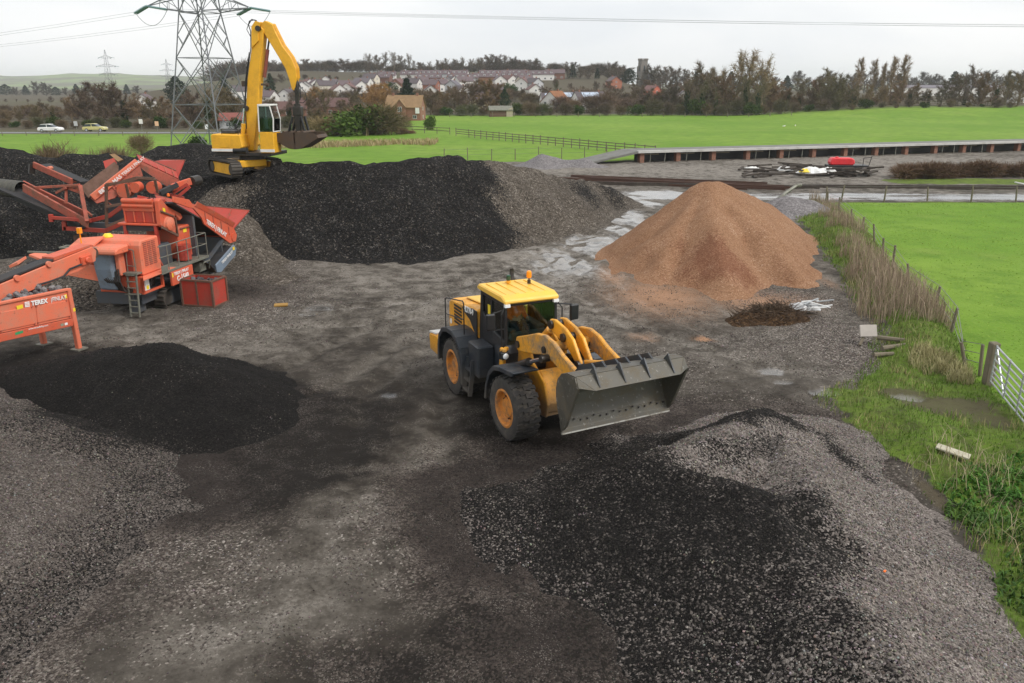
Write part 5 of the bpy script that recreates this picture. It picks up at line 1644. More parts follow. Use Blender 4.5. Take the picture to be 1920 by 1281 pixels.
MB().b(-2.2, -1.92, -.056, -.051, 1.2, 1.28).build('green_label', M_GRN, bb)
MB().b(-.52, -.40, -.056, -.051, 1.02, 1.10).build('cream_label', M_OLIVE, bb)
MB().b(-.36, -.25, -.056, -.051, 1.01, 1.09).build('white_label', M_LETTER, bb)
# conveyor boom
bp = [(-4.6, 2.05), (-4.6, 2.62), (-1.6, 2.66), (.55, 2.98), (2.15, 3.20), (2.3, 3.02), (2.2, 2.66), (1.35, 2.42), (.85, 2.38), (-1.6, 2.06)]
m = MB().xz(bp, .92, 1.0)
bo_ = m.build('boom_side', M_PINK, H, bevel=.02)
MB().xz(bp, 1.45, 1.53).build('boom_far_side', M_RED2, H, bevel=.02)
m = MB().xz([(-4.6, 2.66), (-4.6, 2.72), (-1.6, 2.76), (.5, 3.06), (.5, 3.00), (-1.6, 2.70)], .98, 1.48)
m.build('boom_belt', M_BELT, H)
for (x, z) in ((-1.05, 2.74), (.22, 2.95), (-2.4, 2.7)):
    MB().tube((x, .84, z), (x, .93, z), .10, n=14).build('idler_roller', M_PINK, bo_, smooth='auto')
m = MB().pipe([(-.30, .90, 2.34), (.2, .88, 2.36), (.7, .86, 2.42), (1.0, .86, 2.62), (1.5, .86, 2.68)], .035)
m.build('boom_hose', M_BELT, bo_)
m = MB().box((1.75, .88, 2.80), (.5, .12, .34), Matrix.Rotation(-.1, 3, 'Y')).tube((1.75, .74, 2.80), (1.75, .92, 2.80), .11, n=14)
m.build('bearing_block', M_RED, bo_, bevel=.03)
m = MB().tube((2.2, .95, 2.95), (2.2, 1.5, 2.95), .2, n=16)
m.build('head_drum', M_RUSTB, H, smooth='auto')
m = MB().xz([(.5, 3.0), (2.15, 3.22), (2.15, 3.28), (.5, 3.12)], .95, 1.5)
m.build('boom_cover', M_RED, H)
# rubble in the hopper
m = MB()
for k in range(90):
    x = random.uniform(-4, -.1)
    ico(m, (x, random.uniform(.15, .85) + (.7 if random.random() > .5 else 0), 2.12 - .06 * x + random.uniform(-.12, .12)), [random.uniform(.06, .17)] * 3, 1)
lo = m.build('stone_load', M_PALE, H)
lo['kind'] = 'stuff'

# ---------------------------------------------------------------- second red machine: the screener behind
SO = Vector(A(190, 430, 42.0))
SO.z = 0.0
S = empty('screener', SO, 0, 'rusty red screening machine with side conveyors behind the crusher', 'screener')
def SP(name, mat, m, par=None, **k):
    m.off = Vector((0, 0, 0))
    m.v = [(x - SO.x, y - SO.y, z - SO.z) for x, y, z in m.v]
    return m.build(name, mat, par or S, **k)
def bar(p, q, Y0, Y1, w, h):
    return MB().beam(A(p[0], p[1], Y0), A(q[0], q[1], Y1), w, h)
def slab(pts, Ys, t):
    return MB().plate([A(p[0], p[1], y) for p, y in zip(pts, Ys)], t)
# lower left conveyor, its end under a canvas sleeve
SP('conveyor_side', M_REDD, bar((44, 352), (165, 420), 41.5, 39.0, .12, .42), bevel=.02)
SP('conveyor_side', M_REDD, bar((44, 345), (160, 402), 42.6, 40.2, .10, .36), bevel=.02)
SP('conveyor_belt', M_BELT, bar((10, 352), (165, 418), 42.1, 39.6, .95, .08))
m = MB()
p0, p1 = A(-30, 348, 43.2), A(42, 356, 42.0)
for k in range(9):
    t = k / 9
    a_, b_ = p0.lerp(p1, t), p0.lerp(p1, t + 1 / 9)
    m.tube(a_, a_.lerp(b_, .5), .42, .46, n=16, cap=False).tube(a_.lerp(b_, .5), b_, .46, .42, n=16, cap=False)
SP('canvas_sleeve', paint('grey_canvas', (0.07, 0.068, 0.06), .8, dirt=(0.13, 0.12, 0.1), dirt_amt=.6), m, smooth=True)
SP('belt_underside', M_BELT, slab([(20, 372), (46, 360), (165, 425), (150, 432)], [42.4, 41.9, 39.3, 39.6], .1))
m = bar((95, 408), (170, 414), 39.6, 39.2, .14, .16)
for a_, b_ in (((95, 402), (97, 416)), ((120, 428), (200, 433)), ((120, 415), (122, 432)), ((165, 415), (205, 405)), ((205, 405), (240, 380)), ((200, 432), (238, 415))):
    m.beam(A(*a_, 39.6), A(*b_, 39.6), .14, .2)
SP('lower_frame', M_RED2, m, bevel=.01)
# leaning post of the belt frame
m = bar((150, 348), (163, 416), 39.4, 38.9, .18, .24)
for a_, b_ in (((125, 352), (150, 349)), ((126, 352), (152, 362)), ((138, 348), (152, 360)), ((124, 350), (124, 382)), ((68, 352), (150, 347)), ((105, 362), (124, 352)), ((160, 395), (172, 405))):
    m.beam(A(*a_, 39.6), A(*b_, 39.4), .09, .12)
SP('belt_gantry', M_REDD, m, bevel=.01)
SP('grille', M_GALV, slab([(74, 362), (90, 369), (90, 378), (72, 372)], [41.0, 40.6, 40.6, 41.0], .05))
# upper left conveyor
SP('conveyor_side', M_REDD, bar((63, 309), (135, 341), 44.5, 43.2, .12, .34), bevel=.02)
SP('conveyor_belt', M_BELT, bar((84, 309), (160, 342), 45.0, 43.6, .55, .1))
m = MB()
for (x, y) in ((90, 316), (114, 330), (136, 340)):
    m.tube(A(x, y, 44.2), A(x, y, 44.2) + Vector((0, .35, 0)), .10, n=12)
SP('idler_rollers', M_PINK, m, smooth='auto')
SP('conveyor_tip', M_GREASE, bar((60, 309), (59, 326), 44.5, 44.4, .12, .3))
# brown chute rising to the right
SP('chute_side', M_RUSTF, slab([(150, 352), (214, 304), (222, 312), (222, 322), (166, 372)], [40.6, 42.4, 42.4, 42.3, 40.6], .08))
SP('chute_floor', M_BELT, slab([(158, 372), (222, 318), (250, 330), (178, 388)], [41.4, 43.0, 43.6, 41.8], .06))
SP('chute_head', M_RED2, slab([(196, 306), (216, 300), (220, 316), (200, 320)], [42.6, 42.8, 42.6, 42.4], .5))
SP('wood_board', paint('weathered_board', (0.32, 0.20, 0.10), .8), slab([(206, 290), (216, 289), (232, 300), (222, 304)], [43.4, 43.4, 43.2, 43.2], .1))
# screen box with its lettered side beam
SP('screen_side', M_REDD, slab([(170, 372), (252, 303), (262, 310), (268, 330), (215, 372), (182, 382)], [39.9, 41.2, 41.2, 41.2, 40.3, 39.9], .1))
sbm = SP('screen_beam', M_PINK, MB().beam(A(173, 371, 39.8), A(258, 303, 41.1), .14, .34), bevel=.02)
pa, pb = A(173, 371, 39.7), A(258, 303, 41.0)
dvec = (pb - pa).normalized()
up_ = Vector((0, -.1, 1))
nrm_ = dvec.cross(up_).normalized()
up2 = nrm_.cross(dvec).normalized()
rotm = Matrix((dvec, up2, nrm_)).transposed()
def stxt(s, size, t, dn=-.08, bold=.004):
    p = pa.lerp(pb, t) + nrm_ * .09 + up2 * dn - SO
    text(s, size, M_LETTER, sbm, p, rotm.to_euler(), bold=bold)
stxt('883', .27, .14, -.10, .008)
stxt('MAS', .26, .44, -.10, .006)
stxt('TEREX | FINLAY', .20, .64, -.08, .004)
m = MB()
for k in range(16):
    u = random.uniform(0, 1)
    a_ = A(185 + 70 * u + random.uniform(-10, 25), 375 - 50 * u + random.uniform(-5, 18), 40.4)
    m.tube(a_, a_ + Vector((random.uniform(-.5, .5), random.uniform(-.1, .1), random.uniform(-.4, .4))), random.uniform(.03, .07), n=7)
SP('screen_braces', M_REDD, m)
m = MB()
for (x, y, r) in ((232, 358, .36), (252, 352, .26), (285, 352, .3)):
    c_ = A(x, y, 40.2)
    m.tube(c_, c_ + Vector((0, .5, 0)), r, n=18)
SP('vibrator_drive', M_RED, m, smooth='auto')
# rusty tube frame in front
m = MB()
for a_, b_ in (((199, 346), (200, 425)), ((199, 346), (290, 334)), ((199, 349), (256, 333)), ((256, 333), (290, 336)), ((290, 336), (296, 362)), ((236, 345), (242, 372)), ((200, 425), (240, 408)), ((199, 388), (240, 380))):
    m.beam(A(*a_, 38.6), A(*b_, 38.8), .11, .11)
SP('tube_frame', M_RUSTF, m)
# feed hopper of the screener
SP('hopper_front', M_REDD, slab([(250, 303), (262, 302), (337, 338), (335, 352), (318, 353), (270, 320)], [41.4, 41.4, 40.8, 40.8, 40.8, 41.2], .08))
w1 = SP('hopper_wing', M_RED2, slab([(262, 301), (335, 336), (330, 322), (256, 290)], [42.2, 41.6, 42.2, 42.9], .06))
w2 = SP('hopper_wing', M_RED2, slab([(290, 303), (332, 336), (346, 301), (310, 300)], [43.2, 41.8, 42.6, 43.6], .06))
SP('hopper_rim', M_RUSTF, bar((256, 290), (330, 321), 42.9, 42.2, .07, .08), w1)
SP('hopper_rim', M_RUSTF, bar((300, 300), (347, 300.5), 43.7, 42.6, .07, .08), w2)
for k in range(5):
    t = (k + .5) / 5
    SP('wing_rib', M_REDD, bar((262 + 73 * t, 301 + 35 * t), (256 + 74 * t, 290 + 32 * t), 42.1 - .6 * t, 42.8 - .7 * t, .05, .06), w1)
for k in range(3):
    t = (k + .5) / 3
    SP('wing_rib', M_REDD, bar((295 + 35 * t, 306 + 26 * t), (312 + 30 * t, 300.5), 43.0 - 1.1 * t, 43.5 - .9 * t, .05, .06), w2)
SP('under_hopper', M_BELT, slab([(285, 340), (330, 352), (320, 372), (285, 362)], [41.4, 41.2, 41.2, 41.4], .5))
# right hand belt
SP('conveyor_side', M_RED, bar((322, 352), (358, 340), 39.6, 40.4, .14, .34), bevel=.02)
SP('conveyor_belt', M_BELT, bar((300, 362), (332, 346), 39.2, 39.8, .3, .22))
m = MB().tube(A(358, 341, 40.4), A(372, 338, 41.0), .26, n=14)
SP('belt_drum', M_GREASE, m, smooth='auto')
m = MB()
for a_, b_ in (((325, 362), (352, 345)), ((335, 368), (356, 350)), ((318, 365), (345, 372)), ((290, 360), (300, 372))):
    m.beam(A(*a_, 39.8), A(*b_, 39.9), .1, .14)
SP('belt_bracket', M_RED2, m)
# chassis and tracks
m = MB()
for yy in (40.6, 42.6):
    m.beam(A(130, 425, yy), A(300, 425, yy), .2, .4)
SP('chassis', M_SLATE, m)
m = MB().beam(A(150, 440, 40.4), A(150, 440, 40.4) + Vector((0, 0, -1.3)), .4, .6).beam(A(285, 440, 40.4), A(285, 440, 40.4) + Vector((0, 0, -1.3)), .4, .6)
SP('stand', M_RUSTF, m)
SP('engine_cover', M_SLATE, slab([(205, 372), (250, 360), (250, 410), (205, 420)], [41.6] * 4, .9))

# ---------------------------------------------------------------- pylon and power lines
M_PYL = plain('pylon_steel', (0.15, 0.155, 0.17), 0.5, 0.3, var=.3)
M_INS = plain('glass_insulator', (0.16, 0.27, 0.28), 0.25, var=.15)
M_WIRE = plain('conductor', (0.22, 0.23, 0.24), 0.5, 0.5, var=.1)
PYC = Vector((-38.0, 105.0, 0))
def pyl_corner(k, z):
    prof = [(0, 4.85), (6.5, 3.85), (12, 2.95), (17.2, 2.15), (24, 1.7), (31, 1.2), (38, .25)]
    hs_ = float(np.interp(z, [p[0] for p in prof], [p[1] for p in prof]))
    a = R(26 + 90 * k)
    return Vector((math.cos(a) * hs_ * 1.12, math.sin(a) * hs_ * 1.12, z))
def build_pylon():
    t = empty('pylon', PYC, 0, 'large steel lattice pylon standing behind the yellow crane', 'pylon')
    zs = [0, 3.4, 6.5, 9.4, 12, 14.7, 17.2, 19.5, 21.7, 24, 26.4, 28.7, 31, 34.5, 38]
    for k in range(4):
        m = MB()
        for i in range(len(zs) - 1):
            m.beam(pyl_corner(k, zs[i]), pyl_corner(k, zs[i + 1]), .14, .14)
        m.build('leg', M_PYL, t)
    big = [0, 6.5, 12, 17.2, 21.7, 26.4, 31, 38]
    for k in range(4):
        for i in range(len(big) - 1):
            a0, a1 = pyl_corner(k, big[i]), pyl_corner(k, big[i + 1])
            b0, b1 = pyl_corner((k + 1) % 4, big[i]), pyl_corner((k + 1) % 4, big[i + 1])
            m = MB().beam(a0, b1, .08, .08).beam(b0, a1, .08, .08).beam(a1, b1, .08, .08)
            am, bm2 = (a0 + a1) / 2, (b0 + b1) / 2
            cx = (a0 + b1) / 2
            if i < 4:
                w = (b0 - a0).length
                cx = a0.lerp(b1, (b0 - a0).length / ((b0 - a0).length + (b1 - a1).length))
                m.beam(am, a0.lerp(cx, .5), .06).beam(bm2, b0.lerp(cx, .5), .06).beam(am, a1.lerp(cx, .5), .06).beam(bm2, b1.lerp(cx, .5), .06)
            m.build('lattice_panel', M_PYL, t)
    ad = Vector((math.cos(R(10)), math.sin(R(10)), 0))          # direction of the cross arms
    tips = []
    for z0, ln in ((17.3, 6.0), (24.2, 7.5), (31.2, 5.0)):
        for s in (-1, 1):
            tip = ad * (s * ln) + Vector((0, 0, z0 + .55))
            m = MB()
            q = sorted([pyl_corner(k, z0) for k in range(4)], key=lambda p: -s * p.dot(ad))[:2]
            q2 = sorted([pyl_corner(k, z0 + 2.2) for k in range(4)], key=lambda p: -s * p.dot(ad))[:2]
            for p in q:
                m.beam(p, tip, .13)
            for p in q2:
                m.beam(p, tip, .11)
            for u in (.3, .6):
                a_, b_ = q[0].lerp(tip, u), q[1].lerp(tip, u)
                c_, d_ = q2[0].lerp(tip, u), q2[1].lerp(tip, u)
                m.beam(a_, b_, .06).beam(a_, c_, .06).beam(b_, d_, .06).beam(c_, d_, .06).beam(q[0].lerp(tip, u - .3), c_, .06).beam(q[1].lerp(tip, u - .3), d_, .06)
            m.build('cross_arm', M_PYL, t)
            tips.append((s, z0, tip))
    return t, tips
PYL, TIPS = build_pylon()
DIRA = Vector((1.0, .02, 0.0))         # line to the right
DIRB = Vector((-.86, .50, 0.0))       # line to the left, away from the camera
def insulator(parent, p, d, ln=2.4):
    m = MB()
    n = 16
    prof = []
    for k in range(n):
        prof += [(.06, ln * k / n), (.15, ln * (k + .25) / n), (.15, ln * (k + .5) / n), (.06, ln * (k + .75) / n)]
    m.lathe(prof, p, d, 8)
    return m.build('insulator', M_INS, parent, smooth=False)
def sag(p, q, drop, n=14):
    return [p.lerp(q, k / n) - Vector((0, 0, drop * 4 * (k / n) * (1 - k / n))) for k in range(n + 1)]
wire_names = {(-1, 17.3): 'lowest left', (1, 17.3): 'lowest right', (-1, 24.2): 'middle left', (1, 24.2): 'middle right', (-1, 31.2): 'upper left', (1, 31.2): 'upper right'}
for s, z0, tip in TIPS:
    pa_, pb_ = [], []
    for d in (DIRA, DIRB):
        dd = (d + Vector((0, 0, -.16 if d is DIRA else -.30))).normalized()
        sd_ = Vector((-d.y, d.x, 0)) * .18
        for off in (-1, 1):
            insulator(PYL, tip + sd_ * off, dd)
        e = tip + dd * 2.4
        (pa_ if d is DIRA else pb_).append(e)
    m = MB().pipe(sag(pb_[0], pa_[0], 1.6, 12), .03, 5)
    m.build('jumper_cable', M_WIRE, PYL)
    nm = wire_names[(s, z0)]
    for which, e, d, far in (('right', pa_[0], DIRA, 300), ('left', pb_[0], DIRB, 260)):
        end = e + d * far + Vector((0, 0, 1.0))
        m = MB(PYC * 0)
        for off in (-.2, .2):
            o_ = Vector((-d.y, d.x, 0)) * off + Vector((0, 0, off * .6))
            m.pipe([p + PYC + o_ for p in sag(e, end, 4.0 if which == 'left' else 2.2, 16)], .015, 4)
        tag(m.build('power_line', M_WIRE), 'twin power line from the %s pylon arm running off to the %s' % (nm, which), 'power line', 'power lines')
for (px, Y, sc, lb) in ((207, 820, 1.12, 'nearer of two hazy distant pylons above the far hills'), (318, 1350, 1.30, 'fainter and smaller of two hazy distant pylons')):
    c = copy_tree(PYL)
    p = A(px, 170, Y)
    c.location = (p.x, Y, float(terrain_h(np.array([p.x]), np.array([float(Y)]))[0]) - 1)
    c.scale = (sc, sc, sc)
    c['label'] = lb

# ---------------------------------------------------------------- vegetation prototypes
def veg_mat(name, col, var=.35, rough=.85):
    m, n, l, p = new_mat(name)
    oi = n.new('ShaderNodeObjectInfo')
    tc = n.new('ShaderNodeTexCoord')
    f = noise(n, l, tc.outputs['Object'], .55, 4, .6)
    c = mix(n, l, f, tuple(x * (1 + var) for x in col), tuple(x * (1 - var) for x in col))
    c = mix(n, l, 1.0, c, oi.outputs['Color'], 'MULTIPLY')
    l.new(c, p.inputs['Base Color'])
    p.inputs['Roughness'].default_value = rough
    p.inputs['Specular IOR Level'].default_value = .15
    return m
M_BARK = veg_mat('bark', (0.17, 0.145, 0.115))
M_TWIG = veg_mat('twigs', (0.175, 0.142, 0.108))
M_IVY = veg_mat('ivy', (0.030, 0.052, 0.022))
M_NEEDLE = veg_mat('needles', (0.026, 0.046, 0.030))
M_LEAF = veg_mat('leaves', (0.055, 0.095, 0.026))

def rand_dir(r_, up=0.0):
    v = Vector((r_.gauss(0, 1), r_.gauss(0, 1), r_.gauss(0, 1) + up))
    return v.normalized()
def sliver(mb, p, d, ln, w, r_):
    s = d.cross(rand_dir(r_))
    if s.length < 1e-3: s = d.orthogonal()
    s.normalize()
    mb.add([p - s * w / 2, p + s * w / 2, p + d * ln], [(0, 1, 2)])
def leafquad(mb, p, sz, r_):
    a = rand_dir(r_) * sz
    b = a.cross(rand_dir(r_))
    if b.length < 1e-4: b = a.orthogonal()
    b = b.normalized() * sz * .7
    mb.add([p - a - b, p + a - b, p + a + b, p - a + b], [(0, 1, 2, 3)])
def tree_proto(seed, spread=.55, limbs=8, dens=11, tw=.055, tlen=.9, trunk_h=.22, upright=.5, ivy=0):
    """a bare winter tree 10 m tall; returns (trunk mesh builder, crown mesh builder, ivy builder)"""
    r_ = random.Random(seed)
    T, Cn, I = MB(), MB(), MB()
    H_ = 10.0
    pts = [Vector((0, 0, 0))]
    for k in range(1, 7):
        pts.append(Vector((r_.gauss(0, .10) * k * .5, r_.gauss(0, .10) * k * .5, H_ * .80 * k / 6)))
    rad = [.20 * (1 - k / 7.2) + .02 for k in range(7)]
    for k in range(6):
        T.tube(pts[k], pts[k + 1], rad[k], rad[k + 1], n=6, cap=False)
    def along(u):
        x = u * 6
        k = min(5, int(x))
        return pts[k].lerp(pts[k + 1], x - k), rad[k] * (1 - (x - k)) + rad[k + 1] * (x - k)
    for i in range(limbs):
        u = trunk_h + (1 - trunk_h) * (i + r_.random() * .6) / limbs
        p, rr = along(min(.98, u))
        az = i * 2.4 + r_.random()
        ln = H_ * spread * (1.05 - .55 * u) * r_.uniform(.8, 1.15)
        d = Vector((math.cos(az), math.sin(az), upright + .6 * u + r_.gauss(0, .15))).normalized()
        lp = [p]
        for s in range(4):
            d = (d + Vector((r_.gauss(0, .16), r_.gauss(0, .16), .10 + r_.gauss(0, .1)))).normalized()
            lp.append(lp[-1] + d * ln / 4)
        for s in range(4):
            T.tube(lp[s], lp[s + 1], rr * .62 * (1 - s / 5), rr * .62 * (1 - (s + 1) / 5), n=5, cap=False)
        for s in range(1, 5):
            for j in range(3):
                q = lp[s].lerp(lp[s - 1], r_.random() * .8)
                bd = ((lp[s] - lp[s - 1]).normalized() * .7 + rand_dir(r_, .35) * .8).normalized()
                bl = ln * r_.uniform(.25, .5)
                bp = [q, q + bd * bl * .5]
                bd = (bd + rand_dir(r_, .3) * .35).normalized()
                bp.append(bp[-1] + bd * bl * .5)
                Cn.tube(bp[0], bp[1], rr * .22 + .012, rr * .15 + .012, n=3, cap=False).tube(bp[1], bp[2], rr * .15 + .012, .012, n=3, cap=False)
                for k in range(dens):
                    w = r_.random()
                    q2 = bp[0].lerp(bp[1], w * 2) if w < .5 else bp[1].lerp(bp[2], w * 2 - 1)
                    sliver(Cn, q2, (bd * .6 + rand_dir(r_, .35)).normalized(), tlen * r_.uniform(.5, 1.3), tw, r_)
    for k in range(60):
        q, _ = along(r_.uniform(.65, 1.0))
        sliver(Cn, q, (Vector((0, 0, 1)) + rand_dir(r_) * .8).normalized(), tlen * r_.uniform(.7, 1.6), tw, r_)
    for k in range(ivy):
        q, rr = along(r_.uniform(.05, .78))
        a = r_.uniform(0, 6.3)
        rd = rr + r_.uniform(.05, .75)
        leafquad(I, q + Vector((math.cos(a) * rd, math.sin(a) * rd, r_.gauss(0, .2))), r_.uniform(.10, .24), r_)
    return T, Cn, I
def bush_proto(seed, n=1500, tw=.05, tl=1.0, leaf=0):
    """a dome of stems 5 m high and about 6 m wide"""
    r_ = random.Random(seed)
    T, Cn = MB(), MB()
    lob = [(r_.uniform(-1.7, 1.7), r_.uniform(-1.7, 1.7), r_.uniform(1.5, 2.6), r_.uniform(1.3, 2.1)) for k in range(7)]
    for k in range(12):
        l_ = r_.choice(lob)
        T.tube((r_.gauss(0, .4), r_.gauss(0, .4), 0), (l_[0], l_[1], l_[2] + .8), .07, .02, n=4, cap=False)
    for k in range(n):
        l_ = r_.choice(lob)
        d = rand_dir(r_, .25)
        p = Vector(l_[:3]) + d * l_[3] * r_.uniform(.35, 1.0)
        p.z = max(p.z, .05)
        if leaf and r_.random() < leaf:
            leafquad(Cn, p, r_.uniform(.08, .2), r_)
        else:
            sliver(Cn, p, (d + rand_dir(r_, .7) * .7).normalized(), tl * r_.uniform(.5, 1.2), tw, r_)
    return T, Cn, MB()
def conifer_proto(seed, wide=.30, clump=False):
    r_ = random.Random(seed)
    T, Cn = MB(), MB()
    T.tube((0, 0, 0), (0, 0, 9.5), .2, .04, n=6, cap=False)
    for k in range(2600):
        u = r_.random() ** .8
        z = 1.0 + 9.0 * u
        rr = (10 * wide * (1 - u) ** .8 + .25) * (1 + .22 * math.sin(z * 5 + seed))
        if clump:
            rr = 10 * wide * math.sin(math.pi * min(1, .18 + u * .82)) ** .7 * (1 + .25 * math.sin(z * 3.1 + 2))
        a = r_.uniform(0, 6.283)
        q = rr * math.sqrt(r_.uniform(.25, 1)) * (1 + .22 * math.sin(a * 5 + z * 2))
        leafquad(Cn, Vector((math.cos(a) * q, math.sin(a) * q, z - q * .15)), r_.uniform(.10, .26), r_)
    return T, Cn, MB()
PROTO = {}
def reg(key, mb3, crown_mat, bark=True):
    T, Cn, I = mb3
    def me(m, nm, mt):
        x = bpy.data.meshes.new(nm)
        x.from_pydata(m.v, [], m.f)
        x.materials.append(mt)
        x.update()
        return x
    PROTO[key] = (me(T, 'trunk', M_BARK), me(Cn, 'crown', crown_mat), me(I, 'ivy', M_IVY) if I.v else None)
for i in range(4):
    reg('bare%d' % i, tree_proto(100 + i, .50, 9, 24, .085, 1.0, .16, .40), M_TWIG)
for i in range(3):
    reg('open%d' % i, tree_proto(200 + i, .45, 9, 14, .060, .9, .30, .9), M_TWIG)
for i in range(3):
    reg('tall%d' % i, tree_proto(300 + i, .24, 12, 12, .060, .8, .32, 1.5), M_TWIG)
for i in range(2):
    reg('ivy%d' % i, tree_proto(400 + i, .40, 8, 20, .080, .9, .20, .7, ivy=1100), M_TWIG)
for i in range(3):
    reg('dense%d' % i, tree_proto(500 + i, .52, 12, 32, .095, 1.05, .03, .25), M_TWIG)
for i in range(3):
    reg('bush%d' % i, bush_proto(600 + i, 3000, .065, 1.0), M_TWIG)
for i in range(2):
    reg('green%d' % i, bush_proto(700 + i, 2600, .05, .7, .75), M_LEAF)
reg('conifer0', conifer_proto(800, .24), M_NEEDLE)
reg('conifer1', conifer_proto(801, .30), M_NEEDLE)
reg('cedar0', conifer_proto(802, .42, True), M_NEEDLE)
PH = {'bush': 4.4, 'green': 4.2, 'conifer': 10.0, 'cedar': 10.0}

BROWN = [(1.0, .92, .85), (.85, .78, .78), (1.15, 1.0, .78), (.95, .95, .78), (.75, .72, .74), (1.1, .86, .74)]
def tree(kind, X, Y, ztop, label, group=None, wide=1.0, col=None, cat=None, name=None, sink=.1):
    base = float(terrain_h(np.array([X]), np.array([Y]))[0]) - sink
    keys = [k for k in PROTO if k.startswith(kind)]
    key = random.choice(keys)
    h0 = PH.get(kind, 9.9)
    s = max(.15, (ztop - base) / h0)
    bushy = kind in ('bush', 'green')
    o = empty(name or {'bush': 'bush', 'green': 'bush', 'conifer': 'conifer_tree', 'cedar': 'evergreen_tree'}.get(kind, 'bare_tree'), (X, Y, base), random.uniform(0, 6.28), label, cat or ('bush' if bushy else 'tree'), group)
    o.scale = (s * wide, s * wide, s)
    col = col or random.choice(BROWN)
    j = random.uniform(.85, 1.15)
    for nm, me in zip(('trunk', 'crown', 'ivy'), PROTO[key]):
        if me is None: continue
        c = bpy.data.objects.new('stems' if (bushy and nm == 'trunk') else ('foliage' if (bushy and nm == 'crown') else nm), me)
        COL.objects.link(c)
        c.parent = o
        c.color = (col[0] * j, col[1] * j, col[2] * j, 1)
    return o
def row(kindlist, pts, Y, label, group, dY=6.0, wide=(.8, 1.1), cols=None, **k):
    """pts: (photo x, photo y of the top); one tree each, left to right"""
    for i, (px, py) in enumerate(pts):
        y = Y + random.uniform(-dY, dY)
        p = A(px, py, y)
        kd = kindlist[i % len(kindlist)] if isinstance(kindlist, (list, tuple)) else kindlist
        tree(kd, p.x, y, p.z, label % nth(i + 1), group, random.uniform(*wide), random.choice(cols) if cols else None, **k)

G_R = 'trees along the far edge of the big field'
row(['bare', 'dense', 'ivy', 'bare', 'dense'], [(1238, 168), (1262, 158), (1290, 145), (1318, 122), (1336, 130), (1360, 140), (1452, 150), (1480, 160), (1505, 146), (1532, 150), (1556, 132), (1580, 142), (1600, 150), (1632, 160), (1660, 162), (1690, 150), (1716, 158), (1745, 165), (1772, 150), (1800, 140), (1828, 126), (1850, 138), (1872, 150), (1896, 132), (1918, 140)], 262,
    '%s broad bare tree from the left in the row behind the big field', G_R, 8)
row(['open'], [(1388, 100), (1412, 98), (1436, 108)], 258, '%s of three tall airy bare trees above the hedge right of the church', 'tall airy trees', 3, (1.0, 1.2), [(1.5, 1.35, 1.05)])
row(['tall'], [(1618, 100), (1645, 104), (1662, 112), (1680, 98), (1702, 94)], 300, '%s thin poplar-like bare tree from the left on the right skyline', 'thin tall trees', 4, (.8, .95), [(1.4, 1.25, 1.0)])
row(['ivy'], [(1320, 150), (1402, 140), (1425, 150), (1345, 165)], 252, '%s ivy-covered trunk from the left behind the big field', 'ivy covered trees', 2, (.7, .9), [(.9, .95, .75)])
row(['bush', 'bush', 'bush', 'green'], [(1005 + 27 * k, 192 + 6 * math.sin(k * 2.1) + (4 if k < 7 else -2)) for k in range(34)], 252,
    '%s low hedge bush from the left along the far field edge', 'hedge bushes along the far field', 2.5, (.9, 1.2), [(.85, .78, .72), (.7, .62, .62), (.95, .85, .7), (.6, .62, .5)])
row(['bush'], [(1045 + 30 * k, 178 + 7 * math.sin(k * 1.7)) for k in range(22)], 275, '%s taller brown thicket from the left behind the far hedge', 'brown thickets', 5, (1.0, 1.3), [(.9, .75, .7), (.8, .66, .66), (1.0, .82, .66)])
row(['dense', 'bare', 'dense', 'ivy'], [(1215 + 26 * k, 166 + 6 * math.sin(k * 1.3)) for k in range(27)], 268, '%s middle-height bare tree from the left, filling the row behind the big field', 'filling trees behind the big field', 6, (1.0, 1.3), [(.85, .74, .70), (.95, .86, .7), (.75, .68, .66), (1.05, .82, .72)])
# middle: trees between the grab crane and the brick house, and round the house
row(['dense', 'bare'], [(578, 178), (606, 170), (640, 188), (662, 172)], 225, '%s brown tree from the left behind the crane grab', 'trees left of the brick house', 6, (1.0, 1.3), [(1.0, .9, .72), (.8, .78, .6)])
row(['dense'], [(590, 165), (696, 160), (716, 158)], 262, '%s orange-brown willow-like bare tree left of the dark conifer', 'orange brown trees', 5, (1.0, 1.3), [(1.9, 1.35, .70)])
row(['bush', 'bush', 'green', 'bush'], [(606, 216), (632, 212), (668, 196), (700, 192)], 152, '%s rounded scrub bush from the left beyond the black stockpile', 'scrub bushes beyond the stockpile', 4, (1.3, 1.6), [(1.0, .95, .62), (1.3, 1.2, .8), (.75, .75, .5)], sink=.4)
row(['bush', 'dense'], [(570, 222), (594, 206), (618, 210), (648, 204), (684, 200), (715, 206), (735, 214)], 165, '%s olive thicket from the left between the grab and the brick house', 'olive thickets', 5, (1.2, 1.5), [(.8, .78, .52), (.7, .68, .5), (.9, .8, .6)], sink=.4)
row(['bush'], [(720, 236), (748, 240), (770, 244), (690, 236)], 158, '%s reddish bramble thicket from the left before the brick house', 'bramble thickets', 3, (1.5, 2.0), [(1.2, .85, .75), (1.05, .8, .7)], sink=.4)
tree('conifer', A(762, 150, 262).x, 262, A(762, 147, 262).z, 'dark pointed conifer standing behind the brick house roof', None, 1.15)
row(['dense', 'bare', 'dense', 'dense', 'dense', 'dense'], [(806, 168), (832, 172), (860, 165), (884, 152), (912, 150), (930, 158)], 262, '%s broad brown bare tree from the left, right of the brick house', 'trees right of the brick house', 6, (1.0, 1.3), [(1.0, .85, .75), (1.25, 1.0, .68), (1.3, 1.02, .66), (.9, .78, .74)])
tree('cedar', A(946, 170, 255).x, 255, A(946, 166, 255).z, 'dark ivy-green evergreen above the small shed', None, .55)
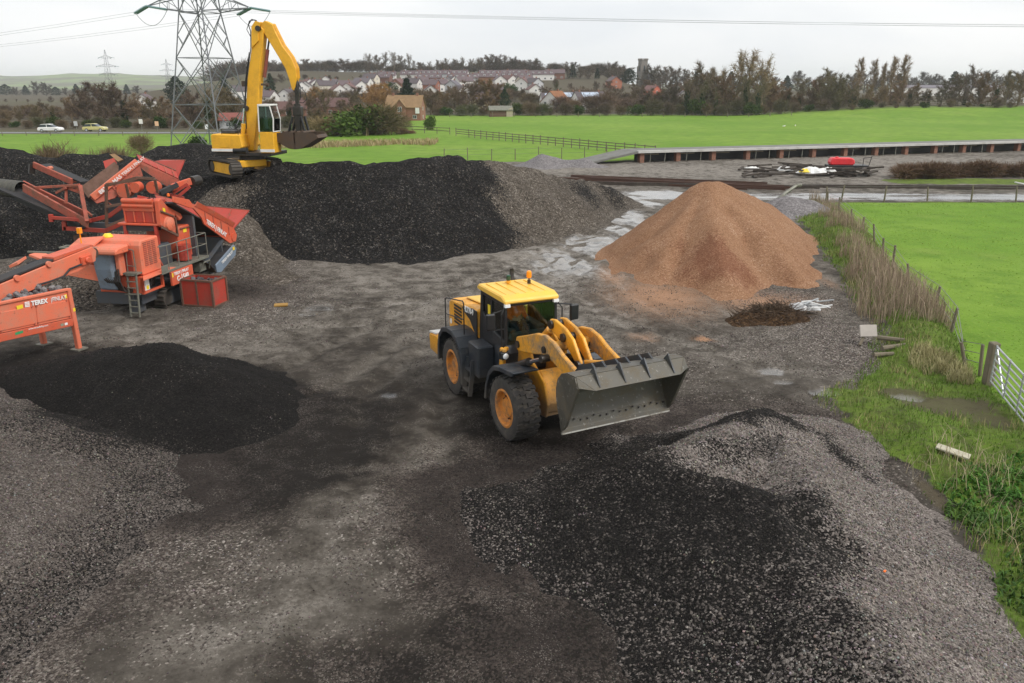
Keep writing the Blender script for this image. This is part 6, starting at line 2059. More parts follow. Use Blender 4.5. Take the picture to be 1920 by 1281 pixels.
row(['bush', 'green', 'bush', 'bush'], [(818, 196), (838, 200), (862, 196), (886, 194), (905, 200), (972, 192), (996, 190), (1018, 192)], 250, '%s bush from the left beside the shed and brick house', 'bushes by the shed', 4, (.9, 1.2), [(.8, .7, .62), (.6, .75, .5), (.9, .75, .66)])
tree('green', A(806, 220, 172).x, 172, A(806, 217, 172).z, 'small lone olive bush at the start of the rail fence', None, .85, (1.2, 1.15, .75))
# left: rows behind the road
G_L = 'trees behind the road on the left'
row(['dense', 'bare', 'dense', 'ivy', 'bare'], [(6, 205), (34, 208), (66, 200), (96, 196), (128, 182), (150, 166), (176, 152), (200, 158), (226, 166), (252, 178), (278, 184), (304, 180), (352, 172), (384, 168), (410, 166), (438, 176), (470, 178), (505, 184), (540, 186)], 205,
    '%s bare brown tree from the left in the row behind the road', G_L, 8, (.95, 1.25), [(1.0, .9, .72), (.9, .85, .62), (.8, .70, .68), (1.1, .92, .74)])
row(['bush', 'green', 'bush'], [(4 + 23 * k, 222 + 5 * math.sin(k * 1.3)) for k in range(25)], 178, '%s hedge bush from the left beside the road', 'roadside hedge', 3, (.95, 1.2), [(.85, .75, .62), (.5, .6, .42), (.7, .6, .55)])
row(['bush'], [(10 + 26 * k, 206 + 6 * math.sin(k * 2.3)) for k in range(20)], 225, '%s dark thicket from the left above the roadside hedge', 'thickets above the roadside hedge', 5, (1.2, 1.6), [(.7, .6, .58), (.8, .7, .6)])
tree('cedar', A(328, 150, 330).x, 330, A(328, 143, 330).z, 'round dark evergreen left of the pylon legs', None, .95)
tree('green', A(362, 262, 112).x, 112, A(362, 254, 112).z, 'dense dark green bush at the foot of the pylon', None, 1.1, (.55, .62, .5))
tree('bush', A(262, 255, 108).x, 108, A(262, 250, 108).z, 'thin twiggy shrub on the grass left of the pylon', None, .95, (1.0, .9, .7))
tree('bush', A(98, 272, 72).x, 72, A(98, 266, 72).z, 'tiny dead shrub on the crest of the left black heap', None, .8, (1.0, .9, .7))
tree('bush', A(192, 280, 76).x, 76, A(192, 272, 76).z, 'small dead shrub between two black heaps at the left', None, .9, (1.0, .9, .7))
tree('conifer', A(505, 140, 360).x, 360, A(505, 138, 360).z, 'dark pointed conifer behind the boom of the crane', None, 1.0)
tree('conifer', A(418, 140, 380).x, 380, A(418, 146, 380).z, 'squat dark conifer on the slope right of the pylon', None, 1.2)
# village hill
row(['bare', 'dense', 'open'], [(436 + 13.2 * k, 122 + 8 * math.sin(k * .9) + (10 if k < 5 else 0)) for k in range(24)], 560, '%s hilltop tree from the left, up to the tall bare group', 'hilltop trees on the left', 14, (.9, 1.2), [(.7, .68, .66), (.62, .62, .6)])
row(['open', 'bare', 'open'], [(690, 100), (706, 103), (722, 99), (738, 98), (752, 104), (766, 102), (830, 116), (852, 112), (868, 108), (884, 110), (902, 108)], 585, '%s tall airy tree from the left on the hill crest', 'airy trees on the crest', 8, (1.0, 1.3), [(.8, .76, .7)])
row(['dense', 'bare', 'open'], [(915, 104), (930, 101), (946, 103), (962, 108), (978, 112), (994, 118), (1010, 116), (1030, 120), (1050, 122)], 590, '%s dark rounded tree from the left on the right part of the crest', 'dark trees on the crest', 8, (1.1, 1.4), [(.6, .55, .56), (.7, .62, .62)])
row(['bare', 'conifer', 'dense', 'dense', 'conifer', 'bare', 'dense', 'cedar', 'dense', 'bare', 'dense'], [(1064, 118), (1074, 122), (1088, 128), (1104, 124), (1120, 128), (1140, 134), (1160, 124), (1180, 128), (1226, 124), (1244, 128), (1262, 126), (1284, 130), (1306, 134)], 505, '%s tree from the left in the dark band round the church tower', 'trees round the church', 12, (1.0, 1.4), [(.75, .7, .68), (.62, .6, .58)])
row(['dense', 'bare', 'bush', 'dense', 'green'], [(560 + 44 * k, 160 + 7 * math.sin(k * 2.7)) for k in range(12)], 395, '%s garden tree from the left among the lower village houses', 'village garden trees', 22, (.7, 1.0), [(.8, .72, .68), (.9, .78, .66), (.55, .65, .45)])
row(['dense', 'bare', 'dense'], [(1070 + 24 * k, 156 + 6 * math.sin(k * 1.9)) for k in range(12)], 400, '%s brown tree from the left below the church', 'trees below the church', 18, (1.1, 1.4), [(.8, .72, .68), (.9, .74, .7)])
row(['dense', 'bare', 'conifer', 'dense', 'bare'], [(1330 + 21 * k, 140 + 6 * math.sin(k * 2.2)) for k in range(29)], 620, '%s distant tree from the left on the right horizon', 'distant trees on the right horizon', 40, (1.1, 1.6), [(.6, .62, .66), (.7, .66, .66)])
row(['cedar', 'dense', 'conifer', 'dense', 'dense'], [(8 + 19 * k, 158 + 6 * math.sin(k * 1.4) + .04 * k * k) for k in range(21)], 760, '%s distant tree from the left below the blue hills', 'distant trees on the left', 50, (1.1, 1.6), [(.6, .62, .66), (.55, .6, .62)])
row(['dense', 'bare'], [(10 + 21 * k, 186 + 5 * math.sin(k * 1.1)) for k in range(9)], 420, '%s far tree from the left edge beyond the pale meadow', 'trees beyond the pale meadow', 14, (1.1, 1.5), [(.75, .68, .68)])

row(['dense', 'bush', 'dense', 'bare'], [(436 + 15 * k, 146 + 7 * math.sin(k * 1.9)) for k in range(24)], 480, '%s dark tree from the left on the upper wooded slope', 'upper slope trees', 25, (1.1, 1.5), [(.62, .58, .56), (.7, .64, .6)])
row(['bush', 'dense'], [(560 + 22 * k, 168 + 5 * math.sin(k * 2.3)) for k in range(30)], 335, '%s brown thicket from the left on the lower slope', 'lower slope thickets', 16, (1.2, 1.6), [(.8, .70, .62), (.72, .64, .6), (.9, .8, .6)])
row(['bush', 'dense', 'bush'], [(700 + 43 * k, 152 + 5 * math.sin(k * 2.9)) for k in range(9)], 440, '%s small garden tree from the left between the terraces', 'trees between the terraces', 10, (.7, .9), [(.66, .6, .58), (.75, .68, .62)])
row(['bush', 'dense'], [(440 + 12 * k, (116 if (k < 23 or 38 < k < 48) else 122) + 5 * math.sin(k * 2.1)) for k in range(62)], 612, '%s dark undergrowth clump from the left along the hill crest', 'undergrowth on the crest', 8, (1.5, 2.0), [(.62, .56, .55), (.55, .52, .5)])
row(['open', 'bare', 'open', 'tall'], [(775 + 15 * k, 113 + 5 * math.sin(k * 1.3)) for k in range(9)], 590, '%s thin tree from the left on the middle of the crest', 'thin crest trees', 8, (1.1, 1.4), [(.75, .7, .66)])
row(['bush', 'dense'], [(6 + 24 * k, 196 + 5 * math.sin(k * 1.7)) for k in range(23)], 262, '%s brown thicket from the left between the road and the pale meadow', 'thickets before the pale meadow', 10, (1.3, 1.7), [(.75, .66, .6), (.85, .76, .58)])
row(['dense', 'bare', 'dense', 'bush'], [(985 + 14 * k, 132 + 6 * math.sin(k * 2.0)) for k in range(14)], 545, '%s brown tree from the left on the slope between crest and church', 'trees between crest and church', 14, (1.2, 1.6), [(.72, .66, .62), (.62, .58, .56)])
# ---------------------------------------------------------------- houses
M_HW = plain('render_white', (0.72, 0.70, 0.66), .8, var=.1, objcol=True)
M_HB = plain('brick_red', (0.26, 0.125, 0.085), .85, var=.25, scale=2, objcol=True)
M_RT = plain('roof_tiles', (0.095, 0.080, 0.082), .8, var=.3, scale=1.2, objcol=True)
M_RM = plain('mossy_tiles', (0.24, 0.15, 0.075), .85, var=.45, scale=.7, objcol=True)
M_PANE = plain('window_pane', (0.05, 0.06, 0.07), .15, var=.2)
M_FRM = plain('window_frame', (0.75, 0.75, 0.73), .5, var=.05)
M_PAN = plain('solar_panel', (0.45, 0.52, 0.62), .15, var=.1)
_win = {}
def win_mesh(w, h):
    k = (round(w, 1), round(h, 1))
    if k not in _win:
        m = MB().b(-w / 2, w / 2, -.06, .0, 0, .09).b(-w / 2, w / 2, -.06, 0, h - .09, h).b(-w / 2, -w / 2 + .09, -.06, 0, .09, h - .09).b(w / 2 - .09, w / 2, -.06, 0, .09, h - .09).b(-.035, .035, -.06, 0, .09, h - .09)
        p = MB().b(-w / 2 + .05, w / 2 - .05, -.03, -.01, .05, h - .05)
        r = []
        for mm, nm, mt in ((m, 'window', M_FRM), (p, 'pane', M_PANE)):
            me = bpy.data.meshes.new(nm)
            me.from_pydata(mm.v, [], mm.f)
            me.materials.append(mt)
            me.update()
            r.append(me)
        _win[k] = r
    return _win[k]
def window(par, x, y, z, w=1.2, h=1.2, rz=0.0):
    me = win_mesh(w, h)
    o = bpy.data.objects.new('window', me[0])
    COL.objects.link(o)
    o.parent = par
    o.location = (x, y, z)
    o.rotation_euler = (0, 0, rz)
    q = bpy.data.objects.new('pane', me[1])
    COL.objects.link(q)
    q.parent = o
    return o
def gable(m, x0, x1, y0, y1, z0, zr, over=.35, axis='x', t=.22):
    """pitched roof slabs over a box; ridge along axis"""
    if axis == 'x':
        ym = (y0 + y1) / 2
        sl = (zr - z0) / (ym - y0)
        for s, ye in ((-1, y0), (1, y1)):
            e = ye + s * over
            ze = z0 - sl * over
            m.prism([(x0 - over, e, ze), (x0 - over, ym, zr), (x0 - over, ym, zr + t), (x0 - over, e, ze + t)], (x1 - x0 + 2 * over, 0, 0))
    else:
        xm = (x0 + x1) / 2
        sl = (zr - z0) / (xm - x0)
        for s, xe in ((-1, x0), (1, x1)):
            e = xe + s * over
            ze = z0 - sl * over
            m.prism([(e, y0 - over, ze), (xm, y0 - over, zr), (xm, y0 - over, zr + t), (e, y0 - over, ze + t)], (0, y1 - y0 + 2 * over, 0))
    return m
def house(px, Y, w, d, hw, hr, rz, wall, roof, wcol, rcol, label, group='village houses', cols=3, floors=2, dormers=0, chim=1, axis='x', name='house', zbase=None, panel=False):
    X = A(px, 180, Y).x
    z = float(terrain_h(np.array([X]), np.array([float(Y)]))[0]) - .3 if zbase is None else zbase
    o = empty(name, (X, Y, z), R(rz), label, 'house', group)
    if name == 'house': o.scale = (.80, .80, .80)
    m = MB().b(-w / 2, w / 2, -d / 2, d / 2, -1.5, hw)
    if axis == 'x':
        for s in (-1, 1):
            m.prism([(s * w / 2, -d / 2, hw), (s * w / 2, d / 2, hw), (s * w / 2, 0, hw + hr)], (-s * .25, 0, 0))
    else:
        for s in (-1, 1):
            m.prism([(-w / 2, s * d / 2, hw), (w / 2, s * d / 2, hw), (0, s * d / 2, hw + hr)], (0, -s * .25, 0))
    wo = m.build('wall', wall, o)
    wo.color = (*wcol, 1)
    m = MB()
    gable(m, -w / 2, w / 2, -d / 2, d / 2, hw, hw + hr, axis=axis)
    ro = m.build('roof', roof, o)
    ro.color = (*rcol, 1)
    for k in range(chim):
        x = -w * .35 + k * w * .7 / max(1, chim - 1) if chim > 1 else w * .3
        m = MB().b(x - .35, x + .35, -.3, .3, hw + hr * .6, hw + hr + .9) if axis == 'x' else MB().b(-.3, .3, x * .5 - .35, x * .5 + .35, hw + hr * .6, hw + hr + .9)
        m.build('chimney', M_HB, ro)
    for f in range(floors):
        for k in range(cols):
            x = -w / 2 + w * (k + .5) / cols
            zz = .9 + f * 2.6
            if zz + 1.2 < hw or axis == 'y':
                window(o, x, -d / 2, zz, min(1.3, w / cols * .5), 1.2)
    if floors:
        for f in range(min(2, floors)):
            window(o, w / 2, 0, .9 + f * 2.6, 1.0, 1.1, math.pi / 2)
            window(o, -w / 2, 0, .9 + f * 2.6, 1.0, 1.1, -math.pi / 2)
    for k in range(dormers):
        x = -w / 2 + w * (k + .5) / dormers
        yd = -d / 2 + d * .12
        m = MB().b(x - .8, x + .8, yd, 0, hw + .1, hw + hr * .72)
        dm = m.build('dormer', M_HW, o)
        dm.color = (.8, .8, .85, 1)
        MB().b(x - .95, x + .95, yd - .15, .2, hw + hr * .72, hw + hr * .72 + .15).build('dormer_roof', M_RT, dm).color = (*rcol, 1)
        window(o, x, yd, hw + .2, 1.1, min(1.1, hr * .45))
    if panel:
        sl = hr / (d / 2)
        MB().prism([(-w * .3, -d * .40, hw + hr * .2 + .3), (-w * .3, -d * .08, hw + hr * .84 + .3), (-w * .3, -d * .08, hw + hr * .84 + .36), (-w * .3, -d * .40, hw + hr * .2 + .36)], (w * .6, 0, 0)).build('solar_panel', M_PAN, ro)
    return o
PURP, DRK, TAN = (1.25, 1.05, 1.10), (.95, .90, .95), (1.6, 1.2, .9)
WH, CRM, GRY = (1, 1, 1), (.9, .85, .75), (.7, .72, .78)
# upper terraces on the hill, left to right (photo x, distance)
up_rows = [(712, 455, 17, 3), (728, 475, 12, 3), (772, 480, 14, 3), (812, 485, 24, 6), (806, 455, 16, 4), (858, 490, 16, 4), (868, 452, 20, 5), (930, 492, 24, 6), (915, 462, 18, 4), (962, 466, 26, 6), (968, 498, 18, 4), (1010, 492, 22, 5), (1040, 500, 14, 0)]
for i, (px, Y, w, dm) in enumerate(up_rows):
    house(px, Y, w, 8, 4.4, 2.5, random.uniform(-10, 10), M_HW if i % 4 else M_HB, M_RT, WH if i % 3 else GRY, PURP, '%s dormered terrace from the left on the village hill' % nth(i + 1), 'hillside terraces', max(2, int(w / 4)), 1, dm, 2)
mid = [(575, 392, M_HW, WH, DRK), (590, 405, M_HW, WH, PURP), (612, 398, M_HW, CRM, DRK), (628, 410, M_HW, WH, DRK), (648, 400, M_HW, WH, PURP), (682, 420, M_HW, WH, (1.3, 1.3, 1.4)), (780, 415, M_HW, GRY, PURP), (810, 400, M_HB, (1.2, 1, 1), PURP), (838, 418, M_HW, WH, DRK), (850, 395, M_HW, GRY, (1.4, 1.5, 1.7)), (870, 425, M_HW, WH, PURP), (1000, 410, M_HW, GRY, DRK), (985, 425, M_HW, CRM, PURP), (1150, 430, M_HB, (1.5, 1.2, 1.1), PURP), (1222, 380, M_HB, (2.0, 1.1, 1.0), (1.7, 1.0, .9)), (1282, 345, M_HW, WH, DRK), (497, 330, M_HW, WH, PURP), (455, 365, M_HW, WH, DRK), (540, 340, M_HW, WH, DRK), (270, 300, M_HW, WH, PURP)]
hr_ = random.Random(77)
for k in range(24):
    mid.append((560 + 19 * k + hr_.uniform(-6, 6), hr_.uniform(362, 445), M_HW if hr_.random() < .8 else M_HB, hr_.choice([WH, WH, CRM]) , hr_.choice([PURP, DRK, (1.5, .9, .8)])))
for i, (px, Y, wl_, wc, rc) in enumerate(sorted(mid, key=lambda q: q[0])):
    house(px, Y, random.uniform(8, 12), 7.5, 4.6, 2.7, random.choice([-20, 75, 35, -60, 85, 100]), wl_, M_RT, wc, rc, '%s house from the left in the lower part of the village' % nth(i + 1), 'lower village houses', 3, 2, 0, 1)
# named houses further to the front
house(1042, 282, 9.5, 8.5, 4.6, 4.2, -38, M_HW, M_RM, WH, (1.0, .66, .55), 'white gabled cottage with red roof behind the hedge', None, 2, 2, 0, 1, axis='y')
house(1030, 318, 8, 7, 4.8, 3.0, 10, M_HW, M_RT, WH, DRK, 'white house with a solar roof left of the long white pair', None, 2, 2, 0, 1, panel=True)
house(1062, 322, 11, 7, 4.8, 3.2, 18, M_HW, M_RT, WH, DRK, 'white house with solar roof in the middle of the white group', None, 3, 2, 0, 1, panel=True)
house(1104, 318, 15, 8, 5.0, 3.4, 24, M_HW, M_RT, WH, DRK, 'long white house with solar roof right of the white group', None, 4, 2, 0, 2, panel=True)
house(530, 250, 17, 8, 2.8, 2.6, 4, M_HB, M_RT, (1, .9, .9), (1.25, .75, .65), 'long low red-roofed building behind the crane grab', None, 4, 1, 0, 0)
house(612, 262, 20, 9, 3.4, 3.0, -4, M_HB, M_RT, (1, .9, .9), (1.2, .74, .66), 'wide red-brown roofed building left of the brick house', None, 4, 1, 0, 0)
house(905, 300, 10, 8, 5.2, 3.2, 12, M_HW, M_RT, (.9, .8, .55), PURP, 'cream house half hidden by brown trees near the shed', None, 3, 2)
house(1255, 300, 12, 7, 3.6, 1.6, 5, M_HW, M_RT, WH, (2.6, 2.4, 2.3), 'low pale building among the trees below the church', None, 3, 1, 0, 0)
house(1775, 560, 90, 20, 9.0, 2.0, 3, M_HW, M_RT, WH, (1.6, 1.7, 1.9), 'very long pale industrial shed on the right horizon', None, 8, 1, 0, 0)
house(1915, 300, 9, 7, 4.6, 3.0, 10, M_HW, M_RT, WH, DRK, 'white house at the right edge behind the hedgerow', None, 2, 2)
house(443, 178, 9, 5, 2.6, 1.6, 6, M_HW, M_RT, GRY, (2.2, .8, .6), 'small shed with orange-red roof beside the pylon legs', None, 2, 1, 0, 0)
# the brick house at the field corner
BH = house(760, 221, 11.5, 8, 4.6, 3.5, -6, M_HB, M_RM, (1, 1, 1), (1, 1, 1), 'brick house with mossy tiled roof at the corner of the fields', None, 3, 2, 0, 2)
m = MB().b(-.8 - 1.7, -.8 + 1.7, -5.2, -4.0, -1, 4.8).prism([(-2.5, -5.2, 4.8), (.9, -5.2, 4.8), (-.8, -5.2, 6.9)], (0, .25, 0))
m.build('gable_bay', M_HB, BH)
m = MB()
gable(m, -2.5, .9, -5.2, -1, 4.8, 6.9, .3, 'y')
m.build('bay_roof', M_RM, BH)
window(BH, -.8, -5.2, 3.1, 1.3, 1.6)
window(BH, -.8, -5.2, .7, 1.4, 1.3)
m = MB().b(4.2, 5.4, -4.6, -4.0, 2.6, 4.4)
m.build('oriel', M_FRM, BH)
# small open shed in the field corner
SH = empty('shed', (A(938, 215, 243).x, 243, 0), R(8), 'small weathered field shed beside the far hedge', 'shed')
MB().b(-3.2, 1.6, -1.6, 1.6, -.2, 1.9).build('shed_body', M_RUSTF, SH)
MB().xz([(1.6, -.2), (1.6, 2.0), (3.4, 2.6), (3.4, -.2)], -1.8, 1.8).build('shed_front', plain('pale_timber', (0.42, 0.36, 0.26), .8), SH)
m = MB()
gable(m, -3.3, 3.3, -1.8, 1.8, 1.9, 2.9, .2)
m.build('roof', M_GALV, SH)
MB().b(3.35, 3.43, -.8, .7, 0, 1.9).build('door_opening', M_BLACK, SH)
# church tower
M_STN = plain('church_stone', (0.20, 0.18, 0.16), .9, var=.25, scale=.8)
TX = A(1204, 150, 520).x
tz = float(terrain_h(np.array([TX]), np.array([520.0]))[0])
CTS = .78
CT = empty('church_tower', (TX, 520, tz - .5), R(20), 'square stone church tower rising above the village trees', 'church')
CT.scale = (.78, .78, 1)
ht = A(1204, 112, 520).z - tz
m = MB().b(-2.9, 2.9, -2.9, 2.9, -1, ht * .55).b(-2.7, 2.7, -2.7, 2.7, ht * .55, ht)
m.build('tower', M_STN, CT)
for s in ((-1, -1), (1, -1), (-1, 1), (1, 1)):
    MB().b(s[0] * 2.5, s[0] * 3.3, s[1] * 2.5, s[1] * 3.3, -1, ht * .8).build('buttress', M_STN, CT)
m = MB().b(-3.0, 3.0, -3.0, 3.0, ht, ht + .35)
m.build('parapet', M_STN, CT)
for k in range(4):
    for i in range(4):
        x = -2.5 + i * 1.67
        p = {0: (x, -2.85), 1: (x, 2.85), 2: (-2.85, x), 3: (2.85, x)}[k]
        MB().box((p[0], p[1], ht + .75), (.7, .7, .8) if i not in (0, 3) else (.55, .55, .8)).build('merlon', M_STN, CT)
for rz_, (x, y) in ((0, (0, -2.72)), (math.pi / 2, (2.72, 0)), (-math.pi / 2, (-2.72, 0))):
    m = MB().xz([(-.55, ht - 6.2), (-.55, ht - 3.6), (0, ht - 2.8), (.55, ht - 3.6), (.55, ht - 6.2)], -.06, .05)
    m.build('belfry_opening', M_PANE, CT, loc=(x, y, 0), rotz=rz_)
m = MB().b(3, 16, -3, 3, -1, 5)
m.build('nave', M_STN, CT)
m = MB()
gable(m, 3, 16, -3, 3, 5, 8.5, .3)
m.build('nave_roof', M_RT, CT).color = (.8, .8, .9, 1)

# ---------------------------------------------------------------- fences
M_POST = paint('weathered_wood', (0.17, 0.14, 0.10), .85, dirt=(0.10, 0.12, 0.06), dirt_amt=.5, scale=4)
M_WIRE2 = plain('fence_wire', (0.22, 0.21, 0.2), .5, .6)
def gz(x, y):
    """ground level under a point"""
    x_, y_ = np.array([float(x)]), np.array([float(y)])
    if poly_sd(x_, y_, YARD_POLY)[0] > 0:
        return float(yard_fields(x_, y_)[0][0])
    return float(terrain_h(x_, y_)[0])
def post_fence(name, label, spots, h, w, wires=(), rails=(), lean=.08, cat='fence', group=None, wr=.012):
    o = empty(name, (spots[0][0], spots[0][1], 0), 0, label, cat, group)
    O = Vector(o.location)
    tops = []
    for (x, y) in spots:
        z = gz(x, y)
        ln = Vector((random.gauss(0, lean), random.gauss(0, lean), 1)).normalized()
        hh = h * random.uniform(.88, 1.1)
        b = Vector((x, y, z - .2))
        MB(O).tube(b, b + ln * (hh + .2), w / 2, w / 2 * .9, n=7).build('post', M_POST, o)
        tops.append((Vector((x, y, z)), ln, h))
    for f in wires:
        for i in range(len(tops) - 1):
            (p, l1, h1), (q, l2, h2) = tops[i], tops[i + 1]
            MB(O).tube(p + l1 * (h1 * f), q + l2 * (h2 * f), wr, n=4).build('wire', M_WIRE2, o)
    for f in rails:
        for i in range(len(tops) - 1):
            (p, l1, h1), (q, l2, h2) = tops[i], tops[i + 1]
            d = Vector((0, -w * .5, 0))
            MB(O).beam(p + Vector((0, 0, h1 * f)) + d, q + Vector((0, 0, h2 * f)) + d, .05, .11).build('rail', M_POST, o)
    return o
vf = [at(1815, 690), at(1782, 625), at(1752, 585), (18.0, 35.2), at(1672, 510), (19.9, 42.2), at(1640, 460), (21.9, 49.6), (22.8, 53.6), (23.5, 57.6), (24.2, 61.6)]
post_fence('wire_fence', 'leaning post and wire fence between the verge and the right field', [(14.95, 24.0)] + vf, 1.05, .12, (.35, .65, .95), lean=.10)
post_fence('wire_fence', 'post and wire fence along the wet road at the right', [(24.6, 63.0), (26.0, 63.6), (29.4, 63.6), (32.9, 63.7), (36.3, 63.6), (39.8, 63.5), (43.4, 63.4), (47, 63.3)], 1.25, .14, (.4, .7, .97), lean=.05)
post_fence('wire_fence', 'row of thin dark posts on the grass behind the stockpile', [(-8.3 + 2.9 * k, 99.4 + .55 * k) for k in range(8)], 1.5, .12, (.5, .9), lean=.03, wr=.015)
pr = [(-10.2, 150.5), (-7.6, 146)] + [(-7.6 + (18.6 + 7.6) * k / 24, 146 - (146 - 106.5) * k / 24) for k in range(1, 25)]
post_fence('rail_fence', 'three-rail timber fence running across the green field', pr, 1.35, .16, (), (.35, .62, .9), lean=.02)
post_fence('rail_fence', 'two-rail timber fence at the corner near the brick house', [(-22 + 2.6 * k, 163 - 2.2 * k) for k in range(5)], 1.3, .15, (), (.5, .9), lean=.02)
post_fence('wire_fence', 'far wire fence along the hedge behind the big field', [(-18 + 6.2 * k, 240 + .1 * k) for k in range(17)], 1.3, .2, (.6,), lean=.03, wr=.03)
post_fence('rail_fence', 'far fence on the rising meadow at the right edge', [(118 + 5 * k, 258 + .3 * k) for k in range(12)], 1.5, .22, (), (.5, .9), lean=.03)
post_fence('wire_fence', 'dark posts along the field edge behind the platform', [(20 + 5.2 * k, 104.5 + 1.56 * k) for k in range(12)], 1.0, .16, (.9,), lean=.06, wr=.015)
post_fence('rail_fence', 'low roadside fence beside the white car', [(-115 + 4.4 * k, 150.5) for k in range(20)], .9, .14, (), (.45, .85), lean=.02)
# ---------------------------------------------------------------- field gate
M_GAL = paint('galvanised_tube', (0.50, 0.52, 0.53), .38, metal=.7, dirt=(0.3, 0.3, 0.28), dirt_amt=.3)
gp, ge = Vector((14.62, 23.05, gz(14.62, 23.05))), Vector((13.75, 19.5, 0.05))
gpo = tag(MB().box((gp.x, gp.y, gp.z + .62), (.26, .26, 1.55)).build('gate_post', M_POST, bevel=.03), 'thick square timber gate post at the corner of the verge', 'post')
G = empty('field_gate', (gp.x - .05, gp.y - .2, 0.05), 0, 'galvanised seven-bar metal field gate standing open at the right edge', 'gate')
O = Vector(G.location)
a0, a1 = Vector((gp.x - .05, gp.y - .22, .22)), Vector((ge.x, ge.y, .10))
hts = [0, .16, .32, .50, .70, .90, 1.10]
for i, h_ in enumerate(hts):
    MB(O).tube(a0 + Vector((0, 0, h_)), a1 + Vector((0, 0, h_)), .026 if i < 6 else .03, n=8).build('bar', M_GAL, G, smooth='auto')
for t in (0, .36, .68, 1):
    p = a0.lerp(a1, t)
    MB(O).tube(p - Vector((0, 0, .05)), p + Vector((0, 0, 1.14)), .028, n=8).build('upright', M_GAL, G, smooth='auto')
MB(O).tube(a0 + Vector((0, 0, 1.1)), a0.lerp(a1, .36) + Vector((0, 0, 0)), .02, n=6).build('brace', M_GAL, G)
MB(O).box(a1 + Vector((0, 0, .75)), (.12, .16, .2)).build('latch', M_GAL, G)
# ---------------------------------------------------------------- platform
M_CONC = paint('weathered_concrete', (0.17, 0.165, 0.155), .85, dirt=(0.10, 0.11, 0.07), dirt_amt=.5, scale=.8)
M_EDGE = paint('pale_edge', (0.50, 0.49, 0.46), .8, dirt=(0.25, 0.23, 0.2), dirt_amt=.5, scale=1)
M_PBRK = paint('platform_brick', (0.24, 0.115, 0.075), .85, dirt=(0.1, 0.07, 0.055), dirt_amt=.5, scale=3)
P0, P1 = Vector((14.9, 97.3, 0)), Vector((86, 119.6, 0))
pd = (P1 - P0).normalized()
pang = math.atan2(pd.y, pd.x)
PL = empty('loading_platform', P0, pang, 'long raised railway platform on brick piers behind the yard', 'platform')
plen = (P1 - P0).length
MB().b(0, plen, .2, 4.0, 1.10, 1.36).build('deck', M_CONC, PL)
MB().b(0, plen, -.25, .2, 1.12, 1.40).build('edge_slab', M_EDGE, PL)
m = MB().xz([(-6.5, -.05), (0, 1.10), (0, 1.36), (-6.5, .15)], -.25, 4.0)
m.build('ramp', M_CONC, PL)
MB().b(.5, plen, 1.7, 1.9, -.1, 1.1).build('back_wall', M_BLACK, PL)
k = 0
x = .4
while x < plen - 1:
    MB().b(x, x + .55, .05, .75, -.1, 1.10).build('brick_pier', M_PBRK, PL)
    MB().b(x + .6, x + 2.6, .35, .45, .86, .98).build('timber_brace', M_POST, PL)
    if k % 3 != 2:
        MB().beam((x + 1.3, .0, 0), (x + 1.42, .1, 1.1), .09, .09).build('prop', M_GALV, PL)
        MB().beam((x + 3.2, -.1, 0), (x + 3.35, .1, 1.1), .09, .09).build('prop', M_GALV, PL)
    x += 4.85
    k += 1
# ---------------------------------------------------------------- rusty rails, sleepers and scrap
M_RAIL = paint('rusty_rail', (0.095, 0.05, 0.036), .75, metal=.2, dirt=(0.15, 0.085, 0.055), dirt_amt=.6, scale=2)
M_SLP = paint('tarred_sleeper', (0.045, 0.035, 0.028), .9, dirt=(0.12, 0.10, 0.08), dirt_amt=.6, scale=2)
def rail_mesh(m, p, q):
    m.beam(p, q, .07, .05).beam(p - Vector((0, 0, .07)), q - Vector((0, 0, .07)), .025, .12).beam(p - Vector((0, 0, .13)), q - Vector((0, 0, .13)), .13, .03)
for k in range(14):
    t = k % 7
    lay = k // 7
    p = Vector((4.0 + .5 * t + random.uniform(-.6, .6) + 1.5 * lay, 80.5 - .55 * t, .18 + .16 * lay))
    q = p + Vector((14.5 + random.uniform(-2, 3), -6.6 + random.uniform(-.3, .3), 0))
    m = MB()
    rail_mesh(m, p, q)
    tag(m.build('steel_rail', M_RAIL), 'rusty steel rail lying in the stack behind the stockpile', 'rail', 'stack of rusty rails')
m = MB().b(-.1, .1, -14, 14, 0, .30)
lw = m.build('kerb_beam', M_SLP, loc=(13.5, 74.2, .0), rot=(0, 0, R(-100)))
tag(lw, 'long dark timber beam lying along the left part of the road edge', 'beam')
lw2 = MB().b(-.15, .15, -26, 26, 0, .34).build('kerb_beam', M_SLP, loc=(52, 71.6, .0), rot=(0, 0, R(-92)))
tag(lw2, 'long dark timber beam lying along the right part of the road edge', 'beam')
sr = random.Random(4)
sl_me = MB().b(-1.3, 1.3, -.13, .13, 0, .15)
proto_sl = None
for k in range(64):
    if k < 52:
        x, y = sr.uniform(24.0, 34.5), sr.uniform(81, 88.5)
        z = .05 + .16 * sr.randint(0, 4 if x > 26.5 else 1)
    else:
        x, y, z = sr.uniform(33, 37), sr.uniform(82, 84), .1 + .16 * (k - 52) / 3
    an = sr.gauss(0, .35) + (-.1 if sr.random() < .7 else 1.2)
    if proto_sl is None:
        proto_sl = sl_me.build('railway_sleeper', M_SLP)
        o = proto_sl
    else:
        o = proto_sl.copy()
        COL.objects.link(o)
    o.location = (x, y, z)
    o.rotation_euler = (sr.gauss(0, .06), sr.gauss(0, .06), an)
    tag(o, 'dark old railway sleeper in the scrap pile before the platform', 'sleeper', 'scrap sleepers')
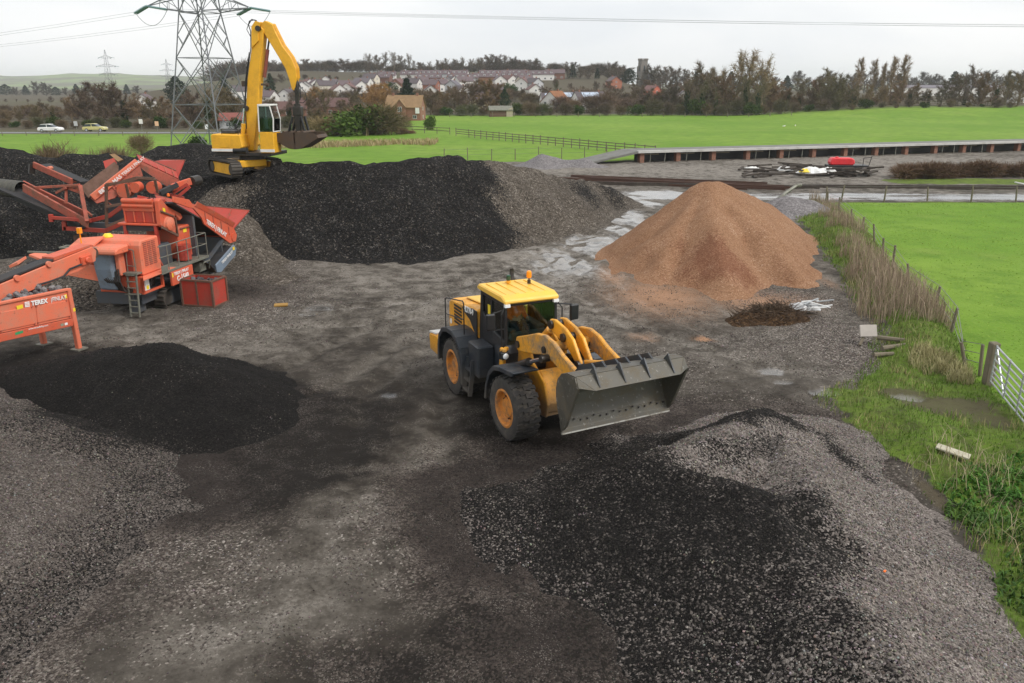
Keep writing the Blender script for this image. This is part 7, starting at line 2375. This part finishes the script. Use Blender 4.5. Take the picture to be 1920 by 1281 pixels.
def crumple(name, label, cat, c, rx, ry, h, mat, n=11, seed=1, group=None):
    """a crumpled sheet or bag: bumpy closed dome"""
    r_ = random.Random(seed)
    vs, fs = [], []
    for i in range(n):
        for j in range(n):
            u, v = i / (n - 1) * 2 - 1, j / (n - 1) * 2 - 1
            d = min(1, math.hypot(u, v))
            vs.append((c[0] + u * rx * (1 + r_.gauss(0, .07)), c[1] + v * ry * (1 + r_.gauss(0, .07)), c[2] + h * max(0, 1 - d ** 2) ** .5 * r_.uniform(.55, 1.1)))
    for i in range(n - 1):
        for j in range(n - 1):
            a_ = i * n + j
            fs.append((a_, a_ + n, a_ + n + 1, a_ + 1))
    m = MB(Vector(c)).add(vs, fs)
    o = m.build(name, mat, loc=c)
    return tag(o, label, cat, group)
M_SHEET = plain('white_plastic', (0.72, 0.72, 0.70), .5, var=.15)
for k, (x, y, rx, ry, h, nm) in enumerate([(26.2, 89, .9, .5, .35, 'white plastic bag at the left end of the sleeper pile'), (30.6, 83.0, 1.5, .7, .6, 'largest crumpled white plastic sheet on the sleeper pile'), (32.4, 83.6, .9, .6, .5, 'small white plastic sheet right on the sleeper pile'), (28.6, 85.5, .8, .5, .45, 'white sack lying left on the sleeper pile'), (46.8, 86.5, .8, .5, .4, 'white sack on the ground behind the bramble hedge')]):
    crumple('plastic_sheet', nm, 'plastic sheet', (x, y, .3 if k in (1, 2, 3) else .02), rx, ry, h, M_SHEET, seed=k + 3)
crumple('yellow_bag', 'yellow bag on top of the sleeper pile', 'bag', (29.7, 82.6, .42), .5, .35, .35, M_YSTK, 9, 12)
# trailer with a red plastic tank
TRL = empty('flat_trailer', (34.6, 84.6, 0), R(-4), 'small dark flat trailer carrying the red tank', 'trailer')
MB().b(-1.9, 2.1, -.8, .8, .45, .95).build('trailer_bed', M_BLACK, TRL, bevel=.03)
for x in (-.5, .5):
    for s in (-1, 1):
        MB().tube((x, s * .85, .28), (x, s * 1.0, .28), .28, n=14).build('wheel', M_RUBBER, TRL, smooth='auto')
MB().pipe([(1.5, -.7, .95), (1.5, -.7, 1.7), (2.3, -.7, 1.75)], .035).pipe([(2.1, -.7, .95), (2.3, -.7, 1.9)], .035).build('trailer_rail', M_BLACK, TRL)
M_REDP = plain('red_plastic', (0.70, 0.03, 0.04), .4, var=.1)
TK = empty('plastic_tank', (34.1, 84.6, .95), R(-4), 'bright red moulded plastic tank on the small trailer', 'tank')
m = MB().xz([(-1.15, 0), (-1.25, .3), (-1.1, .68), (-.9, .74), (.9, .72), (1.15, .6), (1.25, .25), (1.15, 0)], -.55, .55)
tk = m.build('tank_body', M_REDP, TK, bevel=.10)
for x in (-.7, -.2, .3, .8):
    MB().b(x - .06, x + .06, -.57, -.545, .08, .6).build('tank_groove', M_REDP, TK)
MB().tube((-.5, 0, .72), (-.5, 0, .82), .16, n=14).build('tank_lid', M_REDP, TK)
# bramble hedge right of the sleepers
for k in range(9):
    px = 1690 + 29 * k
    y = 80.8 + .25 * k
    p = A(px, 304 - .4 * k + 4 * math.sin(k * 2), y)
    tree('bush', p.x, y, p.z - .0 if p.z > 1.2 else 1.9, '%s dead bramble clump from the left in the hedge beside the sleepers' % nth(k + 1), 'bramble hedge at the right', 1.55, (.80, .62, .52), sink=.3)
tag(MB().beam((47.5, 76.5, .08), (47.2, 73.4, .12), .14, .1).build('white_pole', M_WHITE), 'pale pole lying on the grass before the bramble hedge', 'pole')

# ---------------------------------------------------------------- road with cars on the left
M_ASPH = plain('asphalt', (0.16, 0.16, 0.16), .8)
rd = MB().box((-90, 160.5, .04), (130, 6.5, .06)).build('road', M_ASPH)
tag(rd, kind='structure')
def car(label, loc, rz, mat, col_name):
    o = empty('car', loc, rz, label, 'car', 'cars on the road')
    body = [(-2.15, .35), (-2.2, .75), (-2.0, .95), (-1.0, 1.0), (.95, 1.0), (1.9, .88), (2.15, .7), (2.15, .35)]
    MB().xz(body, -.88, .88).build('body', mat, o, bevel=.08)
    MB().xz([(-1.95, .95), (-1.55, 1.45), (-.4, 1.52), (.25, 1.48), (1.05, .97)], -.76, .76).build('cabin', M_PANE, o, bevel=.05)
    MB().xz([(-1.6, 1.44), (-.4, 1.50), (.28, 1.46), (.2, 1.53), (-.4, 1.57), (-1.5, 1.52)], -.72, .72).build('roof', mat, o, bevel=.02)
    for s in (-1, 1):
        MB().xz([(-.42, .96), (-.30, .96), (-.30, 1.5), (-.42, 1.5)], s * .75, s * .785).build('pillar', mat, o)
        for x in (-1.35, 1.35):
            w = MB().tube((x, s * .70, .33), (x, s * .90, .33), .33, n=16).build('wheel', M_RUBBER, o, smooth='auto')
            MB().tube((x, s * .895, .33), (x, s * .91, .33), .20, n=12).build('hub', M_GAL, w)
        MB().box((2.12, s * .62, .72), (.1, .3, .14)).build('headlight', M_LAMP, o)
        MB().box((-2.17, s * .68, .78), (.06, .25, .16)).build('tail_light', M_RED2, o)
    return o
cp = A(97, 246, 161)
car('white car driving on the road at the left', (cp.x, 160.8, .08), R(2), M_WHITE, 'white')
cp = A(193, 243, 166)
car('pale yellow car half hidden behind the roadside scrub', (cp.x, 163.0, .08), R(2), plain('pale_yellow_paint', (.55, .50, .2), .4), 'yellow')
for (px, py, lb, colr) in ((264, 228, 'tall white road sign on a post beside the left road', (.8, .78, .72)), (294, 232, 'orange and white road sign on a post left of the pylon', (.8, .5, .3)), (388, 238, 'white rounded road sign between the pylon legs', (.85, .85, .85)), (142, 232, 'small grey road sign near the white car', (.5, .5, .5))):
    p = A(px, py, 166)
    o = empty('road_sign', (p.x, 166, 0), 0, lb, 'sign')
    MB().tube((0, 0, 0), (0, 0, p.z + .4), .06, n=8).build('post', M_GALV, o)
    MB().box((0, -.08, p.z), (.75, .05, .9)).build('sign_plate', plain('sign_face', colr, .5, var=.05), o, bevel=.02)

# ---------------------------------------------------------------- things along the verge
o = MB().box((0, 0, 0), (.62, .05, .42), Matrix.Rotation(R(-22), 3, 'X')).build('board', plain('chalky_board', (.42, .38, .34), .8), loc=(12.62, 27.1, .52), rotz=R(4), bevel=.01)
tag(o, 'pale square board leaning at the gravel edge of the verge', 'board')
o = MB().beam((12.3, 26.9, .05), (12.75, 27.4, .65), .08, .08).build('board_prop', M_POST)
tag(o, 'short stake propping the pale square board', 'stake')
o = MB().box((0, 0, 0), (.30, .75, .05), Matrix.Rotation(.12, 3, 'X')).build('slab', plain('pale_slab', (.45, .42, .32), .8), loc=(10.75, 17.75, .30), rotz=R(52), bevel=.01)
tag(o, 'pale stone slab lying on the grass below the gateway', 'slab')
for k, (x, y, rz_, ln, lb) in enumerate(((13.2, 26.2, .3, 1.1, 'mossy log lying by the pale square board'), (13.6, 26.8, -.5, 1.4, 'thin dark log lying behind the pale board'), (12.6, 25.7, .1, .7, 'short mossy log nearest the gravel edge'))):
    o = MB().tube((-ln / 2, 0, 0), (ln / 2, 0, .03), .09, .07, n=8).build('log', M_POST, loc=(x, y, gz(x, y) + .07), rotz=rz_)
    tag(o, lb, 'log')
o = MB().box((0, 0, .03), (.55, .34, .07)).build('ochre_slab', plain('ochre', (.34, .19, .04), .6), loc=(*at(527, 574), .02), rotz=.2, bevel=.01)
tag(o, 'small ochre slab lying on the yard beside the left puddle', 'slab')
tag(MB().box((0, 0, .02), (.06, .03, .02)).build('litter', M_HIVIS, loc=(6.25, 11.6, 1.02), rotz=.8), 'tiny orange scrap on the grey gravel slope', 'litter')
# compost and scrap heap between the red stockpile and the loader
cx, cy = 10.4, 30.4
cm_h, _ = heap('waste_heap', [[(9.2, 30.2, .42), (10.3, 30.5, .68), (11.1, 30.4, .42)]], gravel('dark_compost', [(0, (.014, .009, .006)), (.5, (.050, .030, .017)), (.85, (.095, .056, .030)), (1, (.22, .15, .09))], 12), 'low dark heap of rotting brash beside the orange stockpile', .09, .62, 81, .22, .3, lump_s=2.2, foot=.15, wob=.8)
m = MB()
r_ = random.Random(9)
for k in range(520):
    x, y = cx - .2 + r_.gauss(0, .85), cy + r_.gauss(0, .36)
    z = float(cm_h(np.array([x]), np.array([y]))[0])
    if z < .02: continue
    d = rand_dir(r_, .1)
    d.z = abs(d.z) * .5
    m.tube(Vector((x, y, z)), Vector((x, y, z)) + d * r_.uniform(.2, .75), r_.uniform(.008, .028), .006, n=4)
tag(m.build('brash', paint('wet_sticks', (.075, .045, .026), .8, dirt=(.12, .09, .06), dirt_amt=.6)), 'tangled dark sticks on the waste heap', 'sticks', kind='stuff')
for k in range(7):
    o = MB().beam((0, 0, 0), (r_.uniform(.4, .9), 0, r_.uniform(-.1, .2)), .07, .03).build('scrap_lath', M_GAL if k % 2 else M_SHEET, loc=(11.7 + r_.gauss(0, .28), 30.8 + r_.gauss(0, .25), .35 + .05 * k), rotz=r_.uniform(-.8, 1.2))
    tag(o, 'pale scrap lath in the jumble at the right end of the waste heap', 'scrap', 'pale scrap laths')
crumple('plastic_sheet', 'crumpled clear plastic sheet at the right end of the waste heap', 'plastic sheet', (11.8, 31.2, .22), .6, .35, .3, plain('clear_plastic', (.5, .5, .5), .35), 11, 31)
# twisted pale pipe by the corner of the verge
tag(MB().pipe([Vector((19.8, 60.4, .3)), Vector((20.8, 61.4, 1.0)), Vector((21.8, 62.0, 1.5)), Vector((22.2, 62.2, 1.5))], .13, 8).pipe([Vector((19.4, 60.8, .2)), Vector((20.6, 61.8, .7)), Vector((21.6, 62.6, 1.0))], .09, 8).build('scrap_pipe', M_GALV), 'bent pale scrap pipe at the far corner of the verge', 'pipe')
# gulls in the big field
for k, (px, py) in enumerate(((1470, 239), (1491, 238))):
    x, y = at(px, py)
    g = empty('gull', (x, y, terrain_h(np.array([x]), np.array([y]))[0]), 1.2 * k, 'white gull on the big field, %s of two' % ('left' if k == 0 else 'right'), 'bird')
    m = MB()
    ico(m, (0, 0, .28), (.26, .12, .12), 2)
    ico(m, (.22, 0, .42), (.08, .07, .07), 2)
    m.tube((.12, 0, .32), (.21, 0, .42), .07, .05, n=8)
    m.tube((-.2, 0, .28), (-.42, 0, .27), .06, .015, n=8)
    m.build('body', M_SHEET, g, smooth=True)
    MB().tube((.29, 0, .42), (.37, 0, .40), .02, .005, n=6).build('beak', M_YSTK, g)
    for s in (-1, 1):
        MB().tube((0, .04 * s, .18), (.01, .04 * s, 0), .012, n=5).build('leg', M_YSTK, g)

# ---------------------------------------------------------------- grass, weeds and brambles (uncountable)
def blade_mat():
    m, n, l, p = new_mat('grass_blades')
    a = attr(n, 'tint')
    l.new(a.outputs['Color'], p.inputs['Base Color'])
    p.inputs['Roughness'].default_value = .7
    p.inputs['Specular IOR Level'].default_value = .2
    return m
M_BLADE = blade_mat()
def blades(name, label, P, H_, Wd, lean, C, cat='grass', bend=True):
    """one bent blade of two triangles on every point"""
    N = len(P)
    az = rng.uniform(0, 6.283, N)
    sx, sy = np.cos(az), np.sin(az)
    la = rng.uniform(0, 6.283, N)
    lx, ly = np.cos(la) * lean, np.sin(la) * lean
    b0 = P + np.stack([sx * Wd / 2, sy * Wd / 2, np.zeros(N)], 1)
    b1 = P - np.stack([sx * Wd / 2, sy * Wd / 2, np.zeros(N)], 1)
    side = np.stack([sx * Wd / 2, sy * Wd / 2, np.zeros(N)], 1)
    mid = P + np.stack([lx * H_ * .35, ly * H_ * .35, H_ * .6], 1)
    tip = P + np.stack([lx * H_, ly * H_, H_ * (1 - .25 * lean)], 1)
    V = np.stack([b0, b1, mid - side * .8, mid + side * .8, tip], 1).reshape(-1, 3)
    i = np.arange(N)[:, None] * 5
    Fc = np.concatenate([i + np.array([[0, 1, 2]]), i + np.array([[0, 2, 3]]), i + np.array([[3, 2, 4]])], 1).reshape(-1, 3)
    me = bpy.data.meshes.new(name)
    me.vertices.add(len(V))
    me.vertices.foreach_set('co', V.astype(np.float32).ravel())
    me.loops.add(len(Fc) * 3)
    me.loops.foreach_set('vertex_index', Fc.astype(np.int32).ravel())
    me.polygons.add(len(Fc))
    me.polygons.foreach_set('loop_start', np.arange(0, len(Fc) * 3, 3, dtype=np.int32))
    me.update(calc_edges=True)
    a = me.attributes.new('tint', 'FLOAT_COLOR', 'POINT')
    a.data.foreach_set('color', np.repeat(np.concatenate([C, np.ones((N, 1))], 1), 5, 0).astype(np.float32).ravel())
    me.materials.append(M_BLADE)
    o = bpy.data.objects.new(name, me)
    COL.objects.link(o)
    return tag(o, label, cat, kind='stuff')
def tint(N, a, b, t=None):
    t = rng.random((N, 1)) if t is None else t[:, None]
    return (np.array(a) * (1 - t) + np.array(b) * t) * rng.uniform(.75, 1.25, (N, 1))
# verge grass
n = 150000
x, y = rng.uniform(7.5, 25, n), rng.uniform(8, 64, n)
z, a = yard_fields(x, y)
keep = (a['_ver'] > -.25 + .5 * fbm(x * 1.3, y * 1.3, 21)) & (a['_sd'] > -.3) & (a['mud'] < .45 + .3 * rng.random(n)) & (rng.random(n) < np.clip(26 / y, .25, 1)) & (np.abs(x) < .72 * y + 2)
x, y, z = x[keep], y[keep], z[keep]
N = len(x)
patch = fbm(x * .8, y * .8, 91)
dry = np.clip(patch * 1.6 + .25, 0, 1) * (rng.random(N) < .6)
Hh = (.08 + .16 * rng.random(N) ** 2) * (1 + 1.2 * np.clip(patch, 0, 1))
blades('verge_grass', 'rough green grass along the verge', np.stack([x, y, z - .01], 1), Hh, .011 + .008 * (y / 20), rng.uniform(.1, .8, N), tint(N, (.125, .215, .03), (.32, .27, .13), dry))
# pale tussocks by the gate and the mound
def clump(cxy, r, n_, h, c0, c1, nm, lb, w=.02, lean=(.1, .7)):
    xs, ys = [], []
    for (X, Y, k) in cxy:
        a_ = rng.uniform(0, 6.283, int(n_ * k))
        q = r * k * np.sqrt(rng.random(len(a_)))
        xs.append(X + q * np.cos(a_))
        ys.append(Y + q * np.sin(a_))
    x, y = np.concatenate(xs), np.concatenate(ys)
    z = yard_fields(x, y)[0]
    N = len(x)
    return blades(nm, lb, np.stack([x, y, z - .02], 1), h * rng.uniform(.5, 1.2, N), np.full(N, w), rng.uniform(*lean, N), tint(N, c0, c1), cat='grass')
clump([(*at(1735, 690), 1.0), (*at(1768, 680), .8), (*at(1790, 700), .9), (*at(1730, 675), .6), (*at(1800, 715), .7)], .55, 420, .42, (.30, .27, .13), (.42, .38, .20), 'dry_tussocks', 'pale dry tussocks near the gate post', .018)
# dead brown weeds along the fence
spots = []
for (px, py, k) in ((1640, 560, 1.0), (1665, 585, 1.3), (1690, 600, 1.4), (1715, 590, 1.3), (1700, 560, 1.2), (1660, 545, 1.1), (1735, 610, .9), (1625, 530, .8), (1605, 490, .8), (1625, 505, .8), (1590, 470, .7), (1570, 440, .7), (1600, 445, .7), (1556, 415, .7), (1580, 425, .6), (1540, 400, .6), (1560, 395, .6), (1530, 385, .5), (1648, 520, .7), (1600, 520, .5)):
    spots.append((*at(px, py), k))
for (k_, c0, c1, hh, nn) in ((0, (.24, .175, .13), (.40, .31, .23), 1.0, 170), (1, (.30, .25, .15), (.40, .34, .22), .7, 150)):
    clump(spots, 1.15, nn, hh, c0, c1, 'dead_weeds', 'tall dead brown weeds along the verge fence' if k_ == 0 else 'straw-coloured dead grass among the verge weeds', .020, (.05, .5))
# brambles and nettles at the right edge
for (cxy, lb, c0, c1) in (([(10.6, 16.0, 1.2), (11.6, 16.6, 1.3), (12.6, 17.2, 1.2)], 'bright green nettles at the right edge', (.035, .11, .015), (.09, .21, .03)), ([(9.6, 12.2, 1.2), (9.4, 11.2, 1.0), (10.4, 13.2, 1.2), (8.9, 10.4, .9), (10.2, 14.6, 1.0), (9.8, 15.3, .6)], 'low green brambles in the lower right corner', (.03, .075, .014), (.08, .15, .03))):
    clump(cxy, .75, 330, .17, c0, c1, 'brambles', lb, .06, (.3, 1.3))
clump([(10.4, 16.6, 1.6), (10.0, 14.0, 1.2), (11.0, 17.4, 1.4)], .8, 45, .75, (.35, .28, .17), (.45, .38, .26), 'dry_stalks', 'thin pale dead stalks on the lower right bank', .012, (.2, .9))
# short grass of the right field
n = 45000
y = 20 + 44 * rng.random(n) ** 1.25
x = rng.uniform(13.5, 45, n)
keep = (poly_sd(x, y, YARD_POLY) < .15) & (np.abs(x) < .70 * y + 2)
x, y = x[keep], y[keep]
N = len(x)
z = fbm(x / 7, y / 7, 8) * .10
blades('field_grass', 'short green pasture grass of the right field', np.stack([x, y, z - .02], 1), .02 + .035 * rng.random(N), .02 + .0012 * y, rng.uniform(.2, .9, N), tint(N, (.18, .32, .034), (.30, .39, .08), np.clip(.5 + fbm(x * .25, y * .25, 97) * 1.3 + .3 * (rng.random(N) - .5), 0, 1)))
# reed-like dry grass band beyond the stockpile
n = 9000
x, y = rng.uniform(-38, -12, n), rng.uniform(112, 138, n)
keep = np.abs(y - (128 + .35 * (x + 22)) + 4 * fbm(x * .2, y * .2, 95)) < 4.2
x, y = x[keep], y[keep]
N = len(x)
blades('dry_grass', 'band of pale dry grass between the scrub and the black stockpile', np.stack([x, y, 0 * x - .02], 1), .5 + .6 * rng.random(N), np.full(N, .09), rng.uniform(.2, .8, N), tint(N, (.40, .33, .18), (.33, .24, .12)))

# ---------------------------------------------------------------- haze
def build_haze():
    m = bpy.data.materials.new('haze_air')
    m.use_nodes = True
    n, l = m.node_tree.nodes, m.node_tree.links
    n.clear()
    out = n.new('ShaderNodeOutputMaterial')
    v = n.new('ShaderNodeVolumePrincipled')
    v.inputs['Color'].default_value = (.94, .975, 1.0, 1)
    v.inputs['Density'].default_value = 0.00016
    v.inputs['Anisotropy'].default_value = 0.2
    l.new(v.outputs[0], out.inputs['Volume'])
    o = MB().b(-7200, 7200, -300, 5600, -4, 86).build('haze', m)
    tag(o, 'pale damp air over the whole landscape', 'haze', kind='stuff')
    return o
build_haze()
